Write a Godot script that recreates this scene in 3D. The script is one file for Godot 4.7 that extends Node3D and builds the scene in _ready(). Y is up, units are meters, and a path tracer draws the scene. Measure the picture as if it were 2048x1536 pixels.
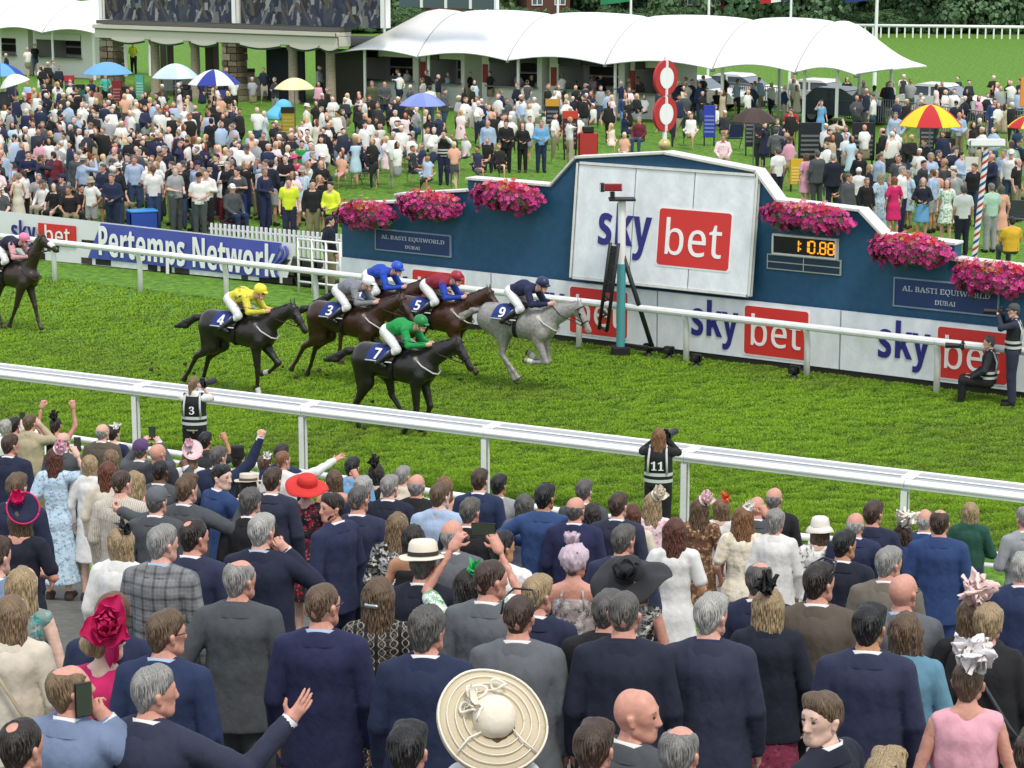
extends Node3D
# A racecourse on an overcast summer day: runners passing the winning post, crowds on both sides of the track.

const F := 4500.0
const EYE := Vector3(0, 8, 0)
const PITCH := -0.2013
var M := {}
var MESH := {}
var ARR := {}
var used := {}
var rng := RandomNumberGenerator.new()
var AL := Vector3(0.8187, 0, 0.5743)     # along the far rail and the finish wall, to the right and nearer
var NM := Vector3(-0.5743, 0, 0.8187)     # out of the finish wall, towards the stand
var WO: Vector3
var fn := FastNoiseLite.new()

# ---------------------------------------------------------------- setting out
func ray(x: float, y: float) -> Vector3:
	return Vector3((x - 1024.0) / F, -(y - 768.0) / F, -1.0).rotated(Vector3.RIGHT, PITCH)

func gp(x: float, y: float, h := 0.0) -> Vector3:      # where the line of sight meets the level h
	var r := ray(x, y)
	return EYE + r * ((h - EYE.y) / r.y)

func on_plane(x: float, y: float, o: Vector3, n: Vector3) -> Vector3:
	var r := ray(x, y)
	return EYE + r * ((o - EYE).dot(n) / r.dot(n))

func bank(p: Vector3) -> float:                        # height of the spectators' bank
	var u := -p.z + 0.3 * p.x
	if u > 26.5: return 0.0
	if u > 12.0: return (26.5 - u) * 0.193
	return 2.8 + (12.0 - u) * 0.1

func stand(x: float, y: float, h: float) -> Vector3:   # foot of somebody on the bank, h metres tall, whose top is seen there
	var r := ray(x, y)
	var t := 5.0
	while t < 60.0:
		var p := EYE + r * t
		if p.y < bank(p) + h:
			break
		t += 0.04
	var q := EYE + r * t
	return Vector3(q.x, bank(q), q.z)

# ---------------------------------------------------------------- naming
func numbered(called: String) -> String:
	if not used.has(called):
		used[called] = 0
		return called
	used[called] += 1
	return "%s_%03d" % [called, used[called]]

func thing(called: String, label: String, category: String, at := Vector3.ZERO, turn := 0.0, group := "") -> Node3D:
	var o := Node3D.new()
	o.name = numbered(called)
	add_child(o)
	o.position = at
	o.rotation.y = turn
	tag(o, label, category, group)
	return o

func tag(o: Node3D, label: String, category: String, group := "") -> void:
	o.set_meta("label", label)
	o.set_meta("category", category)
	if group: o.set_meta("group", group)

func part(called: String, mesh: Mesh, mat: Material, parent: Node3D = self, at := Vector3.ZERO) -> MeshInstance3D:
	var o := MeshInstance3D.new()
	o.name = numbered(called) if parent == self else called
	o.mesh = mesh
	if mat: o.material_override = mat
	o.position = at
	parent.add_child(o, true)
	return o

func struct(called: String, mesh: Mesh, mat: Material, at := Vector3.ZERO) -> MeshInstance3D:
	var o := part(called, mesh, mat, self, at)
	o.set_meta("kind", "structure")
	return o

# ---------------------------------------------------------------- shapes
func st_new() -> SurfaceTool:
	var s := SurfaceTool.new()
	s.begin(Mesh.PRIMITIVE_TRIANGLES)
	return s

func quad(s: SurfaceTool, a: Vector3, b: Vector3, c: Vector3, d: Vector3) -> void:   # clockwise seen from the front
	for p in [[a, Vector2(0, 0)], [b, Vector2(1, 0)], [c, Vector2(1, 1)], [a, Vector2(0, 0)], [c, Vector2(1, 1)], [d, Vector2(0, 1)]]:
		s.set_uv(p[1])
		s.add_vertex(p[0])

func box_into(s: SurfaceTool, t: Transform3D, size: Vector3, bev := 0.0) -> void:
	var h := size / 2.0
	var b := minf(bev, minf(h.x, minf(h.y, h.z)) * 0.6)
	s.set_smooth_group(-1)
	var dirs := [[Vector3.RIGHT, Vector3.UP, Vector3.BACK], [Vector3.LEFT, Vector3.UP, Vector3.FORWARD], [Vector3.UP, Vector3.BACK, Vector3.RIGHT], [Vector3.DOWN, Vector3.BACK, Vector3.LEFT], [Vector3.BACK, Vector3.UP, Vector3.LEFT], [Vector3.FORWARD, Vector3.UP, Vector3.RIGHT]]
	for d in dirs:
		var n: Vector3 = d[0]
		var u: Vector3 = d[1]
		var w: Vector3 = d[2]
		var hn := absf(n.dot(h))
		var hu := absf(u.dot(h)) - b
		var hw := absf(w.dot(h)) - b
		quad(s, t * (n * hn + u * hu - w * hw), t * (n * hn + u * hu + w * hw), t * (n * hn - u * hu + w * hw), t * (n * hn - u * hu - w * hw))
		if b > 0.0:                                    # one bevel on the two edges towards u and w, the other faces give the rest
			for e in [[u, w, hu, hw], [-u, w, hu, hw]]:
				var eu: Vector3 = e[0]
				var hu2 := absf(u.dot(h))
				var p1: Vector3 = n * hn + eu * hu
				var p2: Vector3 = n * (hn - b) + eu * hu2
				two_sided(s, t * (p1 - w * hw), t * (p1 + w * hw), t * (p2 + w * hw), t * (p2 - w * hw), t.basis * (n + eu))

func two_sided(s: SurfaceTool, a: Vector3, b: Vector3, c: Vector3, d: Vector3, out: Vector3) -> void:
	if (b - a).cross(c - a).dot(out) > 0.0:
		quad(s, d, c, b, a)
	else:
		quad(s, a, b, c, d)

func done(s: SurfaceTool) -> ArrayMesh:
	s.generate_normals()
	return s.commit()

func box(size: Vector3, bev := 0.0) -> ArrayMesh:
	var key := "box%s%.3f" % [size, bev]
	if not MESH.has(key):
		var s := st_new()
		box_into(s, Transform3D(), size, bev)
		MESH[key] = done(s)
	return MESH[key]

func cyl(r0: float, r1: float, h: float, n := 12) -> CylinderMesh:
	var key := "cyl%.3f %.3f %.3f %d" % [r0, r1, h, n]
	if not MESH.has(key):
		var c := CylinderMesh.new()
		c.bottom_radius = r0
		c.top_radius = r1
		c.height = h
		c.radial_segments = n
		c.rings = 1
		MESH[key] = c
	return MESH[key]

func frame_to(a: Vector3, b: Vector3) -> Transform3D:   # y axis from a to b, origin in the middle
	var y := (b - a).normalized()
	var x := y.cross(Vector3.BACK if absf(y.dot(Vector3.BACK)) < 0.95 else Vector3.RIGHT).normalized()
	return Transform3D(Basis(x, y, x.cross(y)), (a + b) / 2.0)

func tube_into(s: SurfaceTool, pts: Array, radii: Array, n := 8, cap := true) -> void:
	s.set_smooth_group(0)
	var rings := []
	var up := Vector3.UP
	for i in pts.size():
		var d: Vector3 = (pts[mini(i + 1, pts.size() - 1)] - pts[maxi(i - 1, 0)]).normalized()
		var x := d.cross(up if absf(d.dot(up)) < 0.95 else Vector3.RIGHT).normalized()
		if i > 0:
			var px: Vector3 = rings[i - 1][n]
			x = (px - d * px.dot(d)).normalized()
		var y := d.cross(x)
		var ring := []
		for k in n:
			var a := TAU * k / n
			ring.append(pts[i] + (x * cos(a) + y * sin(a)) * radii[mini(i, radii.size() - 1)])
		ring.append(x)
		rings.append(ring)
	for i in pts.size() - 1:
		for k in n:
			quad(s, rings[i][k], rings[i + 1][k], rings[i + 1][(k + 1) % n], rings[i][(k + 1) % n])
	if cap:
		for k in n:
			for v in [pts[0], rings[0][k], rings[0][(k + 1) % n]]: s.add_vertex(v)
			var l := pts.size() - 1
			for v in [pts[l], rings[l][(k + 1) % n], rings[l][k]]: s.add_vertex(v)

func tube(pts: Array, radii: Array, n := 8) -> ArrayMesh:
	var s := st_new()
	tube_into(s, pts, radii, n)
	return done(s)

func lathe(prof: Array, n := 24, sx := 1.0, sz := 1.0) -> ArrayMesh:    # [radius, height] from the bottom up on the outside
	var s := st_new()
	s.set_smooth_group(0)
	for i in prof.size() - 1:
		for k in n:
			var a := TAU * k / n
			var b := TAU * (k + 1) / n
			var p0 := Vector3(cos(a) * prof[i][0] * sx, prof[i][1], sin(a) * prof[i][0] * sz)
			var p1 := Vector3(cos(b) * prof[i][0] * sx, prof[i][1], sin(b) * prof[i][0] * sz)
			var q0 := Vector3(cos(a) * prof[i + 1][0] * sx, prof[i + 1][1], sin(a) * prof[i + 1][0] * sz)
			var q1 := Vector3(cos(b) * prof[i + 1][0] * sx, prof[i + 1][1], sin(b) * prof[i + 1][0] * sz)
			quad(s, p0, p1, q1, q0)
	return done(s)

func extrude(poly: PackedVector2Array, depth: float) -> ArrayMesh:      # outline in x, y; front at z = depth, back at z = 0
	var s := st_new()
	s.set_smooth_group(-1)
	s.set_uv(Vector2.ZERO)
	var idx := Geometry2D.triangulate_polygon(poly)
	var cw := Geometry2D.is_polygon_clockwise(poly)
	for i in range(0, idx.size(), 3):
		var a := poly[idx[i]]
		var b := poly[idx[i + 1]]
		var c := poly[idx[i + 2]]
		if (b - a).cross(c - a) > 0.0:
			var h := b
			b = c
			c = h
		for p in [a, b, c]: s.add_vertex(Vector3(p.x, p.y, depth))
		for p in [a, c, b]: s.add_vertex(Vector3(p.x, p.y, 0))
	for i in poly.size():
		var a := poly[i]
		var b := poly[(i + 1) % poly.size()]
		var out := Vector3(b.y - a.y, a.x - b.x, 0) * (1.0 if not cw else -1.0)
		two_sided(s, Vector3(a.x, a.y, 0), Vector3(b.x, b.y, 0), Vector3(b.x, b.y, depth), Vector3(a.x, a.y, depth), out)
	return done(s)

func lettering(t: String, height: float, depth := 0.01, bold := true, face := "Droid Sans") -> TextMesh:
	var f := SystemFont.new()
	f.font_names = PackedStringArray([face])
	f.font_weight = 700 if bold else 400
	var m := TextMesh.new()
	m.font = f
	m.text = t
	m.font_size = 64
	m.pixel_size = height / 46.0
	m.depth = depth
	m.curve_step = 2.0
	return m

# ---------------------------------------------------------------- fields: tapered capsules joined smoothly and meshed as surface nets
func bo(a: Vector3, b: Vector3, ra: float, rb: float, k := 0.03, w := Vector3.RIGHT, fw := 1.0, cut := false) -> Array:
	return [a, b, ra, rb, k, w, fw, cut]

var coarse := 1.0
func nets(bones: Array, c: float, clips := [], amp := 0.0, freq := 9.0, squash := Vector3.ONE, ragged := 0.0, seam := 0.0) -> Array:
	c *= coarse
	var lo := Vector3(1e9, 1e9, 1e9)
	var hi := -lo
	for b in bones:
		if b[7]: continue
		var r: float = maxf(b[2], b[3])
		var w: Vector3 = b[5]
		var e: Vector3 = Vector3(r, r, r) + w.abs() * (b[6] - 1.0) * r + Vector3.ONE * (b[4] * 0.3 + amp)
		lo = lo.min(b[0] - e).min(b[1] - e)
		hi = hi.max(b[0] + e).max(b[1] + e)
	lo -= Vector3.ONE * c * 1.5
	hi += Vector3.ONE * c * 1.5
	var nx := int((hi.x - lo.x) / c) + 2
	var ny := int((hi.y - lo.y) / c) + 2
	var nz := int((hi.z - lo.z) / c) + 2
	var nxy := nx * ny
	var f := PackedFloat32Array()
	f.resize(nx * ny * nz)
	f.fill(1.0)
	for b in bones:
		var a: Vector3 = b[0]
		var ba: Vector3 = b[1] - a
		var inv := 1.0 / maxf(ba.length_squared(), 1e-9)
		var ra: float = b[2]
		var dr: float = b[3] - ra
		var k: float = b[4]
		var w: Vector3 = b[5]
		var g: float = 1.0 - 1.0 / b[6]
		var wide: bool = b[6] != 1.0
		var cut: bool = b[7]
		var r: float = maxf(ra, b[3])
		var e: Vector3 = Vector3(r, r, r) + w.abs() * (b[6] - 1.0) * r + Vector3.ONE * (k + 2.0 * c)
		var p0: Vector3 = ((a.min(b[1]) - e - lo) / c).floor()
		var p1: Vector3 = ((a.max(b[1]) + e - lo) / c).ceil()
		var x0 := maxi(0, int(p0.x))
		var x1 := mini(nx, int(p1.x) + 1)
		for iz in range(maxi(0, int(p0.z)), mini(nz, int(p1.z) + 1)):
			for iy in range(maxi(0, int(p0.y)), mini(ny, int(p1.y) + 1)):
				var i := iz * nxy + iy * nx + x0
				var pa := lo + Vector3(x0, iy, iz) * c - a
				for ix in range(x0, x1):
					var h := clampf(pa.dot(ba) * inv, 0.0, 1.0)
					var q := pa - ba * h
					if wide:
						q -= w * (q.dot(w) * g)
					var d := q.length() - ra - dr * h
					var v := f[i]
					if cut:
						var e2 := k - absf(v + d)
						f[i] = maxf(v, -d) + (e2 * e2 / (4.0 * k) if e2 > 0.0 else 0.0)
					else:
						var e1 := k - absf(v - d)
						f[i] = minf(v, d) - (e1 * e1 / (4.0 * k) if e1 > 0.0 else 0.0)
					i += 1
					pa.x += c
	if clips.size() or amp > 0.0:
		var lim := 3.0 * c + amp
		for iz in nz:
			for iy in ny:
				var i := iz * nxy + iy * nx
				for ix in nx:
					var v := f[i]
					if v < lim:
						var p := lo + Vector3(ix, iy, iz) * c
						if amp > 0.0 and v > -lim:
							v += amp * fn.get_noise_3dv(p * freq * squash)
						if seam > 0.0 and p.z > 0.03:
							v += seam * maxf(0.0, 1.0 - absf(p.x) / 0.021)
						var jag := ragged * fn.get_noise_3dv(p * Vector3(55, 18, 55)) if ragged > 0.0 else 0.0
						for cl in clips:
							v = maxf(v, cl[0].dot(p) - cl[1] + jag)
						f[i] = v
					i += 1
	var vid := PackedInt32Array()
	vid.resize(nx * ny * nz)
	vid.fill(-1)
	var vs := PackedVector3Array()
	var ids := PackedInt32Array()
	var lim2 := 2.2 * c
	var off := [0, 1, nx, nx + 1, nxy, nxy + 1, nxy + nx, nxy + nx + 1]
	var o1 := nx
	var o2 := nxy
	for iz in nz - 1:
		for iy in ny - 1:
			var i := iz * nxy + iy * nx - 1
			for ix in nx - 1:
				i += 1
				var v0 := f[i]
				if v0 > lim2 or v0 < -lim2:
					continue
				var v1 := f[i + 1]
				var v2 := f[i + o1]
				var v3 := f[i + o1 + 1]
				var v4 := f[i + o2]
				var v5 := f[i + o2 + 1]
				var v6 := f[i + o2 + o1]
				var v7 := f[i + o2 + o1 + 1]
				var ins := int(v0 < 0) + int(v1 < 0) + int(v2 < 0) + int(v3 < 0) + int(v4 < 0) + int(v5 < 0) + int(v6 < 0) + int(v7 < 0)
				if ins == 0 or ins == 8:
					continue
				var s := Vector3.ZERO
				var n := 0
				if (v0 < 0) != (v1 < 0): s += Vector3(v0 / (v0 - v1), 0, 0); n += 1
				if (v2 < 0) != (v3 < 0): s += Vector3(v2 / (v2 - v3), 1, 0); n += 1
				if (v4 < 0) != (v5 < 0): s += Vector3(v4 / (v4 - v5), 0, 1); n += 1
				if (v6 < 0) != (v7 < 0): s += Vector3(v6 / (v6 - v7), 1, 1); n += 1
				if (v0 < 0) != (v2 < 0): s += Vector3(0, v0 / (v0 - v2), 0); n += 1
				if (v1 < 0) != (v3 < 0): s += Vector3(1, v1 / (v1 - v3), 0); n += 1
				if (v4 < 0) != (v6 < 0): s += Vector3(0, v4 / (v4 - v6), 1); n += 1
				if (v5 < 0) != (v7 < 0): s += Vector3(1, v5 / (v5 - v7), 1); n += 1
				if (v0 < 0) != (v4 < 0): s += Vector3(0, 0, v0 / (v0 - v4)); n += 1
				if (v1 < 0) != (v5 < 0): s += Vector3(1, 0, v1 / (v1 - v5)); n += 1
				if (v2 < 0) != (v6 < 0): s += Vector3(0, 1, v2 / (v2 - v6)); n += 1
				if (v3 < 0) != (v7 < 0): s += Vector3(1, 1, v3 / (v3 - v7)); n += 1
				vid[i] = vs.size()
				vs.append(lo + (Vector3(ix, iy, iz) + s / n) * c)
				if iy > 0 and iz > 0 and (v0 < 0) != (v1 < 0):
					face(ids, vid[i], vid[i - o1], vid[i - o1 - o2], vid[i - o2], v0 < 0)
				if ix > 0 and iz > 0 and (v0 < 0) != (v2 < 0):
					face(ids, vid[i], vid[i - o2], vid[i - o2 - 1], vid[i - 1], v0 < 0)
				if ix > 0 and iy > 0 and (v0 < 0) != (v4 < 0):
					face(ids, vid[i], vid[i - 1], vid[i - 1 - o1], vid[i - o1], v0 < 0)
	var ns := PackedVector3Array()
	ns.resize(vs.size())
	for t in range(0, ids.size(), 3):
		var a := ids[t]
		var b := ids[t + 1]
		var d := ids[t + 2]
		var nn := (vs[d] - vs[a]).cross(vs[b] - vs[a])
		ns[a] += nn
		ns[b] += nn
		ns[d] += nn
	for t in ns.size():
		ns[t] = ns[t].normalized()
	return [vs, ns, ids]

func face(ids: PackedInt32Array, a: int, b: int, c: int, d: int, flip: bool) -> void:
	if a < 0 or b < 0 or c < 0 or d < 0:
		return
	if flip:
		for n in [a, b, c, a, c, d]: ids.append(n)
	else:
		for n in [a, c, b, a, d, c]: ids.append(n)

func moved(s: Array, t: Transform3D) -> Array:
	var ids: PackedInt32Array = s[2]
	if t.basis.determinant() < 0.0:
		ids = ids.duplicate()
		for i in range(0, ids.size(), 3):
			var h := ids[i]
			ids[i] = ids[i + 1]
			ids[i + 1] = h
	var rot := Transform3D(t.basis.orthonormalized(), Vector3.ZERO)
	if t.basis.determinant() < 0.0:
		rot.basis = t.basis.scaled(Vector3.ONE / t.basis.x.length())
	return [t * s[0], rot * s[1], ids]

func joined(list: Array) -> Array:
	var v := PackedVector3Array()
	var n := PackedVector3Array()
	var ids := PackedInt32Array()
	for s in list:
		var at := v.size()
		v.append_array(s[0])
		n.append_array(s[1])
		var from := ids.size()
		ids.append_array(s[2])
		for i in range(from, ids.size()):
			ids[i] += at
	return [v, n, ids]

func to_mesh(s: Array) -> ArrayMesh:
	var a := []
	a.resize(Mesh.ARRAY_MAX)
	a[Mesh.ARRAY_VERTEX] = s[0]
	a[Mesh.ARRAY_NORMAL] = s[1]
	a[Mesh.ARRAY_INDEX] = s[2]
	var m := ArrayMesh.new()
	m.add_surface_from_arrays(Mesh.PRIMITIVE_TRIANGLES, a)
	return m

# ---------------------------------------------------------------- materials
func srgb(hex: String) -> Color:
	return Color.html(hex)

func noise_tex(freq: float, seed_n: int, normal := false, lo := 0.75, oct := 4, bump := 4.0, size := 256) -> NoiseTexture2D:
	var n := FastNoiseLite.new()
	n.seed = seed_n
	n.frequency = freq
	n.fractal_octaves = oct
	n.noise_type = FastNoiseLite.TYPE_SIMPLEX_SMOOTH
	var t := NoiseTexture2D.new()
	t.width = size
	t.height = size
	t.seamless = true
	t.noise = n
	if normal:
		t.as_normal_map = true
		t.bump_strength = bump
	else:
		var g := Gradient.new()
		g.set_color(0, Color(lo, lo, lo))
		g.set_color(1, Color(1, 1, 1))
		t.color_ramp = g
	return t

var T := {}
func tex(name_: String) -> Texture2D:
	if not T.has(name_):
		match name_:
			"fold": T[name_] = noise_tex(0.022, 3, true, 0.7, 3, 7.0)
			"grime": T[name_] = noise_tex(0.02, 41, false, 0.92, 5)
			"weave": T[name_] = noise_tex(0.3, 5, false, 0.91, 2)
			"skin": T[name_] = noise_tex(0.03, 8, false, 0.88, 5)
			"mottle": T[name_] = noise_tex(0.03, 8, false, 0.72, 5)
			"strand": T[name_] = noise_tex(0.10, 11, false, 0.38, 3)
			"strand_n": T[name_] = noise_tex(0.12, 11, true, 0.3, 3, 8.0)
			"bump": T[name_] = noise_tex(0.08, 12, true, 0.3, 4, 5.0)
	return T[name_]

func surf(key: String, color: Color, rough := 0.8, metal := 0.0) -> StandardMaterial3D:
	if M.has(key): return M[key]
	var m := StandardMaterial3D.new()
	m.albedo_color = color
	m.roughness = rough
	m.metallic = metal
	M[key] = m
	return m

func tri(m: StandardMaterial3D, scale: Vector3) -> void:
	m.uv1_triplanar = true
	m.uv1_scale = scale

func cloth(hex: String) -> StandardMaterial3D:
	if PRINTS.has(hex): return printed(hex)
	var key := "cloth" + hex
	if M.has(key): return M[key]
	var m := surf(key, srgb(hex), 0.88)
	m.albedo_texture = tex("weave")
	m.normal_enabled = true
	m.normal_texture = tex("fold")
	m.normal_scale = 0.38
	tri(m, Vector3(2.2, 1.3, 2.2))
	return m

func skin(hex: String) -> StandardMaterial3D:
	var key := "skin" + hex
	if M.has(key): return M[key]
	var m := surf(key, srgb(hex), 0.55)
	m.albedo_texture = tex("skin")
	m.subsurf_scatter_enabled = true
	m.subsurf_scatter_strength = 0.12
	tri(m, Vector3(4, 4, 4))
	return m

func hair_mat(hex: String) -> StandardMaterial3D:
	var key := "hair" + hex
	if M.has(key): return M[key]
	var m := surf(key, srgb(hex), 0.5)
	m.albedo_texture = tex("strand")
	m.normal_enabled = true
	m.normal_texture = tex("strand_n")
	m.normal_scale = 0.9
	tri(m, Vector3(4.2, 0.32, 4.2))
	return m

# prints on cloth: ground colour, then [colour, how many, smallest, largest, stretch]
const PRINTS := {
	"bluefloral": ["b9d2e2", [["7fa3c4", 26, 7, 15, 1.6], ["5f6fae", 20, 5, 10, 1.0], ["c69ac0", 12, 5, 10, 1.2], ["3d6a7a", 22, 3, 6, 2.4], ["e9f0f3", 24, 6, 13, 1.3]]],
	"redfloral": ["15131d", [["c01f38", 24, 10, 22, 1.1], ["e2566a", 26, 5, 10, 1.2], ["f0dede", 26, 2, 5, 1.0], ["2d4038", 22, 4, 8, 2.4]]],
	"pinkfloral": ["efd5da", [["d93a78", 26, 6, 15, 1.1], ["f3eef0", 26, 7, 16, 1.3], ["c98aa0", 18, 4, 9, 1.5]]],
	"blackwhite": ["17171a", [["eceae4", 70, 5, 11, 2.6], ["eceae4", 40, 3, 6, 1.0]]],
	"whiteblack": ["e9e7e3", [["26262b", 46, 5, 11, 2.2], ["4a4a50", 30, 2, 5, 1.0]]],
	"tealfloral": ["7d8a86", [["3fb6ae", 30, 8, 18, 1.4], ["24343a", 26, 6, 13, 2.0], ["d8d2c4", 20, 6, 12, 1.2], ["b58fae", 12, 5, 10, 1.0]]],
	"snake": ["9c9190", [["d9d2cf", 50, 6, 14, 1.8], ["54474d", 44, 5, 11, 2.2], ["b88f90", 18, 4, 9, 1.2]]],
	"brownprint": ["6b4a36", [["d9b98c", 46, 5, 12, 1.7], ["2b1d18", 34, 4, 10, 1.4]]],
	"creamprint": ["e6dcc6", [["cdbd98", 40, 8, 18, 1.3], ["f4efe2", 34, 8, 16, 1.2]]],
	"maroonprint": ["7c2b46", [["a84c68", 60, 4, 9, 1.4], ["4a1527", 50, 4, 9, 1.4]]],
	"whitefloral": ["e8e6e2", [["d48a96", 14, 6, 12, 1.0], ["7f8f86", 16, 4, 8, 1.8], ["c9c4c0", 26, 6, 12, 1.3]]],
	"greenwhite": ["e2e8e0", [["2fa05a", 46, 7, 14, 1.8], ["1b6b3c", 20, 4, 9, 1.3]]],
	"check": ["8d8f92", []], "stripe": ["cfc8bc", []], "blackchain": ["14151d", []], "redstripe": ["8f2c38", []], "silkyellow": ["dfd34a", [["3c3720", 12, 8, 20, 2.0]]],
}

func printed(kind: String) -> StandardMaterial3D:
	var key := "print" + kind
	if M.has(key): return M[key]
	var n := 192
	var im := Image.create(n, n, false, Image.FORMAT_RGB8)
	im.fill(srgb(PRINTS[kind][0]))
	var r := RandomNumberGenerator.new()
	r.seed = hash(kind)
	for b in PRINTS[kind][1]:
		for i in b[1]:
			var cx := r.randf() * n
			var cy := r.randf() * n
			var rad := r.randf_range(b[2], b[3]) * 0.75
			var an := r.randf() * PI
			var col := srgb(b[0]).lerp(Color.BLACK, r.randf() * 0.12)
			var wob := r.randf() * TAU
			var reach := int(rad * b[4]) + 2
			for y in range(-reach, reach + 1):
				for x in range(-reach, reach + 1):
					var u: float = (x * cos(an) + y * sin(an)) / b[4]
					var v: float = -x * sin(an) + y * cos(an)
					var d: float = sqrt(u * u + v * v)
					if d < rad * (0.72 + 0.28 * sin(5.0 * atan2(v, u) + wob)):
						im.set_pixel(posmod(int(cx) + x, n), posmod(int(cy) + y, n), col)
	if kind == "check":
		for y in n:
			for x in n:
				var c := 0.46 + 0.03 * float((x + y) % 4 < 2)
				if x % 24 < 5: c -= 0.13
				if y % 24 < 5: c -= 0.13
				if x % 24 == 14 or y % 24 == 14: c += 0.1
				im.set_pixel(x, y, Color(c, c * 1.01, c * 1.03))
	if kind == "stripe":
		for y in n:
			for x in n:
				im.set_pixel(x, y, srgb("cfc8bc") if x % 8 < 4 else srgb("a59d90"))
	if kind == "redstripe":
		for y in n:
			for x in n:
				im.set_pixel(x, y, srgb("8f2c38") if y % 16 < 9 else srgb("1d1a22"))
	if kind == "blackchain":
		for y in n:
			for x in n:
				var w := 10.0 * sin(y * TAU / 48.0)
				if absf(fposmod(x + w, 32.0) - 16.0) < 1.7 or absf(fposmod(x - w, 32.0) - 16.0) < 1.7:
					im.set_pixel(x, y, srgb("b8ab93"))
	var m := surf(key, Color.WHITE, 0.85)
	m.albedo_texture = ImageTexture.create_from_image(im)
	m.normal_enabled = true
	m.normal_texture = tex("fold")
	m.normal_scale = 0.5
	tri(m, Vector3(2.6, 2.6, 2.6) if kind != "check" else Vector3(1.7, 1.7, 1.7))
	return m

# ---------------------------------------------------------------- bodies
const POSES := {      # left elbow, left wrist, right elbow, right wrist; x to the person's right, forward is -z
	"down": [Vector3(-0.236, 1.14, 0.03), Vector3(-0.238, 0.89, -0.05), Vector3(0.236, 1.14, 0.03), Vector3(0.238, 0.89, -0.05)],
	"front": [Vector3(-0.25, 1.15, 0.0), Vector3(-0.09, 1.06, -0.24), Vector3(0.25, 1.15, 0.0), Vector3(0.09, 1.10, -0.24)],
	"fold": [Vector3(-0.265, 1.17, -0.03), Vector3(0.0, 1.20, -0.23), Vector3(0.265, 1.17, -0.03), Vector3(0.0, 1.16, -0.25)],
	"hip": [Vector3(-0.31, 1.15, 0.08), Vector3(-0.2, 0.98, -0.06), Vector3(0.236, 1.14, 0.03), Vector3(0.25, 0.89, -0.06)],
	"wide": [Vector3(-0.40, 1.24, -0.02), Vector3(-0.2, 1.16, -0.26), Vector3(0.32, 1.16, 0.02), Vector3(0.12, 1.10, -0.25)],
	"phone_up": [Vector3(-0.27, 1.40, -0.24), Vector3(-0.10, 1.62, -0.36), Vector3(0.27, 1.40, -0.24), Vector3(0.10, 1.62, -0.36)],
	"phone_high": [Vector3(-0.30, 1.52, -0.16), Vector3(-0.14, 1.80, -0.26), Vector3(0.30, 1.52, -0.16), Vector3(0.14, 1.80, -0.26)],
	"phone_one": [Vector3(-0.236, 1.14, 0.03), Vector3(-0.25, 0.92, -0.12), Vector3(0.29, 1.36, -0.20), Vector3(0.17, 1.60, -0.26)],
	"ear": [Vector3(-0.236, 1.14, 0.03), Vector3(-0.25, 0.90, -0.10), Vector3(0.34, 1.26, -0.10), Vector3(0.16, 1.49, -0.03)],
	"fists": [Vector3(-0.27, 1.58, -0.06), Vector3(-0.21, 1.87, -0.10), Vector3(0.27, 1.60, -0.06), Vector3(0.24, 1.88, -0.08)],
	"fist": [Vector3(-0.236, 1.14, 0.03), Vector3(-0.25, 0.90, -0.10), Vector3(0.33, 1.56, -0.10), Vector3(0.42, 1.82, -0.16)],
	"fist_bent": [Vector3(-0.236, 1.14, 0.03), Vector3(-0.2, 0.95, -0.16), Vector3(0.31, 1.38, -0.12), Vector3(0.20, 1.62, -0.18)],
	"chin": [Vector3(-0.236, 1.14, 0.03), Vector3(-0.2, 0.95, -0.16), Vector3(0.28, 1.16, -0.10), Vector3(0.10, 1.38, -0.16)],
	"point": [Vector3(-0.236, 1.14, 0.03), Vector3(-0.23, 0.90, -0.10), Vector3(0.38, 1.27, -0.14), Vector3(0.50, 1.46, -0.30)],
	"around": [Vector3(-0.40, 1.33, -0.02), Vector3(-0.60, 1.38, -0.06), Vector3(0.40, 1.31, -0.03), Vector3(0.47, 1.52, -0.14)],
	"hat_hold": [Vector3(-0.236, 1.14, 0.03), Vector3(-0.25, 0.90, -0.10), Vector3(0.38, 1.50, -0.08), Vector3(0.52, 1.60, -0.28)],
	"sit": [Vector3(-0.25, 1.16, -0.06), Vector3(-0.14, 1.00, -0.30), Vector3(0.25, 1.16, -0.06), Vector3(0.14, 1.00, -0.30)],
	"camera": [Vector3(-0.24, 1.36, -0.20), Vector3(-0.05, 1.54, -0.26), Vector3(0.24, 1.36, -0.20), Vector3(0.06, 1.56, -0.20)],
}
const HEAD := Vector3(0, 1.612, -0.018)
const NECK := Vector3(0, 1.50, 0.0)

func head_at(yaw: float, tilt: float) -> Transform3D:
	var b := Basis(Vector3.UP, deg_to_rad(yaw)) * Basis(Vector3.RIGHT, deg_to_rad(tilt))
	return Transform3D(b * Basis.from_scale(Vector3(0.90, 0.93, 0.84)), NECK + b * (HEAD - NECK))

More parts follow.
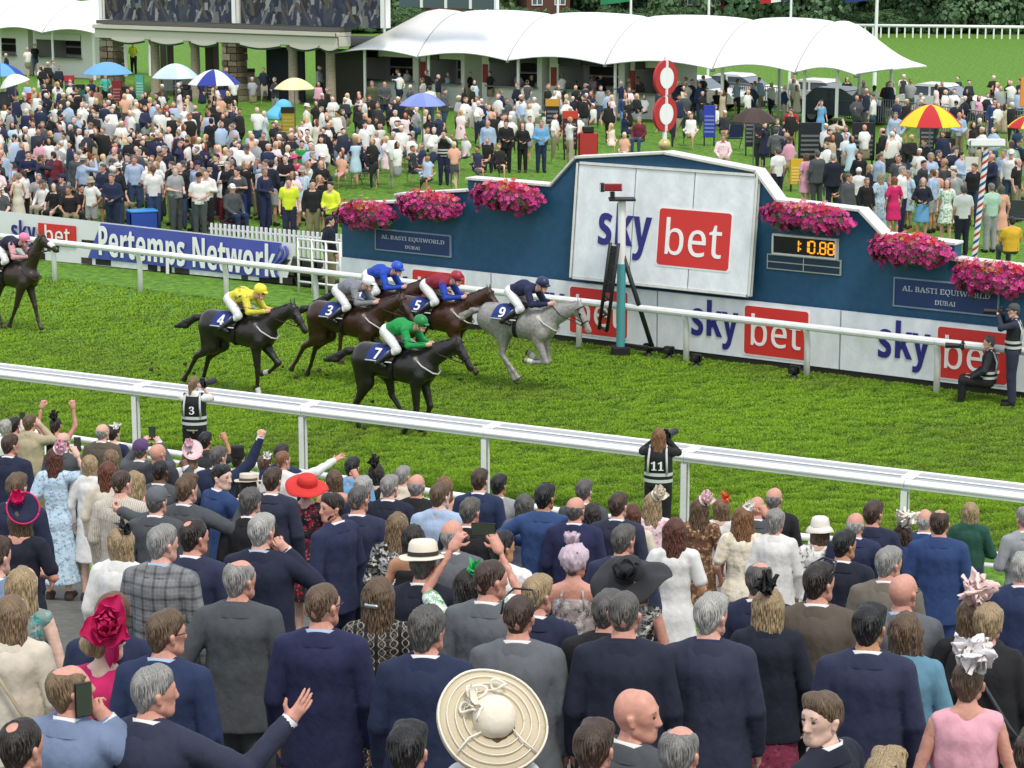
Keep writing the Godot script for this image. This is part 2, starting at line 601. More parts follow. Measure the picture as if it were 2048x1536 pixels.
func head_shape(cell: float) -> Array:
	var key := "head%.3f" % cell
	if ARR.has(key): return ARR[key]
	var b := [
		bo(Vector3(0, 0.030, 0.030), Vector3(0, 0.034, -0.012), 0.087, 0.082, 0.03, Vector3.RIGHT, 0.90),
		bo(Vector3(0, -0.005, 0.045), Vector3(0, -0.05, 0.03), 0.062, 0.055, 0.04),
		bo(Vector3(0, -0.015, -0.042), Vector3(0, -0.07, -0.050), 0.062, 0.046, 0.04),
		bo(Vector3(0, -0.096, -0.066), Vector3(0, -0.098, -0.07), 0.022, 0.02, 0.03, Vector3.RIGHT, 1.4),
		bo(Vector3(-0.045, -0.065, -0.01), Vector3(-0.02, -0.09, -0.055), 0.026, 0.022, 0.03),
		bo(Vector3(0.045, -0.065, -0.01), Vector3(0.02, -0.09, -0.055), 0.026, 0.022, 0.03),
		bo(Vector3(-0.034, 0.028, -0.080), Vector3(0.034, 0.028, -0.080), 0.014, 0.014, 0.02),
		bo(Vector3(0, 0.012, -0.096), Vector3(0, -0.030, -0.114), 0.009, 0.014, 0.012),
		bo(Vector3(-0.012, -0.034, -0.104), Vector3(0.012, -0.034, -0.104), 0.010, 0.010, 0.01),
		bo(Vector3(-0.018, -0.060, -0.092), Vector3(0.018, -0.060, -0.092), 0.009, 0.009, 0.008),
		bo(Vector3(-0.032, 0.008, -0.104), Vector3(-0.030, 0.008, -0.104), 0.014, 0.014, 0.012, Vector3.RIGHT, 1.0, true),
		bo(Vector3(0.032, 0.008, -0.104), Vector3(0.030, 0.008, -0.104), 0.014, 0.014, 0.012, Vector3.RIGHT, 1.0, true),
		bo(Vector3(-0.083, 0.004, 0.012), Vector3(-0.080, -0.032, 0.004), 0.015, 0.011, 0.006, Vector3(-0.35, 0, 0.94), 1.25),
		bo(Vector3(0.083, 0.004, 0.012), Vector3(0.080, -0.032, 0.004), 0.015, 0.011, 0.006, Vector3(0.35, 0, 0.94), 1.25),
		bo(Vector3(-0.094, -0.010, -0.004), Vector3(-0.094, -0.016, -0.004), 0.007, 0.007, 0.006, Vector3.RIGHT, 1.0, true),
		bo(Vector3(0.094, -0.010, -0.004), Vector3(0.094, -0.016, -0.004), 0.007, 0.007, 0.006, Vector3.RIGHT, 1.0, true),
	]
	ARR[key] = nets(b, cell)
	return ARR[key]

func hand_shape(kind: String, cell: float) -> Array:     # a right hand: fingers towards -y, thumb towards -z, palm towards -x
	var key := "hand%s%.3f" % [kind, cell]
	if ARR.has(key): return ARR[key]
	var b := [bo(Vector3(0, 0.01, 0), Vector3(0, -0.07, 0), 0.024, 0.021, 0.02, Vector3.BACK, 1.75), bo(Vector3(0, 0.03, 0), Vector3(0, -0.01, 0), 0.027, 0.027, 0.02)]
	var bend := {"calm": [14.0, 26.0, 22.0], "fist": [80.0, 95.0, 70.0], "hold": [40.0, 60.0, 40.0], "open": [3.0, 7.0, 5.0]}
	var len_ := [0.040, 0.044, 0.041, 0.033]
	for i in 4:
		var z := -0.030 + 0.020 * i
		var p := Vector3(0, -0.078 - (0.004 if i == 1 or i == 2 else 0.0), z)
		var ang := 0.0
		var spread := (i - 1.5) * (0.10 if kind == "open" else 0.03)
		for j in 3:
			ang += deg_to_rad(bend[kind][j] + i * 2.0)
			var l: float = len_[i] * [1.0, 0.68, 0.55][j]
			var q := p + Vector3(-sin(ang) * l, -cos(ang) * l, spread * l)
			b.append(bo(p, q, 0.0098 - 0.0008 * j, 0.009 - 0.0008 * j, 0.004))
			p = q
	var t0 := Vector3(-0.008, -0.02, -0.028)
	var t1 := t0 + (Vector3(-0.022, -0.026, -0.030) if kind != "open" else Vector3(-0.008, -0.024, -0.040))
	var t2 := t1 + (Vector3(-0.018, -0.028, 0.012 if kind == "fist" else -0.006) if kind != "open" else Vector3(-0.004, -0.028, -0.018))
	b.append(bo(t0, t1, 0.014, 0.011, 0.008))
	b.append(bo(t1, t2, 0.011, 0.0085, 0.004))
	ARR[key] = nets(b, cell)
	return ARR[key]

func hand_on(elbow: Vector3, wrist: Vector3, right: bool, hint: Vector3) -> Transform3D:
	var y := (elbow - wrist).normalized()
	var z := -(hint - y * hint.dot(y)).normalized()
	var x := y.cross(z)
	return Transform3D(Basis(x, y, z) * Basis.from_scale(Vector3(0.9 if right else -0.9, 0.9, 0.9)), wrist)

func body_mesh(woman: bool, pose: String, yaw: float, tilt: float, fine: bool) -> ArrayMesh:
	yaw = snappedf(yaw, 10.0)
	var key := "body%s%s%.0f %.0f%s" % [woman, pose, yaw, tilt, fine]
	if MESH.has(key): return MESH[key]
	var base := "frame%s%s%s" % [woman, pose, fine]
	var sx := 0.152 if woman else 0.178
	var p: Array = POSES[pose]
	if not ARR.has(base):
		var t := 0.88 if woman else 1.0
		var b := [
			bo(Vector3(0, 1.45, 0.02), Vector3(0, 1.585, -0.01), 0.057 * t, 0.053 * t, 0.03),
			bo(Vector3(0, 1.10, 0.0), Vector3(0, 1.36, 0.0), 0.085 * t, 0.095 * t, 0.05, Vector3.RIGHT, 1.4),
			bo(Vector3(-sx + 0.04, 1.42, 0.01), Vector3(sx - 0.04, 1.42, 0.01), 0.048, 0.048, 0.05),
			bo(Vector3(0, 1.46, 0.02), Vector3(sx - 0.06, 1.43, 0.015), 0.045, 0.04, 0.04),
			bo(Vector3(0, 1.46, 0.02), Vector3(-sx + 0.06, 1.43, 0.015), 0.045, 0.04, 0.04),
			bo(Vector3(0, 0.93, 0.0), Vector3(0, 1.08, 0.0), 0.095, 0.08 * t, 0.05, Vector3.RIGHT, 1.35),
		]
		for s in [-1, 1]:
			var o := 0 if s < 0 else 2
			b.append(bo(Vector3(s * sx, 1.405, 0.01), p[o], 0.050 * t, 0.040 * t, 0.03))
			b.append(bo(p[o], p[o + 1], 0.041 * t, 0.028 * t, 0.02))
			if pose == "sit":
				b.append(bo(Vector3(s * 0.09, 0.92, 0), Vector3(s * 0.12, 0.94, -0.42), 0.08, 0.055, 0.03))
				b.append(bo(Vector3(s * 0.12, 0.94, -0.42), Vector3(s * 0.12, 0.54, -0.44), 0.05, 0.036, 0.02))
				b.append(bo(Vector3(s * 0.12, 0.52, -0.43), Vector3(s * 0.13, 0.50, -0.58), 0.036, 0.028, 0.02))
			else:
				b.append(bo(Vector3(s * 0.088, 0.92, 0), Vector3(s * 0.10, 0.50, -0.01), 0.083, 0.054, 0.03))
				b.append(bo(Vector3(s * 0.10, 0.50, -0.01), Vector3(s * 0.10, 0.33, 0.015), 0.052, 0.053, 0.02))
				b.append(bo(Vector3(s * 0.10, 0.33, 0.015), Vector3(s * 0.105, 0.085, 0.02), 0.052, 0.034, 0.02))
				b.append(bo(Vector3(s * 0.105, 0.05, 0.03), Vector3(s * 0.12, 0.035, -0.13), 0.036, 0.028, 0.02))
		ARR[base] = nets(b, 0.030 if fine else 0.036)
	var list := [ARR[base], moved(head_shape(0.0088 if fine else 0.015), head_at(yaw, tilt))]
	var kinds: Array = {"phone_up": ["hold", "hold"], "phone_high": ["hold", "hold"], "phone_one": ["calm", "hold"], "ear": ["calm", "hold"], "fists": ["fist", "fist"], "fist": ["calm", "fist"],
		"fist_bent": ["calm", "fist"], "chin": ["calm", "fist"], "point": ["calm", "open"], "around": ["hold", "fist"], "hat_hold": ["calm", "open"], "camera": ["hold", "hold"]}.get(pose, ["calm", "calm"])
	var hint := Vector3(0, 0, -1)
	for s in 2:
		var e: Vector3 = p[s * 2]
		var w: Vector3 = p[s * 2 + 1]
		var hn := hint if w.y < e.y else Vector3(-1 if s == 1 else 1, 0, 0.3)
		if pose == "point": hn = Vector3(0, 1, 0.2)
		list.append(moved(hand_shape(kinds[s], 0.0085 if fine else 0.015), hand_on(e, w, s == 1, hn)))
	MESH[key] = to_mesh(joined(list))
	return MESH[key]

func eyes_mesh() -> ArrayMesh:
	if not MESH.has("eyes"):
		MESH["eyes"] = to_mesh(nets([bo(Vector3(-0.037, 0.008, -0.094), Vector3(-0.027, 0.008, -0.096), 0.0055, 0.0055, 0.001), bo(Vector3(0.027, 0.008, -0.096), Vector3(0.037, 0.008, -0.094), 0.0055, 0.0055, 0.001),
			bo(Vector3(-0.046, 0.029, -0.089), Vector3(-0.020, 0.031, -0.098), 0.004, 0.004, 0.001), bo(Vector3(0.046, 0.029, -0.089), Vector3(0.020, 0.031, -0.098), 0.004, 0.004, 0.001)], 0.0035))
	return MESH["eyes"]

# ---------------------------------------------------------------- clothes; g is the girth, 1 = slim
func top_mesh(kind: String, woman: bool, pose: String, g: float, fine: bool) -> ArrayMesh:
	var key := "top%s%s%s%.2f%s" % [kind, woman, pose, g, fine]
	if MESH.has(key): return MESH[key]
	var p: Array = POSES[pose]
	var sx := 0.152 if woman else 0.176
	var c := 0.0143 if fine else 0.028
	var sit := pose == "sit"
	var raised: bool = maxf(maxf(p[0].y, p[1].y), maxf(p[2].y, p[3].y)) > 1.44
	var b := []
	var clips := []
	var amp := 0.012
	if kind in ["suit", "coat"]:
		b = [
			bo(Vector3(0, 1.12, 0.005), Vector3(0, 1.33, 0.012), 0.114 * g, 0.122 * g, 0.05, Vector3.RIGHT, 1.42 if not woman else 1.32),
			bo(Vector3(0, 1.375, 0.02), Vector3(0, 1.375, 0.021), 0.10, 0.10, 0.05, Vector3.RIGHT, 1.75 if not woman else 1.5),
			bo(Vector3(0, 1.12, 0.005), Vector3(0, 0.80, 0.005), 0.118 * g, 0.142 * g, 0.05, Vector3.RIGHT, 1.38),
		]
		clips.append([Vector3(0, -1, 0), -(0.79 if kind == "suit" else 0.5)])
		if kind == "coat": b.append(bo(Vector3(0, 0.85, 0.0), Vector3(0, 0.5, 0.0), 0.142 * g, 0.16 * g, 0.05, Vector3.RIGHT, 1.38))
		if sit: clips[-1] = [Vector3(0, -1, 0), -0.86]
		for s in [-1, 1]:
			var o := 0 if s < 0 else 2
			b.append(bo(Vector3(s * 0.045, 1.475, 0.02), Vector3(s * (sx - 0.035), 1.425, 0.015), 0.048, 0.058, 0.035))
			b.append(bo(Vector3(s * sx, 1.405, 0.012), p[o], 0.067, 0.056, 0.007))
			b.append(bo(p[o], p[o].lerp(p[o + 1], 0.94), 0.055, 0.044, 0.012))
		if not raised: clips.append([Vector3(0, 1, 0.25), 1.515])
	elif kind in ["shirt", "tee", "jersey"]:
		var w := 1.36 if woman else 1.46
		b = [
			bo(Vector3(0, 1.10, 0.0), Vector3(0, 1.32, 0.005), 0.106 * g, 0.113 * g, 0.05, Vector3.RIGHT, w),
			bo(Vector3(0, 1.37, 0.015), Vector3(0, 1.37, 0.016), 0.088, 0.088, 0.05, Vector3.RIGHT, 1.75 if not woman else 1.5),
			bo(Vector3(0, 1.10, 0.0), Vector3(0, 0.92, 0.0), 0.108 * g, 0.126 * g, 0.05, Vector3.RIGHT, 1.36),
		]
		clips.append([Vector3(0, -1, 0), -0.905])
		for s in [-1, 1]:
			var o := 0 if s < 0 else 2
			var sh := Vector3(s * sx, 1.405, 0.01)
			b.append(bo(Vector3(s * 0.03, 1.468, 0.02), Vector3(s * (sx - 0.03), 1.42, 0.015), 0.060, 0.058, 0.035))
			if kind == "shirt":
				b.append(bo(sh, p[o], 0.064, 0.054, 0.02))
				b.append(bo(p[o], p[o].lerp(p[o + 1], 0.95), 0.053, 0.040, 0.02))
			else:
				b.append(bo(sh, sh.lerp(p[o], 0.62), 0.066, 0.064, 0.02))
		if not raised: clips.append([Vector3(0, 1, 0.3), 1.525])
	elif kind in ["dress", "less", "gown", "strap"]:      # knee-length with short sleeves, knee-length sleeveless, ankle-length, thin straps
		var low := 0.22 if kind == "gown" else 0.52
		b = [
			bo(Vector3(0, 1.20, 0.0), Vector3(0, 1.34, 0.005), 0.100 * g, 0.102 * g, 0.04, Vector3.RIGHT, 1.34),
			bo(Vector3(0, 1.20, 0.0), Vector3(0, 1.08, 0.0), 0.098 * g, 0.092 * g, 0.04, Vector3.RIGHT, 1.28),
			bo(Vector3(0, 1.06, 0.0), Vector3(0, 0.90, 0.0), 0.093 * g, 0.128 * g, 0.05, Vector3.RIGHT, 1.3),
			bo(Vector3(0, 0.92, 0.0), Vector3(0, low - 0.1, 0.0), 0.128 * g, 0.20, 0.05, Vector3.RIGHT, 1.25),
		]
		if sit: b.append(bo(Vector3(0, 0.92, 0), Vector3(0, 0.93, -0.42), 0.12, 0.09, 0.05, Vector3.RIGHT, 1.7))
		clips.append([Vector3(0, -1, 0), -(low if not sit else 0.8)])
		if kind == "strap":
			clips.append([Vector3(0, 1, -0.2), 1.37])
		else:
			b.append(bo(Vector3(0, 1.37, 0.012), Vector3(0, 1.37, 0.013), 0.085, 0.085, 0.05, Vector3.RIGHT, 1.42))
			for s in [-1, 1]:
				var o := 0 if s < 0 else 2
				var sh := Vector3(s * sx, 1.405, 0.01)
				b.append(bo(Vector3(s * 0.055, 1.445, 0.02), Vector3(s * (sx - 0.025), 1.42, 0.015), 0.056, 0.056, 0.03))
				if kind != "less":
					b.append(bo(sh, sh.lerp(p[o], 0.72), 0.060, 0.070 if kind == "gown" else 0.058, 0.02))
			if not raised: clips.append([Vector3(0, 1, 0.25), 1.488])
		amp = 0.012
	elif kind == "vest":
		b = [
			bo(Vector3(0, 1.10, 0.0), Vector3(0, 1.33, 0.005), 0.128 * g, 0.130 * g, 0.04, Vector3.RIGHT, 1.42),
			bo(Vector3(-0.11, 1.44, 0.012), Vector3(0.11, 1.44, 0.012), 0.062, 0.062, 0.04),
			bo(Vector3(0, 1.10, 0.0), Vector3(0, 0.94, 0.0), 0.126 * g, 0.138 * g, 0.05, Vector3.RIGHT, 1.36),
		]
		clips = [[Vector3(0, -1, 0), -0.93], [Vector3(0, 1, 0.25), 1.50]]
	MESH[key] = to_mesh(nets(b, c, clips, amp, 8.5, Vector3(1.0, 0.34, 1.0), 0.0, 0.0))
	return MESH[key]

func legs_mesh(kind: String, sit: bool, g: float, fine: bool) -> ArrayMesh:
	var key := "legs%s%s%.2f%s" % [kind, sit, g, fine]
	if MESH.has(key): return MESH[key]
	var b := [bo(Vector3(-0.055, 0.97, 0), Vector3(0.055, 0.97, 0), 0.108 * g, 0.108 * g, 0.04)]
	var clips := [[Vector3(0, 1, 0), 1.04]]
	for s in [-1, 1]:
		if sit:
			b.append(bo(Vector3(s * 0.09, 0.93, 0), Vector3(s * 0.125, 0.95, -0.43), 0.105, 0.075, 0.03))
			if kind == "long": b.append(bo(Vector3(s * 0.125, 0.95, -0.43), Vector3(s * 0.125, 0.57, -0.45), 0.072, 0.060, 0.03))
		elif kind == "long":
			b.append(bo(Vector3(s * 0.088, 0.92, 0), Vector3(s * 0.10, 0.50, -0.01), 0.104 * g, 0.078, 0.03))
			b.append(bo(Vector3(s * 0.10, 0.50, -0.01), Vector3(s * 0.105, 0.10, 0.02), 0.078, 0.066, 0.02))
		elif kind == "short":
			b.append(bo(Vector3(s * 0.088, 0.92, 0), Vector3(s * 0.11, 0.56, -0.01), 0.106 * g, 0.092, 0.03))
		else:
			b.append(bo(Vector3(0, 0.95, 0), Vector3(0, 0.5, 0), 0.12 * g, 0.17, 0.03, Vector3.RIGHT, 1.25))
	if kind == "long" and not sit: clips.append([Vector3(0, -1, 0), -0.045])
	if kind == "short": clips.append([Vector3(0, -1, 0), -0.53])
	if kind == "skirt": clips.append([Vector3(0, -1, 0), -0.5])
	MESH[key] = to_mesh(nets(b, 0.026 if fine else 0.034, clips, 0.006, 7.0))
	return MESH[key]

func shoe_mesh(sit: bool) -> ArrayMesh:
	var key := "shoe%s" % sit
	if not MESH.has(key):
		MESH[key] = to_mesh(nets([bo(Vector3(0, 0.055, 0.035), Vector3(0, 0.045, -0.135), 0.046, 0.038, 0.03), bo(Vector3(0, 0.05, 0.03), Vector3(0, 0.10, 0.03), 0.042, 0.04, 0.03)], 0.02, [[Vector3(0, -1, 0), -0.004]]))
	return MESH[key]

func collar_mesh(shirt: bool, woman: bool) -> ArrayMesh:
	var key := "collar%s%s" % [shirt, woman]
	if MESH.has(key): return MESH[key]
	var s := st_new()
	s.set_smooth_group(0)
	var k := 0.9 if woman else 1.0
	# rings: radius and height, the back standing higher than the front
	var prof := [[0.066, 1.440], [0.072, 1.475], [0.070, 1.522], [0.066, 1.520], [0.064, 1.470]] if shirt else [[0.108, 1.440], [0.095, 1.478], [0.083, 1.502], [0.078, 1.511], [0.072, 1.505], [0.069, 1.46]]
	var n := 28
	var rings := []
	for pr in prof:
		var ring := []
		for i in n:
			var a := TAU * i / n
			var back := 0.5 + 0.5 * cos(a)          # 1 at the back (+z)
			var drop := (1.0 - back) * (0.045 if shirt else 0.10)
			var r: float = pr[0] * k
			ring.append(Vector3(sin(a) * r * (1.12 if shirt or pr[0] < 0.09 else 1.25), pr[1] - drop * (pr[1] - 1.40) / 0.1, cos(a) * r + 0.012 - (1.0 - back) * 0.01))
		rings.append(ring)
	for j in rings.size() - 1:
		for i in n:
			quad(s, rings[j + 1][i], rings[j + 1][(i + 1) % n], rings[j][(i + 1) % n], rings[j][i])
	MESH[key] = done(s)
	return MESH[key]

# ---------------------------------------------------------------- hair, in the head's own axes
func hair_mesh(style: String, fine: bool) -> ArrayMesh:
	var key := "hair%s%s" % [style, fine]
	if MESH.has(key): return MESH[key]
	var c := 0.0095 if fine else 0.0155
	var cap := bo(Vector3(0, 0.032, 0.030), Vector3(0, 0.038, -0.010), 0.0945, 0.0895, 0.02, Vector3.RIGHT, 0.92)
	var nape := bo(Vector3(0, -0.005, 0.048), Vector3(0, -0.055, 0.042), 0.068, 0.056, 0.03)
	var edge := [Vector3(0, -0.75, -0.66), 0.012]
	var b := [cap, nape]
	var clips := [edge]
	var amp := 0.006
	match style:
		"crop":
			b = [bo(Vector3(0, 0.032, 0.030), Vector3(0, 0.038, -0.010), 0.091, 0.086, 0.02, Vector3.RIGHT, 0.91), bo(Vector3(0, -0.005, 0.046), Vector3(0, -0.045, 0.038), 0.065, 0.054, 0.03)]
			amp = 0.003
		"short":
			b.append(bo(Vector3(-0.02, 0.085, -0.03), Vector3(0.03, 0.09, -0.045), 0.040, 0.036, 0.03, Vector3.RIGHT, 1.4))
		"quiff":
			b.append(bo(Vector3(-0.02, 0.10, -0.02), Vector3(0.03, 0.105, -0.06), 0.045, 0.04, 0.03, Vector3.RIGHT, 1.3))
			amp = 0.012
		"thin":
			b.append(bo(Vector3(0, 0.145, 0.005), Vector3(0, 0.15, -0.06), 0.072, 0.08, 0.012, Vector3.RIGHT, 1.0, true))
			b.append(bo(Vector3(0, 0.10, -0.10), Vector3(0, 0.11, -0.10), 0.055, 0.055, 0.012, Vector3.RIGHT, 1.0, true))
		"spot":
			b.append(bo(Vector3(0, 0.140, 0.065), Vector3(0, 0.135, 0.075), 0.043, 0.043, 0.01, Vector3.RIGHT, 1.0, true))
		"fringe":
			b = [bo(Vector3(0, 0.012, 0.034), Vector3(0, 0.012, -0.005), 0.092, 0.088, 0.02, Vector3.RIGHT, 0.92), nape]
			clips.append([Vector3(0, 1, -0.12), 0.035])
			amp = 0.004
		"curly":
			b = [bo(Vector3(0, 0.04, 0.030), Vector3(0, 0.045, -0.015), 0.104, 0.098, 0.02, Vector3.RIGHT, 0.95), bo(Vector3(0, -0.01, 0.05), Vector3(0, -0.065, 0.045), 0.078, 0.064, 0.03)]
			amp = 0.017
		"bob":
			b += [bo(Vector3(0, 0.0, 0.05), Vector3(0, -0.14, 0.045), 0.075, 0.060, 0.03, Vector3.RIGHT, 1.35), bo(Vector3(-0.075, 0.02, 0.0), Vector3(-0.085, -0.13, 0.0), 0.034, 0.030, 0.03), bo(Vector3(0.075, 0.02, 0.0), Vector3(0.085, -0.13, 0.0), 0.034, 0.030, 0.03)]
			clips = [[Vector3(0, 0.35, -0.94), 0.062], [Vector3(0, -1, 0), 0.175]]
			amp = 0.014
		"wavy":
			b += [bo(Vector3(0, 0.0, 0.055), Vector3(0, -0.26, 0.085), 0.075, 0.062, 0.04, Vector3.RIGHT, 1.5), bo(Vector3(-0.075, 0.02, 0.01), Vector3(-0.095, -0.22, 0.05), 0.036, 0.040, 0.03), bo(Vector3(0.075, 0.02, 0.01), Vector3(0.095, -0.22, 0.05), 0.036, 0.040, 0.03)]
			clips = [[Vector3(0, 0.35, -0.94), 0.062]]
			amp = 0.018
		"long":
			b += [bo(Vector3(0, 0.0, 0.055), Vector3(0, -0.30, 0.095), 0.072, 0.046, 0.04, Vector3.RIGHT, 1.55), bo(Vector3(-0.075, 0.02, 0.01), Vector3(-0.082, -0.20, 0.05), 0.034, 0.030, 0.03), bo(Vector3(0.075, 0.02, 0.01), Vector3(0.082, -0.20, 0.05), 0.034, 0.030, 0.03)]
			clips = [[Vector3(0, 0.35, -0.94), 0.062]]
			amp = 0.008
		"bun":
			b.append(bo(Vector3(-0.01, 0.0, 0.130), Vector3(0.012, -0.012, 0.135), 0.050, 0.046, 0.02))
			b.append(bo(Vector3(0.0, -0.03, 0.105), Vector3(0.0, -0.03, 0.10), 0.045, 0.045, 0.03))
			amp = 0.014
		"tail":
			b.append(bo(Vector3(0, 0.01, 0.12), Vector3(0.0, -0.20, 0.14), 0.036, 0.022, 0.03))
	if style in ["bob", "wavy", "long"]:
		clips.append([Vector3(0, 0, -1), 0.1])
	MESH[key] = to_mesh(nets(b, c, clips, amp, 14.0 if style in ["wavy", "bun"] else 26.0, Vector3(1.0, 0.22, 1.0), 0.014 if fine else 0.0))
	return MESH[key]

# ---------------------------------------------------------------- hats and things worn in the hair
func petal_mesh() -> ArrayMesh:
	if MESH.has("petal"): return MESH["petal"]
	var s := st_new()
	s.set_smooth_group(0)
	var g := []
	for i in 7:
		var row := []
		for j in 8:
			var u := (i - 3) / 3.0
			var v := j / 7.0
			var w := pow(sin(clampf(v * 0.80 + 0.16, 0, 1) * PI), 0.6) * 0.52
			var reach := v * (1.0 - 0.16 * u * u)
			row.append(Vector3(u * w, 0.34 * v * v + 0.16 * u * u * v + 0.05 * sin(u * 7.0) * v, -reach))
		g.append(row)
	for i in 6:
		for j in 7:
			quad(s, g[i][j], g[i][j + 1], g[i + 1][j + 1], g[i + 1][j])
			quad(s, g[i + 1][j] - Vector3(0, 0.02, 0), g[i + 1][j + 1] - Vector3(0, 0.02, 0), g[i][j + 1] - Vector3(0, 0.02, 0), g[i][j] - Vector3(0, 0.02, 0))
	MESH["petal"] = done(s)
	return MESH["petal"]

func loop_mesh() -> ArrayMesh:                # a broad ribbon bent back into a loop
	if MESH.has("loop"): return MESH["loop"]
	var s := st_new()
	s.set_smooth_group(0)
	var p := func(i: int, e: float, k: float) -> Vector3:
		var t := i / 14.0
		var a := t * TAU * 0.86
		var w := 0.30 + 0.24 * sin(t * PI)
		return Vector3(e * w + 0.05 * sin(a * 2.0), (0.42 - k) * (1.0 - cos(a)) * 0.5 + 0.07 * sin(e * 3.0 + a * 3.0), -(0.62 - k) * sin(a * 0.58))
	for i in 14:
		for e in [-1.0, -0.5, 0.0, 0.5]:
			quad(s, p.call(i, e, 0.0), p.call(i + 1, e, 0.0), p.call(i + 1, e + 0.5, 0.0), p.call(i, e + 0.5, 0.0))
			quad(s, p.call(i, e + 0.5, 0.02), p.call(i + 1, e + 0.5, 0.02), p.call(i + 1, e, 0.02), p.call(i, e, 0.02))
	MESH["loop"] = done(s)
	return MESH["loop"]

func feather_mesh() -> ArrayMesh:
	if MESH.has("feather"): return MESH["feather"]
	var s := st_new()
	s.set_smooth_group(0)
	for i in 8:
		var a := i / 8.0
		var b := (i + 1) / 8.0
		var p := func(t: float, e: float) -> Vector3: return Vector3(e * 0.16 * sin(PI * (0.08 + 0.9 * t)), 0.9 * t - 0.1 * t * t, 0.45 * t * t + 0.03 * absf(e))
		for e in [-1.0, 0.0]:
			quad(s, p.call(b, e), p.call(b, e + 1.0), p.call(a, e + 1.0), p.call(a, e))
			quad(s, p.call(a, e) + Vector3(0, 0, 0.012), p.call(a, e + 1.0) + Vector3(0, 0, 0.012), p.call(b, e + 1.0) + Vector3(0, 0, 0.012), p.call(b, e) + Vector3(0, 0, 0.012))
	MESH["feather"] = done(s)
	return MESH["feather"]

func place(o: Node3D, at: Vector3, turn: Vector3, size := 1.0) -> void:
	o.transform = Transform3D(Basis.from_euler(turn * PI / 180.0).scaled(Vector3.ONE * size), at)

func sheer(hex: String, alpha := 0.75) -> StandardMaterial3D:
	var m := surf("sheer" + hex, srgb(hex), 0.6)
	m.backlight_enabled = true
	m.backlight = srgb(hex) * 0.5
	return m

func brim_mesh(r0: float, r1: float, wave: float, droop: float, n := 40) -> ArrayMesh:
	var key := "brim%.3f%.3f%.3f%.3f" % [r0, r1, wave, droop]
	if MESH.has(key): return MESH[key]
	var s := st_new()
	s.set_smooth_group(0)
	var at := func(i: int, t: float, under: float) -> Vector3:
		var a := TAU * i / n
		var r := lerpf(r0, r1, t)
		return Vector3(cos(a) * r, wave * t * (sin(a * 2.0 + 0.6) + 0.4 * sin(a * 5.0)) - droop * t * t - under, sin(a) * r)
	for i in n:
		for j in 4:
			var a := j / 4.0
			var b := (j + 1) / 4.0
			quad(s, at.call(i, a, 0.0), at.call(i + 1, a, 0.0), at.call(i + 1, b, 0.0), at.call(i, b, 0.0))
			quad(s, at.call(i, b, 0.006), at.call(i + 1, b, 0.006), at.call(i + 1, a, 0.006), at.call(i, a, 0.006))
		quad(s, at.call(i, 1.0, 0.0), at.call(i + 1, 1.0, 0.0), at.call(i + 1, 1.0, 0.006), at.call(i, 1.0, 0.006))
	MESH[key] = done(s)
	return MESH[key]

func straw(hex: String) -> StandardMaterial3D:
	var m := surf("straw" + hex, srgb(hex), 0.75)
	if not m.normal_enabled:
		m.albedo_texture = tex("weave")
		m.normal_enabled = true
		m.normal_texture = tex("bump")
		m.normal_scale = 0.7
		tri(m, Vector3(9, 9, 9))
	return m

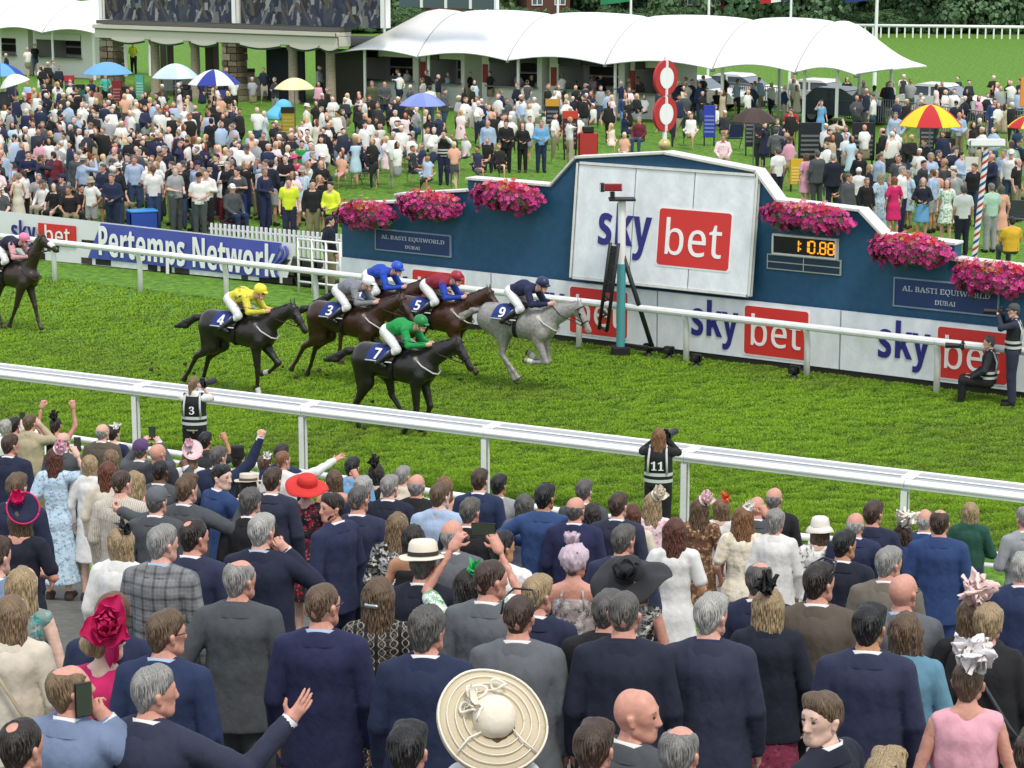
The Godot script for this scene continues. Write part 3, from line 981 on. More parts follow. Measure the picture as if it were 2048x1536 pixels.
func wear(head: Node3D, kind: String, c1: String, c2: String, seed_n: int) -> void:
	var r := RandomNumberGenerator.new()
	r.seed = seed_n * 7919 + 13
	var h := Vector3(0, 0.06, 0.01)
	match kind:
		"panama", "boater", "bucket":
			var hat := part("hat", null, straw(c1), head, Vector3(0, 0.055, 0.01))
			var prof := [[0.108, 0.0], [0.106, 0.04], [0.098, 0.085], [0.080, 0.105], [0.045, 0.10], [0.001, 0.092]] if kind != "boater" else [[0.104, 0.0], [0.103, 0.075], [0.097, 0.085], [0.001, 0.088]]
			if kind == "bucket": prof = [[0.112, 0.0], [0.104, 0.05], [0.092, 0.09], [0.06, 0.108], [0.001, 0.112]]
			hat.mesh = lathe(prof, 28, 0.94, 1.08)
			part("brim", brim_mesh(0.098, 0.165 if kind != "bucket" else 0.155, 0.006, 0.0 if kind == "boater" else 0.012 if kind == "panama" else 0.06), straw(c1), hat, Vector3(0, 0.006, 0))
			if c2: part("hat_band", lathe([[0.1105, 0.008], [0.1085, 0.036]], 28, 0.94, 1.08), cloth(c2), hat)
			place(hat, Vector3(0, 0.055, 0.012), Vector3(-6, 0, 3))
		"wide":
			var hat := part("hat", lathe([[0.112, 0.0], [0.108, 0.05], [0.098, 0.085], [0.07, 0.10], [0.001, 0.105]], 28), straw(c1), head)
			part("brim", brim_mesh(0.10, 0.235, 0.020, 0.035), straw(c1), hat, Vector3(0, 0.006, 0))
			part("hat_band", lathe([[0.1135, 0.006], [0.111, 0.04]], 28), cloth(c2), hat)
			place(hat, Vector3(0.01, 0.05, 0.02), Vector3(14, 0, -10))
		"floppy":
			var hat := part("hat", lathe([[0.115, 0.0], [0.115, 0.06], [0.10, 0.11], [0.06, 0.13], [0.001, 0.132]], 28), straw(c1), head)
			part("brim", brim_mesh(0.10, 0.30, 0.045, 0.05), straw(c1), hat, Vector3(0, 0.006, 0))
			for i in 7:
				var f := part("bow_loop", petal_mesh(), cloth(c1), hat)
				place(f, Vector3(0.02, 0.075, 0.11), Vector3(r.randf_range(-40, 30), i * 51, 0), 0.12)
			place(hat, Vector3(-0.02, 0.05, 0.03), Vector3(22, 0, 8))
		"grand":      # a very wide straw hat with a pale crown, ribbon loops and raised rings on the brim
			var hat := part("hat", lathe([[0.118, 0.0], [0.122, 0.03], [0.118, 0.065], [0.098, 0.10], [0.06, 0.122], [0.001, 0.13]], 36), cloth("e9dfcb"), head)
			part("brim", brim_mesh(0.10, 0.315, 0.012, 0.03, 56), straw("cfc3a6"), hat, Vector3(0, 0.008, 0))
			for q in [0.17, 0.215, 0.262, 0.308]:
				var ring := []
				for i in 49: ring.append(Vector3(cos(TAU * i / 48) * q, 0.022 + 0.012 * (q - 0.1) / 0.215 * (sin(TAU * i / 24 + 0.6) + 0.4 * sin(TAU * 5 * i / 48)) - 0.03 * pow((q - 0.1) / 0.215, 2), sin(TAU * i / 48) * q))
				part("ring", tube(ring, [0.004 if q < 0.3 else 0.007], 6), cloth("efe6d2"), hat)
			for l in [[Vector3(-0.10, 0.05, -0.13), 0.055, 20.0], [Vector3(-0.15, 0.05, -0.02), 0.05, -35.0], [Vector3(-0.08, 0.10, 0.03), 0.048, 60.0], [Vector3(0.02, 0.05, -0.19), 0.045, -10.0], [Vector3(-0.14, 0.04, -0.10), 0.06, 100.0]]:
				var loop := []
				for i in 17: loop.append(Vector3(cos(TAU * i / 16) * l[1], 0.02 * sin(TAU * i / 8), sin(TAU * i / 16) * l[1] * 0.62))
				var lp := part("ribbon_loop", tube(loop, [0.0075], 6), cloth("f2ece0"), hat)
				place(lp, l[0], Vector3(l[2] * 0.6, l[2], 25))
			for i in 5:
				var f := part("feather", feather_mesh(), sheer("f0e8d8"), hat)
				place(f, Vector3(-0.10, 0.04, -0.08), Vector3(-75 + r.randf_range(-12, 12), 60 + i * 28, 0), 0.14)
			for q in [0.5, 2.2]:
				part("ribbon", tube([Vector3(cos(q) * 0.12, 0.03, sin(q) * 0.12), Vector3(cos(q + 0.15) * 0.2, 0.035, sin(q + 0.15) * 0.2), Vector3(cos(q + 0.1) * 0.3, 0.012, sin(q + 0.1) * 0.3)], [0.006], 6), cloth("f2ece0"), hat)
			place(hat, Vector3(0.0, 0.07, 0.05), Vector3(44, 0, -14), 0.90)
		"flower":
			var hat := part("fascinator", cyl(0.075, 0.07, 0.012, 20), sheer(c1), head)
			for i in 15:
				var f := part("petal", petal_mesh(), sheer(c1 if i % 3 else c2), hat)
				place(f, Vector3(r.randf_range(-0.02, 0.02), 0.005 + 0.004 * i, 0), Vector3(10 + i * 4.5, i * 137.5, 0), 0.125 - 0.005 * i)
			place(hat, Vector3(0.06, 0.105, 0.03), Vector3(38, 20, -38))
		"rose":
			var hat := part("fascinator", cyl(0.10, 0.09, 0.012, 20), sheer(c1), head)
			for i in 18:
				var f := part("petal", petal_mesh(), sheer(c1 if i % 3 else c2), hat)
				place(f, Vector3(r.randf_range(-0.02, 0.02), 0.005 + 0.004 * i, r.randf_range(-0.02, 0.02)), Vector3(5 + i * 4.5, i * 137.5, 0), 0.185 - 0.006 * i)
			for i in 4:
				var f := part("feather", feather_mesh(), sheer(c2), hat)
				place(f, Vector3(0.05, 0, 0.06), Vector3(100 + i * 9, 30 + i * 16, 0), 0.18)
			place(hat, Vector3(0.085, 0.10, 0.04), Vector3(48, 10, -42))
		"feathers":
			var hat := part("fascinator", cyl(0.055, 0.05, 0.012, 18), sheer(c1), head)
			for i in 12:
				var f := part("feather", feather_mesh(), sheer(c1 if i % 3 else c2), hat)
				place(f, Vector3(r.randf_range(-0.03, 0.03), 0.0, r.randf_range(-0.03, 0.03)), Vector3(r.randf_range(-60, 50), i * 31 + r.randf_range(-12, 12), r.randf_range(-25, 25)), r.randf_range(0.07, 0.12))
			place(hat, Vector3(0.045, 0.115, 0.02), Vector3(20, 0, -25))
		"ruffle":
			var hat := part("fascinator", cyl(0.05, 0.05, 0.012, 18), sheer(c1), head)
			for i in 11:
				var f := part("ruffle", loop_mesh(), sheer(c1 if i % 2 else c2), hat)
				place(f, Vector3(r.randf_range(-0.05, 0.05), r.randf_range(0.0, 0.04), r.randf_range(-0.02, 0.02)), Vector3(r.randf_range(25, 80), i * 33 + r.randf_range(-12, 12), r.randf_range(-40, 40)), r.randf_range(0.15, 0.21))
			place(hat, Vector3(0.03, 0.115, 0.045), Vector3(35, 0, -15))
		"saucer":
			var hat := part("fascinator", lathe([[0.001, -0.004], [0.10, 0.0], [0.135, 0.012], [0.138, 0.018], [0.10, 0.012], [0.001, 0.01]], 32), cloth(c1), head)
			part("rim", tube(range(33).map(func(i): return Vector3(cos(TAU * i / 32) * 0.138, 0.015, sin(TAU * i / 32) * 0.138)), [0.008], 6), cloth(c2), hat)
			for i in 6:
				var f := part("bow_loop", petal_mesh(), sheer(c2), hat)
				place(f, Vector3(-0.07, 0.01, -0.05), Vector3(40, i * 60, 0), 0.12)
			place(hat, Vector3(0.06, 0.10, 0.05), Vector3(52, 0, -30))
		"bow":
			var hat := part("fascinator", cyl(0.035, 0.035, 0.02, 14), cloth(c1), head)
			for i in 6:
				var f := part("bow_loop", loop_mesh(), cloth(c1), hat)
				place(f, Vector3(0, 0.005, 0), Vector3(38 + 10 * (i % 2), [70, 110, 250, 290, 10, 190][i], 0), 0.15 - 0.03 * float(i > 3))
			place(hat, Vector3(0.0, 0.12, 0.045), Vector3(42, 0, -8))
		"turban":
			var hat := part("hat", null, sheer(c1), head)
			hat.mesh = to_mesh(nets([bo(Vector3(0, 0.045, 0.03), Vector3(0, 0.05, -0.01), 0.108, 0.103, 0.02, Vector3.RIGHT, 0.95), bo(Vector3(-0.08, 0.07, 0.02), Vector3(-0.10, 0.05, 0.03), 0.035, 0.03, 0.015)], 0.009, [[Vector3(0, -0.85, -0.52), 0.002]], 0.02, 22.0, Vector3(1, 0.4, 1)))
			for i in 5:
				var f := part("bow_loop", petal_mesh(), sheer(c1 if i % 2 else c2), hat)
				place(f, Vector3(-0.03, 0.14, 0.0), Vector3(30, i * 72, 0), 0.10)
		"flatcap", "ballcap", "tophat":
			var hat := part("hat", null, cloth(c1), head)
			if kind == "tophat":
				hat.mesh = lathe([[0.098, 0.0], [0.094, 0.10], [0.098, 0.125], [0.001, 0.128]], 24, 0.95, 1.1)
				part("brim", brim_mesh(0.09, 0.135, 0.0, -0.01), cloth(c1), hat)
				hat.position = Vector3(0, 0.07, 0.01)
			else:
				hat.mesh = to_mesh(nets([bo(Vector3(0, 0.046, 0.026), Vector3(0, 0.052, -0.02), 0.103, 0.096, 0.02, Vector3.RIGHT, 0.95)], 0.009, [[Vector3(0, -1, -0.2), -0.035]], 0.004, 20.0))
				var peak := part("peak", to_mesh(nets([bo(Vector3(0, 0.045, -0.09), Vector3(0, 0.03, -0.145), 0.016, 0.012, 0.01, Vector3.RIGHT, 5.0)], 0.008)), cloth(c1), hat)
		"shades":
			var g := part("sunglasses", tube([Vector3(-0.083, 0.0, 0.05), Vector3(-0.088, 0.065, -0.02), Vector3(-0.05, 0.10, -0.088), Vector3(0.05, 0.10, -0.088), Vector3(0.088, 0.065, -0.02), Vector3(0.083, 0.0, 0.05)], [0.006], 6), surf("shades", srgb("1b1b1d"), 0.2), head)
			place(g, Vector3(0, 0.025, 0.0), Vector3(0, 0, 0), 1.08)
		"glasses":
			part("glasses", tube([Vector3(-0.088, 0.008, 0.01), Vector3(-0.078, 0.012, -0.085), Vector3(0.0, 0.010, -0.108), Vector3(0.078, 0.012, -0.085), Vector3(0.088, 0.008, 0.01)], [0.003], 5), surf("shades", srgb("1b1b1d"), 0.2), head)
		"clip":
			var g := part("hair_clip", to_mesh(nets([bo(Vector3(-0.035, -0.03, 0.125), Vector3(0.035, -0.03, 0.125), 0.016, 0.016, 0.01)], 0.007)), surf("silver", srgb("b9c2c2"), 0.3, 0.8), head)
		"mask":
			part("mask", to_mesh(nets([bo(Vector3(0, -0.035, -0.075), Vector3(0, -0.065, -0.078), 0.054, 0.05, 0.02)], 0.008)), cloth("d8dde2"), head)
		"helmet":
			var hat := part("helmet", to_mesh(nets([bo(Vector3(0, 0.044, 0.028), Vector3(0, 0.05, -0.016), 0.112, 0.107, 0.02, Vector3.RIGHT, 0.95)], 0.009, [[Vector3(0, -0.93, 0.35), 0.006]])), surf("silk" + c1, srgb(c1), 0.4), head)
			part("peak", to_mesh(nets([bo(Vector3(0, 0.035, -0.105), Vector3(0, 0.022, -0.15), 0.016, 0.012, 0.01, Vector3.RIGHT, 4.0)], 0.008)), surf("silk" + c1, srgb(c1), 0.4), hat)
			part("goggles", to_mesh(nets([bo(Vector3(-0.04, 0.008, -0.095), Vector3(0.04, 0.008, -0.095), 0.024, 0.024, 0.01)], 0.008)), surf("shades", srgb("1b1b1d"), 0.2), head)
			part("chin_strap", tube([Vector3(-0.085, 0.01, 0.0), Vector3(-0.06, -0.08, -0.045), Vector3(0, -0.118, -0.06), Vector3(0.06, -0.08, -0.045), Vector3(0.085, 0.01, 0.0)], [0.006], 5), surf("shades", srgb("1b1b1d"), 0.2), head)
			if c2: part("cap_button", cyl(0.02, 0.012, 0.02, 10), surf("silk" + c2, srgb(c2), 0.4), hat, Vector3(0, 0.158, 0.005))

# ---------------------------------------------------------------- a person
const SKIN := {"l": "e6c0ad", "p": "e0ad9a", "r": "d49a86", "t": "bf8b6a", "d": "6e4733"}
const HAIR := {"brown": "5c4332", "dark": "362a23", "black": "1d1b1e", "grey": "a8a5a0", "dgrey": "7a7671", "white": "e6e3dc", "blond": "dcbd8e", "dblond": "a98b66", "auburn": "7a4028", "ginger": "b0784e", "silver": "c4c1bc", "lbrown": "84684c", "red": "8c482c"}
const HUE := {"navy": "1d2440", "dnavy": "151a2c", "black": "18181c", "blue": "2f4a7a", "mblue": "263f6e", "ltblue": "a9bdd8", "grey": "62666b", "lgrey": "9b9da0", "dgrey": "4b4f53", "brown": "5a5046", "tweed": "6f675c", "cream": "d9d0bd", "white": "e6e5e2", "green": "1f4d40", "bgreen": "1ea04e", "pink": "d8a0b4", "hot": "d3246b", "beige": "b5a68c", "denim": "5f8ba0", "bluegrey": "7585a3", "red": "b32530", "orange": "d8742e", "teal": "46b7a6", "purple": "5a3f6e", "yellow": "dcae2f", "khaki": "8a8062", "maroon": "6a2233", "sky": "6fa9d6", "rblue": "2b4fa8", "mint": "a9cbb8", "lime": "b9dc3a", "hiviz": "dcea38", "peach": "e0aa92", "charcoal": "2e3136", "jean": "3a4c6b", "stone": "a89f8e", "olive": "55573c", "lilac": "b39ab0"}

var tint := 0
func hue(n: String) -> String:
	if n == "navy":                                     # no two navy suits are quite alike
		tint = (tint * 5 + 3) % 16
		return ["1d2440", "232b4c", "1a2038", "282e4a", "202f52", "1b2746", "2a2f44", "1e2348"][tint % 8]
	if n == "dnavy": return ["151a2c", "1a1f33"][tint % 2]
	return HUE.get(n, n)

func person(at: Vector3, spec: PackedStringArray, label: String, height: float, fine: bool, group := "") -> Node3D:
	# spec: sex, girth, pose, body turn, head turn, head tilt, skin, hair:colour, top:colour, bottom:colour, extras
	var woman := spec[0] == "w"
	var g := float(spec[1])
	var pose := spec[2]
	var root := thing("person", label, "person", at, deg_to_rad(float(spec[3])), group)
	var s := height / 1.76
	root.scale = Vector3(s, s, s)
	if pose == "sit": root.position.y -= 0.46 * s
	var yaw := float(spec[4])
	var tilt := float(spec[5])
	part("body", body_mesh(woman, pose, yaw, tilt, fine), skin(SKIN[spec[6]]), root)
	var hd := head_at(snappedf(yaw, 10.0), tilt)
	var hh := spec[7].split(":")
	var head: Node3D = null
	if hh[0] != "none":
		var o := part("hair", hair_mesh(hh[0], fine), hair_mat(HAIR[hh[1]]), root)
		o.transform = hd
	var tp := spec[8].split(":")
	var th := hue(tp[1])
	part({"suit": "jacket", "coat": "coat", "shirt": "shirt", "tee": "shirt", "jersey": "shirt"}.get(tp[0], "dress"), top_mesh(tp[0], woman, pose, g, fine), cloth(th), root)
	if tp[0] == "suit" and fine:
		part("jacket_collar", collar_mesh(false, woman), cloth(th), root)
		var hands_up: Array = {"point": [2], "ear": [2], "fist": [2], "chin": [2], "phone_up": [0, 2], "fist_bent": [2]}.get(pose, [])
		for k in hands_up:
			var el: Vector3 = POSES[pose][k]
			var wr: Vector3 = POSES[pose][k + 1]
			part("cuff", cyl(0.040, 0.040, 0.05, 14), cloth("e8e8ea"), root).transform = frame_to(el.lerp(wr, 0.93), el.lerp(wr, 0.985))
		if tp.size() < 3: part("shirt_collar", collar_mesh(true, woman), cloth("e8e8ea"), root)
		elif tp[2] != "nc": part("shirt_collar", collar_mesh(true, woman), cloth(hue(tp[2])), root)
	if tp[0] == "shirt" and fine and not woman: part("shirt_collar", collar_mesh(true, woman), cloth(hue(tp[1])), root)
	var sit := pose == "sit"
	if spec[9] != "n":
		var bt := spec[9].split(":")
		var nm: String = {"long": "trousers", "short": "shorts", "skirt": "skirt"}[bt[0]]
		part(nm, legs_mesh(bt[0], sit, g, fine), cloth(th if bt[1] == tp[1] else hue(bt[1])), root)
	for k in [-1, 1]:
		var sh := part("shoe", shoe_mesh(sit), cloth("1f1c1b") if not woman else cloth("4a3a34"), root, Vector3(k * 0.108, 0.0, 0.0) if not sit else Vector3(k * 0.125, 0.46, -0.45))
		sh.rotation.y = -k * 0.12
	for i in range(10, spec.size()):
		var e := spec[i].split(":")
		if e[0] in ["eyes"]:
			var o := part("eyes", eyes_mesh(), surf("eye", srgb("2b211d"), 0.3), root)
			o.transform = hd
		elif e[0] == "beard":
			var o := part("beard", to_mesh(nets([bo(Vector3(-0.062, -0.03, -0.005), Vector3(-0.025, -0.085, -0.055), 0.018, 0.030, 0.02), bo(Vector3(0.062, -0.03, -0.005), Vector3(0.025, -0.085, -0.055), 0.018, 0.030, 0.02), bo(Vector3(0, -0.092, -0.066), Vector3(0, -0.096, -0.066), 0.030, 0.03, 0.02)], 0.0075, [[Vector3(0, 1, 0), -0.045]], 0.004, 30.0)), hair_mat(HAIR[hh[1]]), root)
			o.transform = hd
		elif e[0] == "bag":
			part("bag_strap", tube([Vector3(-0.17, 1.46, 0.05), Vector3(-0.02, 1.30, 0.17), Vector3(0.14, 1.05, 0.19), Vector3(0.20, 0.95, 0.10)], [0.011], 6), cloth(hue(e[1])), root)
		elif e[0] == "straps":
			for k in [-1, 1]: part("strap", tube([Vector3(k * 0.085, 1.33, 0.105), Vector3(k * 0.072, 1.42, 0.085), Vector3(k * 0.06, 1.475, 0.03), Vector3(k * 0.07, 1.42, -0.07)], [0.008], 6), cloth(hue(tp[1])), root)
		elif e[0] == "bib":
			bib(root, e[1], g)
		else:
			if head == null:
				head = Node3D.new()
				head.name = "headwear"
				root.add_child(head)
				head.transform = hd
			wear(head, e[0], hue(e[1]) if e.size() > 1 else "", hue(e[2]) if e.size() > 2 else "", int(absf(at.x * 100.0 + at.z * 37.0)))
	if head: flatten(head, root)
	return root

func flatten(h: Node3D, root: Node3D) -> void:      # what is worn on the head hangs straight under the person
	var t := h.transform
	for c in h.get_children():
		var o: Node3D = c
		var was := o.transform
		h.remove_child(o)
		root.add_child(o, true)
		o.transform = t * was
	root.remove_child(h)
	h.free()

func bib(root: Node3D, number: String, g: float) -> void:
	part("vest", top_mesh("vest", true, "down", 1.0, true), cloth("1b1b1f"), root)
	var m := surf("reflector", srgb("c4c6c6"), 0.45)
	for y in [1.0, 1.09]:
		var s := st_new()
		s.set_smooth_group(0)
		for i in 40:
			var a := TAU * i / 40
			var b := TAU * (i + 1) / 40
			var f := func(t: float, hgt: float) -> Vector3: return Vector3(cos(t) * 0.198, hgt, sin(t) * 0.144)
			quad(s, f.call(b, y + 0.045), f.call(a, y + 0.045), f.call(a, y), f.call(b, y))
		part("reflective_band", done(s), m, root)
	for k in [-1, 1]:
		part("reflective_strap", tube([Vector3(k * 0.13, 1.13, 0.125), Vector3(k * 0.125, 1.30, 0.135), Vector3(k * 0.115, 1.43, 0.085), Vector3(k * 0.11, 1.495, 0.02)], [0.017], 6), m, root)
	if number:
		var patch := part("number_patch", box(Vector3(0.19, 0.15, 0.01), 0.003), cloth("121215"), root, Vector3(0, 1.235, 0.138))
		var t := part("bib_number", lettering(number, 0.12, 0.006, true, "Droid Serif"), surf("white_print", srgb("e8e8e8"), 0.7), root, Vector3(0, 1.235, 0.147))

# ---------------------------------------------------------------- horses: nose towards +x, withers near x = 0.38
func leg_chain(o: Vector3, lens: Array, angs: Array) -> Array:
	var pts := [o]
	for i in lens.size():
		var a := deg_to_rad(angs[i])
		pts.append(pts[i] + Vector3(sin(a), -cos(a), 0) * lens[i])
	return pts

const GAITS := {      # hind near, hind far, fore near, fore far: angles from straight down, forwards positive; then neck angle
	"stretched": [[6, -62, -34, -40], [16, -52, -20, -30], [4, -2, -4, 20], [46, 30, -52, -80], 16],
	"gathered": [[62, -4, 44, 40], [52, -18, 30, 36], [26, 22, -84, -100], [10, 14, -96, -120], 8],
	"driving": [[8, -32, 6, 20], [66, 12, 40, 60], [2, -8, -30, -44], [16, 4, -20, -36], 14],
	"reaching": [[20, -46, -6, 10], [44, -20, 22, 40], [38, 34, 30, 50], [-10, -16, -70, -90], 18],
	"cantering": [[20, -40, 4, 20], [40, -20, 16, 30], [-22, -26, -30, -30], [18, 14, 12, 30], 44],
}
func neck_points(gait: String) -> Array:
	var a := deg_to_rad(GAITS[gait][4] + 13.0)
	var root := Vector3(0.60, 1.36, 0)
	var poll := root + Vector3(cos(a), sin(a), 0) * 0.78
	var h := a - deg_to_rad(80.0)
	var nose := poll + Vector3(cos(h), sin(h), 0) * 0.50
	return [root, poll, nose, Vector3(-sin(h), cos(h), 0), Vector3(-sin(a), cos(a), 0)]

func horse_mesh(gait: String) -> ArrayMesh:
	var key := "horse" + gait
	if MESH.has(key): return MESH[key]
	var Z := Vector3.BACK
	var b := [
		bo(Vector3(-0.62, 1.30, 0), Vector3(-0.30, 1.30, 0), 0.255, 0.245, 0.06),
		bo(Vector3(-0.66, 1.38, 0), Vector3(-0.35, 1.41, 0), 0.16, 0.13, 0.06, Z, 1.25),
		bo(Vector3(-0.30, 1.27, 0), Vector3(0.42, 1.21, 0), 0.265, 0.285, 0.06, Z, 0.95),
		bo(Vector3(0.30, 1.46, 0), Vector3(0.48, 1.42, 0), 0.085, 0.10, 0.06),
		bo(Vector3(0.48, 1.24, 0), Vector3(0.70, 1.22, 0), 0.25, 0.19, 0.06, Z, 0.95),
	]
	var n := neck_points(gait)
	var d: Vector3 = n[4]
	b.append(bo(n[0] - Vector3(0.04, 0.06, 0), n[0].lerp(n[1], 0.5) - d * 0.02, 0.225, 0.155, 0.06, Z, 0.62))
	b.append(bo(n[0].lerp(n[1], 0.45), n[1] - d * 0.03, 0.16, 0.105, 0.05, Z, 0.68))
	var f: Vector3 = (n[2] - n[1]).normalized()
	b.append(bo(n[1] - d * 0.02, n[1].lerp(n[2], 0.55), 0.098, 0.070, 0.04, Z, 0.85))
	b.append(bo(n[1].lerp(n[2], 0.12) - n[3] * 0.055, n[1].lerp(n[2], 0.42) - n[3] * 0.05, 0.082, 0.055, 0.04, Z, 0.8))
	b.append(bo(n[1].lerp(n[2], 0.5), n[2], 0.066, 0.050, 0.04, Z, 0.95))
	b.append(bo(n[2] - n[3] * 0.02, n[2] - f * 0.05 - n[3] * 0.035, 0.045, 0.045, 0.03))
	for s in [-1, 1]:
		var e0: Vector3 = n[1] + n[3] * 0.055 + Vector3(0, 0, s * 0.045) - f * 0.02
		b.append(bo(e0, e0 + (n[3] * 0.6 - f * 0.9).normalized() * 0.13 + Vector3(0, 0, s * 0.015), 0.026, 0.008, 0.02))
		b.append(bo(n[1].lerp(n[2], 0.32) + Vector3(0, 0, s * 0.062) + n[3] * 0.02, n[1].lerp(n[2], 0.34) + Vector3(0, 0, s * 0.062) + n[3] * 0.02, 0.024, 0.024, 0.01))
		b.append(bo(n[2] + Vector3(0, 0, s * 0.042) + f * 0.012, n[2] + Vector3(0, 0, s * 0.042) + f * 0.02, 0.018, 0.014, 0.01, Vector3.UP, 1.0, true))
	for s in 2:
		var z := 0.155 if s == 0 else -0.155
		var A: Array = GAITS[gait][s]
		var p := leg_chain(Vector3(-0.58, 1.26, z * 0.75), [0.36, 0.46, 0.36, 0.13, 0.06], A + [A[3] + 8])
		b.append(bo(p[0], p[1], 0.20, 0.135, 0.06, Z, 0.72))
		b.append(bo(p[0] + Vector3(-0.12, -0.02, 0), p[1].lerp(p[2], 0.3) + Vector3(-0.05, 0, 0), 0.15, 0.09, 0.06, Z, 0.75))
		b.append(bo(p[1], p[2], 0.125, 0.055, 0.05, Z, 0.8))
		b.append(bo(p[2] + (p[2] - p[3]).normalized() * 0.04, p[3], 0.052, 0.036, 0.025))
		b.append(bo(p[3], p[4], 0.042, 0.036, 0.02))
		b.append(bo(p[4], p[5], 0.046, 0.060, 0.012))
		z = 0.15 if s == 0 else -0.15
		A = GAITS[gait][2 + s]
		p = leg_chain(Vector3(0.52, 0.98, z * 0.9), [0.44, 0.29, 0.12, 0.055], [A[0], A[2], A[3], A[3] + 6])
		b.append(bo(Vector3(0.42, 1.30, z * 0.85), Vector3(0.60, 1.10, z * 0.95), 0.15, 0.135, 0.06, Z, 0.7))
		b.append(bo(Vector3(0.60, 1.10, z * 0.95), p[0], 0.125, 0.105, 0.05, Z, 0.8))
		b.append(bo(p[0], p[1], 0.098, 0.052, 0.04))
		b.append(bo(p[1] + (p[1] - p[2]).normalized() * 0.02, p[2], 0.050, 0.034, 0.02))
		b.append(bo(p[2], p[3], 0.042, 0.036, 0.02))
		b.append(bo(p[3], p[4], 0.046, 0.058, 0.012))
	MESH[key] = to_mesh(nets(b, 0.023, [], 0.004, 12.0))
	return MESH[key]

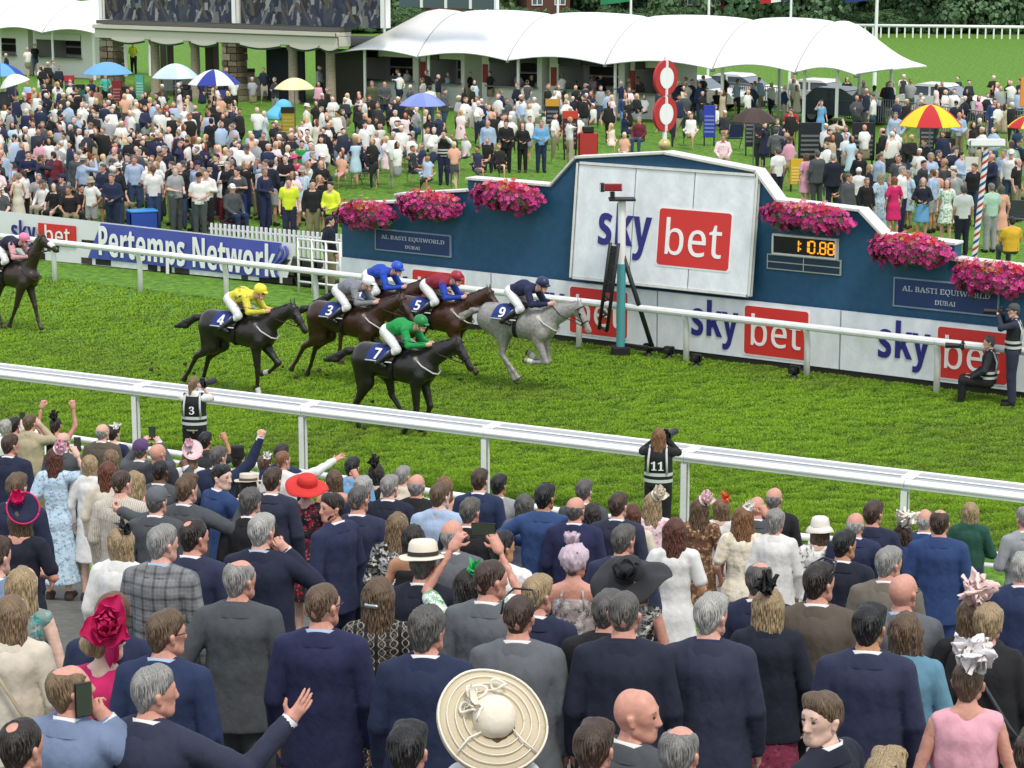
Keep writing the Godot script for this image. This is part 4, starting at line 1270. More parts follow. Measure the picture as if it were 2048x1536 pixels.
func horse(label: String, at: Vector3, turn: float, gait: String, coat: String, dark: String, number: String, marks := "", lift := 0.0, rein := true) -> Node3D:
	var r := thing("horse", label, "horse", at + Vector3(0, lift, 0), turn, "racehorses passing the winning post")
	r.scale = Vector3(0.89, 0.96, 0.94)
	var m := surf("coat" + coat, srgb(coat), 0.33)
	m.albedo_texture = tex("mottle")
	tri(m, Vector3(1.6, 1.6, 1.6))
	var dm := surf("coat" + dark, srgb(dark), 0.6)
	part("body", horse_mesh(gait), m, r)
	var n := neck_points(gait)
	var f: Vector3 = (n[2] - n[1]).normalized()
	var up: Vector3 = n[3]
	# tail and mane
	part("tail", to_mesh(nets([bo(Vector3(-0.86, 1.40, 0), Vector3(-1.02, 1.38, 0), 0.05, 0.06, 0.04), bo(Vector3(-1.02, 1.38, 0), Vector3(-1.26, 1.24, 0.03), 0.06, 0.075, 0.04), bo(Vector3(-1.26, 1.24, 0.03), Vector3(-1.50, 1.18, 0.05), 0.075, 0.03, 0.04)], 0.022, [], 0.03, 12.0)), dm, r)
	part("mane", to_mesh(nets([bo(Vector3(0.46, 1.50, 0), n[0].lerp(n[1], 0.5) + n[4] * 0.135, 0.030, 0.035, 0.03), bo(n[0].lerp(n[1], 0.5) + n[4] * 0.135, n[1] + n[4] * 0.075, 0.035, 0.028, 0.03), bo(n[1] + up * 0.09, n[1].lerp(n[2], 0.25) + up * 0.085, 0.026, 0.012, 0.02)], 0.018, [], 0.02, 18.0)), dm, r)
	for s in 2:
		var z := 0.155 if s == 0 else -0.155
		var A: Array = GAITS[gait][s]
		var p := leg_chain(Vector3(-0.58, 1.26, z * 0.75), [0.36, 0.46, 0.36, 0.13, 0.06], A + [A[3] + 8])
		hoof(r, p[4], p[5])
		if "s" in marks and s == 1: sock(r, p[3], p[4])
		z = 0.15 if s == 0 else -0.15
		A = GAITS[gait][2 + s]
		p = leg_chain(Vector3(0.52, 0.98, z * 0.9), [0.44, 0.29, 0.12, 0.055], [A[0], A[2], A[3], A[3] + 6])
		hoof(r, p[3], p[4])
		if "S" in marks: sock(r, p[2], p[3])
	# bridle
	var lt := surf("leather", srgb("241a15"), 0.5)
	var w := [0.0]
	var ringed := func(c: Vector3, rad: float, ax: Vector3, wide: float) -> Array:
		var o := []
		var u := ax.cross(Vector3.BACK).normalized()
		for i in 17: o.append(c + u * cos(TAU * i / 16) * rad + Vector3.BACK * sin(TAU * i / 16) * rad * wide)
		return o
	var bridle := part("bridle", tube(ringed.call(n[1].lerp(n[2], 0.66) - up * 0.012, 0.078, f, 0.88), [0.011 if not "n" in marks else 0.001], 6), lt, r)
	if "n" in marks:
		part("noseband", to_mesh(nets([bo(n[1].lerp(n[2], 0.58) + up * 0.03, n[1].lerp(n[2], 0.74) + up * 0.025, 0.055, 0.05, 0.02, Vector3.BACK, 1.35)], 0.014, [], 0.006, 30.0)), cloth("e6e5e2"), bridle)
	part("browband", tube(ringed.call(n[1].lerp(n[2], 0.12) + up * 0.01, 0.108, f, 0.8), [0.010], 6), lt, bridle)
	for s in [-1, 1]:
		part("cheek_strap", tube([n[1] + up * 0.09 + Vector3(0, 0, s * 0.03) - f * 0.0, n[1].lerp(n[2], 0.2) + Vector3(0, 0, s * 0.088), n[1].lerp(n[2], 0.70) + Vector3(0, 0, s * 0.066) - up * 0.02], [0.009], 5), lt, bridle)
		if rein:
			part("rein", tube([n[1].lerp(n[2], 0.80) + Vector3(0, 0, s * 0.055) - up * 0.03, n[0].lerp(n[1], 0.55) + Vector3(0, 0, s * 0.13) - n[4] * 0.05, Vector3(0.80, 1.62, s * 0.07)], [0.010], 5), lt, bridle)
		part("breastplate", tube([Vector3(0.42, 1.46, s * 0.13), Vector3(0.70, 1.30, s * 0.21), Vector3(0.88, 1.18, s * 0.12), Vector3(0.91, 1.15, 0)], [0.014], 5), cloth("d8d6d2") if not "b" in marks else lt, r)
		part("eye", cyl(0.018, 0.018, 0.02, 10), surf("shades", srgb("1b1b1d"), 0.2), r, n[1].lerp(n[2], 0.32) + Vector3(0, 0, s * 0.082) + up * 0.02).rotation.x = PI / 2
	# saddle cloth, saddle and girth
	var wrap := func(x0: float, x1: float, down0: float, rad: float) -> ArrayMesh:
		var s := st_new()
		s.set_smooth_group(0)
		var g := func(i: int, j: int, k: float) -> Vector3:
			var a := deg_to_rad(lerpf(-down0, down0, j / 20.0))
			var x := lerpf(x0, x1, i / 6.0) - absf(a) * 0.06
			return Vector3(x, 1.25 + cos(a) * (rad + k), sin(a) * (rad + k) * 0.98)
		for i in 6:
			for j in 20:
				quad(s, g.call(i, j, 0.0), g.call(i, j + 1, 0.0), g.call(i + 1, j + 1, 0.0), g.call(i + 1, j, 0.0))
				quad(s, g.call(i + 1, j, -0.012), g.call(i + 1, j + 1, -0.012), g.call(i, j + 1, -0.012), g.call(i, j, -0.012))
		return done(s)
	var pad := part("saddle_cloth", wrap.call(-0.36, 0.20, 78.0, 0.312), cloth("22397f"), r)
	for s in [-1, 1]:
		part("cloth_trim", tube([Vector3(-0.44, 1.325, s * 0.302), Vector3(-0.20, 1.325, s * 0.306), Vector3(0.13, 1.325, s * 0.306)], [0.012], 5), cloth("e8e8ea"), pad)
		var t := part("cloth_number", lettering(number, 0.20, 0.012), surf("white_print", srgb("e8e8e8"), 0.7), pad)
		t.transform = Transform3D(Basis.from_euler(Vector3(-0.62 * s, 0.0 if s > 0 else PI, 0)), Vector3(-0.20, 1.25 + 0.325 * sin(0.62), s * 0.325 * cos(0.62)))
		if s < 0: t.transform = Transform3D(Basis(Vector3.UP, PI) * Basis(Vector3.RIGHT, -0.62), t.position)
	part("saddle", to_mesh(nets([bo(Vector3(-0.14, 1.56, 0), Vector3(0.20, 1.57, 0), 0.045, 0.05, 0.03, Vector3.BACK, 2.4), bo(Vector3(0.10, 1.50, 0.2), Vector3(0.10, 1.36, 0.29), 0.04, 0.03, 0.03, Vector3.RIGHT, 2.0), bo(Vector3(0.10, 1.50, -0.2), Vector3(0.10, 1.36, -0.29), 0.04, 0.03, 0.03, Vector3.RIGHT, 2.0)], 0.018)), lt, r)
	part("girth", wrap.call(0.14, 0.22, 180.0, 0.296), cloth("1c1a1c"), r)
	return r

func hoof(r: Node3D, a: Vector3, b: Vector3) -> void:
	part("hoof", cyl(0.060, 0.048, 0.07, 10), surf("hoof", srgb("2a2521"), 0.5), r).transform = frame_to(b + (b - a).normalized() * 0.035, b - (b - a).normalized() * 0.035)

func sock(r: Node3D, a: Vector3, b: Vector3) -> void:
	part("sock", cyl(0.050, 0.050, a.distance_to(b) * 0.9, 10), cloth("d9d6d0"), r).transform = frame_to(b, a)

func jockey(label: String, at: Vector3, turn: float, gait: String, silk: String, sleeve: String, cap: String, button: String, lift := 0.0, crouch := 0.0) -> void:
	# sits above the withers of a horse that stands at the same place; forwards is +x
	var r := thing("person", label, "person", at + Vector3(0, lift, 0), turn, "jockeys in racing silks")
	r.scale = Vector3(0.89, 0.96, 0.94)
	var hip := Vector3(-0.14, 1.83 - crouch * 0.3, 0)
	var sh := Vector3(0.34, 1.98 - crouch, 0)
	var hd := Vector3(0.55, 2.06 - crouch, 0)
	var body := []
	var silks := [bo(hip, hip.lerp(sh, 0.55) + Vector3(0, 0.045, 0), 0.115, 0.135, 0.05, Vector3.BACK, 1.25), bo(hip.lerp(sh, 0.5) + Vector3(0, 0.045, 0), sh, 0.135, 0.095, 0.05, Vector3.BACK, 1.4)]
	var white := [bo(hip + Vector3(-0.02, -0.01, 0), hip + Vector3(0.03, 0, 0), 0.125, 0.115, 0.04, Vector3.BACK, 1.2)]
	body.append(bo(sh - Vector3(0.04, 0.01, 0), hd - Vector3(0.05, 0.06, 0), 0.06, 0.055, 0.02))
	body.append(bo(hip, sh, 0.09, 0.08, 0.03, Vector3.BACK, 1.3))
	var hands := []
	for s in [-1, 1]:
		var knee := Vector3(0.22, 1.54, s * 0.25)
		var ankle := Vector3(-0.14, 1.30, s * 0.33)
		white.append(bo(hip + Vector3(0, -0.02, s * 0.08), knee, 0.105, 0.070, 0.04))
		white.append(bo(knee, knee.lerp(ankle, 0.35), 0.068, 0.056, 0.02))
		body.append(bo(hip, knee, 0.06, 0.05, 0.03))
		body.append(bo(knee, ankle, 0.045, 0.04, 0.03))
		part("boot", to_mesh(nets([bo(knee.lerp(ankle, 0.25), ankle, 0.062, 0.048, 0.02), bo(ankle, ankle + Vector3(0.15, -0.05, 0), 0.046, 0.034, 0.02), bo(ankle + Vector3(-0.03, -0.02, 0), ankle + Vector3(-0.02, -0.02, 0), 0.045, 0.04, 0.02)], 0.015)), surf("boot", srgb("17161a"), 0.35), r)
		part("stirrup", tube([Vector3(0.06, 1.52, s * 0.27), ankle + Vector3(0.06, 0.08, 0), ankle + Vector3(0.06, -0.075, 0)], [0.008], 5), surf("steel", srgb("8d8f92"), 0.35, 0.9), r)
		var shj := sh + Vector3(-0.02, -0.02, s * 0.165)
		var el := Vector3(0.44, 1.68 - crouch * 0.5, s * 0.23)
		var wr := Vector3(0.74, 1.64, s * 0.08)
		silks.append(bo(sh + Vector3(-0.03, 0, s * 0.08), shj, 0.08, 0.075, 0.03))
		var sl := part("sleeve", to_mesh(nets([bo(shj, el, 0.074, 0.064, 0.02), bo(el, el.lerp(wr, 0.86), 0.062, 0.042, 0.02)], 0.015, [], 0.012, 12.0)), cloth(sleeve), r)
		body.append(bo(shj, el, 0.04, 0.035, 0.02))
		body.append(bo(el, wr, 0.035, 0.026, 0.02))
		hands.append(moved(hand_shape("fist", 0.009), hand_on(el, wr, s == 1, Vector3(0, 1, 0))))
	var head := Transform3D(Basis(Vector3.UP, -PI / 2) * Basis(Vector3.RIGHT, deg_to_rad(-12.0)), hd)
	part("body", to_mesh(joined([nets(body, 0.022), moved(head_shape(0.0085), head)] + hands)), skin(SKIN["p"]), r)
	part("silks", to_mesh(nets(silks, 0.017, [], 0.014, 11.0)), cloth(silk), r)
	part("breeches", to_mesh(nets(white, 0.017, [], 0.006, 12.0)), cloth("e8e8e8"), r)
	part("whip", tube([Vector3(0.70, 1.66, 0.13), Vector3(0.25, 1.74, 0.36)], [0.007], 5), surf("shades", srgb("1b1b1d"), 0.2), r)
	var h := Node3D.new()
	h.name = "headwear"
	r.add_child(h)
	h.transform = head
	wear(h, "helmet", cap, button, 1)
	flatten(h, r)

# ---------------------------------------------------------------- the place
func wuv(x: float, y: float, off := 0.0) -> Vector2:     # (along, height) on the plane of the finish wall
	var p := on_plane(x, y, WO + NM * off, NM)
	return Vector2((p - WO).dot(AL), p.y)

func wat(u: float, h: float, off := 0.0) -> Vector3:
	return WO + AL * u + NM * off + Vector3.UP * h

func wall_node(o: Node3D, u: float, h: float, off: float) -> void:
	o.transform = Transform3D(Basis(AL, Vector3.UP, NM), wat(u, h, off))

func camera_and_light() -> void:
	var cam := Camera3D.new()
	cam.fov = rad_to_deg(2.0 * atan(768.0 / F))
	cam.position = EYE
	cam.rotation.x = PITCH
	cam.near = 0.5
	cam.far = 1500.0
	add_child(cam)
	var sm := ProceduralSkyMaterial.new()
	sm.sky_top_color = Color(0.80, 0.83, 0.88)
	sm.sky_horizon_color = Color(0.90, 0.91, 0.93)
	sm.sky_curve = 0.2
	sm.ground_bottom_color = Color(0.25, 0.27, 0.22)
	sm.ground_horizon_color = Color(0.6, 0.62, 0.6)
	var clouds := noise_tex(0.012, 21, false, 0.0, 5, 4.0, 512)
	clouds.color_ramp.set_color(0, Color(0.30, 0.31, 0.34))
	clouds.color_ramp.set_color(1, Color(0.06, 0.06, 0.06))
	sm.sky_cover = clouds
	sm.sky_cover_modulate = Color(1, 1, 1, 0.5)
	var sky := Sky.new()
	sky.sky_material = sm
	var e := Environment.new()
	e.background_mode = Environment.BG_SKY
	e.sky = sky
	e.tonemap_mode = Environment.TONE_MAPPER_LINEAR
	e.tonemap_exposure = 1.65
	e.sdfgi_enabled = true
	e.ssao_enabled = true
	e.ssil_enabled = true
	var we := WorldEnvironment.new()
	we.environment = e
	add_child(we)
	var sun := DirectionalLight3D.new()
	sun.light_energy = 0.45
	sun.light_angular_distance = 14.0
	sun.light_color = Color(1.0, 0.97, 0.92)
	sun.shadow_enabled = true
	sun.rotation_degrees = Vector3(-58, 25, 0)
	add_child(sun)

func ground() -> void:
	var m := surf("turf", srgb("ffffff"), 0.95)
	var t := noise_tex(0.035, 4, false, 0.0, 5, 4.0, 512)
	t.color_ramp.set_color(0, srgb("3c6410"))
	t.color_ramp.set_color(1, srgb("78a626"))
	m.albedo_texture = t
	m.normal_enabled = true
	m.normal_texture = noise_tex(0.06, 6, true, 0.0, 4, 8.0, 512)
	m.normal_scale = 1.2
	m.uv1_triplanar = true
	m.uv1_world_triplanar = true
	m.uv1_scale = Vector3(0.21, 0.21, 0.21)
	var xs := [-400.0, -120.0, -60.0, -30.0]
	for i in 41: xs.append(-20.0 + i)
	xs += [30.0, 60.0, 120.0, 400.0]
	var zs := [12.0, 4.0]
	for i in 45: zs.append(0.0 - i)
	zs += [-60.0, -80.0, -120.0, -200.0, -400.0, -900.0]
	var s := st_new()
	s.set_smooth_group(0)
	for i in xs.size() - 1:
		for j in zs.size() - 1:
			var g := func(a: int, b: int) -> Vector3:
				var p := Vector3(xs[a], 0, zs[b])
				return Vector3(p.x, bank(p), p.z)
			quad(s, g.call(i, j + 1), g.call(i + 1, j + 1), g.call(i + 1, j), g.call(i, j))
	struct("ground", done(s), m)
	var ts := st_new()
	ts.set_smooth_group(0)
	for i in 50:
		for j in 24:
			var tg := func(a: int, b: int) -> Vector3:
				var p := Vector3(-14.0 + a * 0.5, 0, 0)
				p.z = -(23.4 - b * 1.0 - 0.3 * p.x)
				return Vector3(p.x, bank(p) + 0.012, p.z)
			quad(ts, tg.call(i, j), tg.call(i + 1, j), tg.call(i + 1, j + 1), tg.call(i, j + 1))
	var tm := surf("terrace_tarmac", srgb("6d6c66"), 0.9)
	tm.albedo_texture = tex("mottle")
	tri(tm, Vector3(0.8, 0.8, 0.8))
	struct("terrace", done(ts), tm)
	# tufts of grass on the track and the apron
	var tuft := st_new()
	var r := RandomNumberGenerator.new()
	r.seed = 5
	for b in 7:
		var a := r.randf() * TAU
		var o := Vector3(r.randf_range(-0.05, 0.05), 0, r.randf_range(-0.05, 0.05))
		var w := Vector3(cos(a), 0, sin(a)) * 0.014
		var l := Vector3(r.randf_range(-0.05, 0.05), r.randf_range(0.05, 0.09), r.randf_range(-0.05, 0.05))
		for v in [o - w, o + l, o + w]: tuft.add_vertex(v)
	var mm := MultiMesh.new()
	mm.transform_format = MultiMesh.TRANSFORM_3D
	mm.use_colors = true
	mm.mesh = done(tuft)
	var places := []
	var f2 := FastNoiseLite.new()
	f2.seed = 9
	f2.frequency = 2.2
	f2.fractal_octaves = 3
	var n := 0
	while places.size() < 280000 and n < 700000:
		n += 1
		var y := 470.0 + 640.0 * sqrt(r.randf())
		var p := gp(r.randf_range(-330, 2430), y)
		if (p - WO).dot(NM) < 0.15: continue
		var q := f2.get_noise_2d(p.x, p.z)
		if q < -0.34 and r.randf() < 0.7: continue
		places.append([p, q])
	mm.instance_count = places.size()
	for i in places.size():
		var p: Vector3 = places[i][0]
		p.y = bank(p)
		var q: float = places[i][1]
		var k := clampf(0.40 + q * 0.4, 0.25, 0.55) * r.randf_range(0.75, 1.25)
		mm.set_instance_transform(i, Transform3D(Basis(Vector3.UP, r.randf() * TAU).scaled(Vector3(1.2, k, 1.2)), p))
		var worn := f2.get_noise_2d(p.x * 0.07 + 40.0, p.z * 0.12)
		var c := Color(0.105, 0.205, 0.009).lerp(Color(0.215, 0.370, 0.013), clampf(0.5 + q * 1.2 + r.randf_range(-0.25, 0.25) + worn * 0.5, 0, 1))  # tufts coloured darker in low patches, painting the shadow streaks between clumps
		if worn < -0.25: c = c.lerp(Color(0.20, 0.25, 0.04), 0.2)
		mm.set_instance_color(i, c)
	var gm := surf("blades", Color.WHITE, 0.8)
	gm.vertex_color_use_as_albedo = true
	var o := MultiMeshInstance3D.new()
	o.name = "grass"
	o.multimesh = mm
	o.material_override = gm
	add_child(o)
	tag(o, "short tufted grass of the racetrack turf between the rails", "grass")
	o.set_meta("kind", "stuff")

func sweep(s: SurfaceTool, prof: Array, a: Vector3, b: Vector3, side: Vector3) -> void:   # outline in (side, up), from a to b
	s.set_smooth_group(-1)
	for i in prof.size():
		var p: Vector2 = prof[i]
		var q: Vector2 = prof[(i + 1) % prof.size()]
		var p0 := side * p.x + Vector3.UP * p.y
		var q0 := side * q.x + Vector3.UP * q.y
		var mid := (p0 + q0) / 2.0
		var cen := Vector3.ZERO
		for w in prof: cen += (side * w.x + Vector3.UP * w.y) / prof.size()
		two_sided(s, a + p0, b + p0, b + q0, a + q0, mid - cen)
	for i in range(1, prof.size() - 1):
		for e in [[a, a - b], [b, b - a]]:
			var v := [prof[0], prof[i], prof[i + 1]].map(func(w): return e[0] + side * w.x + Vector3.UP * w.y)
			if (v[1] - v[0]).cross(v[2] - v[0]).dot(e[1]) > 0.0: v.reverse()
			for w in v: s.add_vertex(w)

func weathered(m: StandardMaterial3D, scale: float) -> StandardMaterial3D:     # rain streaks, dust and slight ripples on painted sheet
	m.albedo_texture = tex("grime")
	m.normal_enabled = true
	m.normal_texture = tex("bump")
	m.normal_scale = 0.06
	tri(m, Vector3(scale, scale * 0.45, scale))
	return m

func rails() -> void:
	var wm := weathered(surf("rail_white", srgb("f2f2f2"), 0.35), 0.9)
	var gm := surf("rail_grey", srgb("a3a6a9"), 0.5)
	# far rail
	var a := gp(275, 585)
	var d := (gp(1868, 787) - a).normalized()
	var side := Vector3(-d.z, 0, d.x)
	var far := thing("running_rail", "white running rail on the far side of the track, in front of the finish wall", "rail", a)
	var ts := [-8.0, -5.4, -2.71, 0.0, 2.56, 5.08, 7.4, 9.6, 11.67, 14.07, 16.6, 19.14, 21.6, 24.1]
	var round := []
	for i in 10: round.append(Vector2(cos(TAU * i / 10) * 0.065, sin(TAU * i / 10) * 0.068))
	for i in ts.size() - 1:
		var s := st_new()
		var e: float = 0.004 if i % 2 else 0.0
		sweep(s, round, d * (ts[i] + e) + Vector3(0, 0.92, 0), d * ts[i + 1] + Vector3(0, 0.92, 0), side)
		part("rail_length", done(s), wm, far)
	for t in ts:
		var o := part("post", tube([d * t - side * 0.10 + Vector3(0, -0.1, 0), d * t - side * 0.10 + Vector3(0, 0.62, 0), d * t - side * 0.06 + Vector3(0, 0.8, 0), d * t + Vector3(0, 0.88, 0)], [0.058, 0.058, 0.055, 0.05], 10), wm, far)
	# near rail: a wide flat-topped rail seen from above
	a = gp(0, 740, 1.1)
	a.y = 0.0
	d = gp(2048, 985, 1.1)
	d.y = 0.0
	d = (d - a).normalized()
	side = Vector3(-d.z, 0, d.x)
	var near := thing("running_rail", "wide flat-topped white running rail on the near side of the track", "rail", a)
	for i in range(-1, 8):
		var t0 := 2.71 + 3.055 * (i - 1)
		var p := d * (t0 + 0.004)
		var q := d * (t0 + 3.05)
		var s := st_new()
		sweep(s, [Vector2(0.02, 0.995), Vector2(0.07, 0.975), Vector2(0.115, 0.995), Vector2(0.12, 1.06), Vector2(0.09, 1.10), Vector2(0.05, 1.105), Vector2(0.02, 1.09)], p, q, side)
		part("front_rail", done(s), wm, near)
		s = st_new()
		sweep(s, [Vector2(0.120, 1.025), Vector2(0.124, 1.025), Vector2(0.124, 1.045), Vector2(0.120, 1.045)], p, q, side)
		part("groove", done(s), gm, near)
		s = st_new()
		sweep(s, [Vector2(-0.32, 1.10), Vector2(-0.27, 1.09), Vector2(-0.265, 1.13), Vector2(-0.285, 1.145), Vector2(-0.32, 1.135)], p, q, side)
		part("back_rail", done(s), wm, near)
		s = st_new()
		sweep(s, [Vector2(-0.27, 1.095), Vector2(0.02, 1.065), Vector2(0.02, 1.08), Vector2(-0.27, 1.11)], p, q, side)
		part("tray", done(s), gm, near)
		s = st_new()
		sweep(s, [Vector2(-0.15, 1.10), Vector2(-0.11, 1.10), Vector2(-0.11, 1.106), Vector2(-0.15, 1.108)], p, q, side)
		part("rib", done(s), wm, near)
		var c := st_new()
		box_into(c, Transform3D(Basis(d, Vector3.UP, side), d * t0 + side * -0.12 + Vector3(0, 1.105, 0)), Vector3(0.16, 0.025, 0.32), 0.006)
		part("bracket", done(c), wm, near)
		var ps := st_new()
		box_into(ps, Transform3D(Basis(d, Vector3.UP, side), d * t0 + side * 0.06 + Vector3(0, 0.44, 0)), Vector3(0.115, 1.06, 0.09), 0.015)
		part("post", done(ps), wm, near)
	# crowd rail at the foot of the bank
	a = stand(-60, 842, 1.05)
	var b := stand(2120, 1118, 1.05)
	var crowd := thing("crowd_rail", "white two-bar crowd rail at the foot of the spectators' bank", "rail", a)
	var n := 11
	var top := []
	for i in n + 1:
		var p := a.lerp(b, float(i) / n)
		p.y = bank(p)
		top.append(p - a)
	for i in n:
		for h in [1.02, 0.90, 0.52]:
			part("bar", tube([top[i] + Vector3(0, h, 0), top[i + 1] + Vector3(0, h, 0)], [0.042 if h > 1.0 else 0.030], 10), wm, crowd)
		part("post", tube([top[i] + Vector3(0, -0.1, 0), top[i] + Vector3(0, 1.0, 0)], [0.034], 8), wm, crowd)

func logo(parent: Node3D, u: float, h: float, size: float, off := 0.0) -> void:
	# lettering in front of a board: navy word, then a red box with a white word; u, h is the middle of the red box, size its height
	var navy := surf("ink_navy", srgb("25257a"), 0.5)
	var red := surf("ink_red", srgb("d0302c"), 0.5)
	var w := size * 1.46
	var poly := PackedVector2Array()
	for c in [[1, 1, 0], [-1, 1, 90], [-1, -1, 180], [1, -1, 270]]:
		for i in 5:
			var a := deg_to_rad(c[2] + i * 22.5)
			poly.append(Vector2(c[0] * (w / 2 - size * 0.06) + cos(a) * size * 0.06, c[1] * (size / 2 - size * 0.06) + sin(a) * size * 0.06))
	var edge := PackedVector2Array()
	for p in poly: edge.append(p * Vector2(1.045, 1.06))
	part("logo_border", extrude(edge, 0.006), surf("ink_white", srgb("f1f1f1"), 0.5), parent, Vector3(u, h, off + 0.004))
	part("logo_box", extrude(poly, 0.012), red, parent, Vector3(u, h, off + 0.004))
	fitted("bet", false, surf("ink_white", srgb("f1f1f1"), 0.5), parent, Vector3(u, h + size * 0.02, off + 0.021), Vector2(w * 0.78, size * 0.66))
	fitted("sky", true, navy, parent, Vector3(u - w * 0.985, h + size * 0.03, off + 0.012), Vector2(w * 0.76, size * 1.0))

func fitted(t: String, bold: bool, m: Material, parent: Node3D, at: Vector3, size: Vector2, face_ := "Droid Sans") -> void:   # a word scaled to fill a given width and height
	var o := part("lettering", lettering(t, 0.5, 0.012, bold, face_), m, parent)
	var bb := o.mesh.get_aabb()
	o.scale = Vector3(size.x / bb.size.x, size.y / bb.size.y, 1.0)
	o.position = at - (bb.position + bb.size / 2.0) * o.scale
	o.position.z = at.z

func finish_wall() -> void:
	WO = gp(1348, 708)
	var pts := [Vector2(683, 640), Vector2(683, 411), Vector2(793, 407), Vector2(795, 392), Vector2(936, 384), Vector2(938, 360), Vector2(1102, 374), Vector2(1152, 318), Vector2(1330, 309), Vector2(1512, 345), Vector2(1555, 404), Vector2(1720, 424), Vector2(1766, 473), Vector2(1909, 491), Vector2(1911, 522), Vector2(2150, 551)]
	var poly := PackedVector2Array()
	for p in pts:
		poly.append(wuv(p.x, p.y))
	poly[0].y = 0.0
	poly[0].x = poly[1].x
	for ij in [[3, 2], [5, 4], [14, 13]]: poly[ij[0]].x = poly[ij[1]].x + 0.001
	poly.append(Vector2(poly[-1].x, 0))
	var blue := surf("wall_blue", srgb("1d5376"), 0.6)
	blue.albedo_texture = tex("skin")
	tri(blue, Vector3(0.7, 0.7, 0.7))
	var wall := thing("finish_wall", "dark blue stepped wall with a gabled centre beside the winning post", "wall", WO, 0.0)
	wall.basis = Basis(AL, Vector3.UP, NM)
	part("wall_face", extrude(poly, 0.30), blue, wall, Vector3(0, 0, -0.30))
	var wm := weathered(surf("coping", srgb("e2e2dc"), 0.6), 1.1)
	for i in range(1, 15):
		var a := poly[i]
		var b := poly[i + 1]
		if absf(a.x - b.x) < 0.1: continue
		var d := b - a
		var s := st_new()
		box_into(s, Transform3D(Basis(Vector3(d.x, d.y, 0).normalized(), Vector3(-d.y, d.x, 0).normalized(), Vector3.BACK), Vector3((a.x + b.x) / 2, (a.y + b.y) / 2 + 0.03, -0.13)), Vector3(d.length() + 0.05, 0.05, 0.40), 0.01)
		part("coping", done(s), wm, wall)
	# the large board leans back a little
	var tl := wuv(1156, 327, 0.05)
	var tr := wuv(1507, 347, 0.05)
	var bl := wuv(1143, 556, 0.28)
	var br := wuv(1497, 593, 0.28)
	var w := (tr.x - tl.x + br.x - bl.x) / 2.0
	var lean := atan2(0.23, tl.y - bl.y)
	var board := thing("finish_board", "large white board with the sky bet lettering in the middle of the blue finish wall", "board")
	board.transform = Transform3D(Basis(AL, Vector3.UP, NM) * Basis(Vector3.RIGHT, -lean), wat((bl.x + br.x) / 2, (bl.y + br.y) / 2, 0.28))
	var h := (tl.y + tr.y - bl.y - br.y) / 2.0 / cos(lean)
	var pm := weathered(surf("panel_white", srgb("eef2f6"), 0.4), 0.5)
	for i in 3:
		part("panel", box(Vector3(w / 3 - 0.012, h - 0.06, 0.05), 0.004), pm, board, Vector3((i - 1) * w / 3, h / 2, -0.025))
	for sgn in [-1, 1]:
		part("frame", box(Vector3(0.07, h, 0.09), 0.01), wm, board, Vector3(sgn * (w / 2 + 0.03), h / 2, -0.02))
		part("frame", box(Vector3(w - 0.02, 0.06, 0.09), 0.01), wm, board, Vector3(0, h / 2 + sgn * (h / 2 - 0.01), -0.02))
	logo(board, w * 0.185, h * 0.43, h * 0.475)
	# four lower boards
	var xs := [683.0, 982.0, 1314.0, 1681.0, 2085.0]
	var names := ["white sky bet board at the left end of the finish wall, behind the blue-silked jockey", "white sky bet board partly hidden by the grey horse", "white sky bet board in full view right of the camera gantry", "white sky bet board behind the two crouching and standing photographers"]
	var l3 := wuv(1314, 640, 0.12).x
	var box_u := (wuv(1486, 650, 0.12).x + wuv(1620, 665, 0.12).x) / 2 - l3
	for i in 4:
		var u0 := wuv(xs[i], 640, 0.12).x
		var u1 := wuv(xs[i + 1], 640, 0.12).x
		var bd := thing("advertising_board", names[i], "board", Vector3.ZERO, 0.0, "advertising boards along the finish wall")
		wall_node(bd, u0, 0.0, 0.12)
		part("panel", box(Vector3(u1 - u0 - 0.02, 1.08, 0.05), 0.004), pm, bd, Vector3((u1 - u0) / 2, 0.66, -0.03))
		part("gap_shade", box(Vector3(u1 - u0, 0.13, 0.04)), surf("soil", srgb("33302b"), 0.9), bd, Vector3((u1 - u0) / 2, 0.05, -0.06))  # dark strip painted in as the shade of the gap under the board
		logo(bd, box_u, 0.66, 0.90, -0.005)
	# signs
	for q in [[752, 456, 902, 515, "blue framed sign with pale serif lettering low on the left of the finish wall"], [1790, 553, 1996, 634, "blue framed sign with pale serif lettering under the rightmost flowers"]]:
		var a := wuv(q[0], q[1], 0.02)
		var b := wuv(q[2], q[3], 0.02)
		var ww := b.x - a.x
		var hh := (wuv(q[0], q[1] + (q[3] - q[1]) * 0.62, 0.02).y - a.y)
		hh = absf(hh) * 1.12
		var sg := thing("name_sign", q[4], "sign", Vector3.ZERO, 0.0, "framed signs on the finish wall")
		wall_node(sg, (a.x + b.x) / 2, (a.y + b.y) / 2, 0.02)
		part("sign_board", box(Vector3(ww, hh, 0.03)), surf("sign_blue", srgb("1f3568"), 0.5), sg)
		for k in [-1, 1]:
			part("frame", box(Vector3(ww + 0.03, 0.025, 0.05)), surf("frame_grey", srgb("7f93a6"), 0.5), sg, Vector3(0, k * hh / 2, 0.005))
			part("frame", box(Vector3(0.025, hh - 0.025, 0.05)), surf("frame_grey", srgb("7f93a6"), 0.5), sg, Vector3(k * ww / 2, 0, 0.005))
		fitted("AL BASTI EQUIWORLD", false, surf("ink_pale", srgb("c3cbd2"), 0.5), sg, Vector3(0, hh * 0.13, 0.022), Vector2(ww * 0.84, hh * 0.24), "Droid Serif")
		fitted("DUBAI", false, surf("ink_pale", srgb("c3cbd2"), 0.5), sg, Vector3(0, -hh * 0.24, 0.022), Vector2(ww * 0.20, hh * 0.16), "Droid Serif")
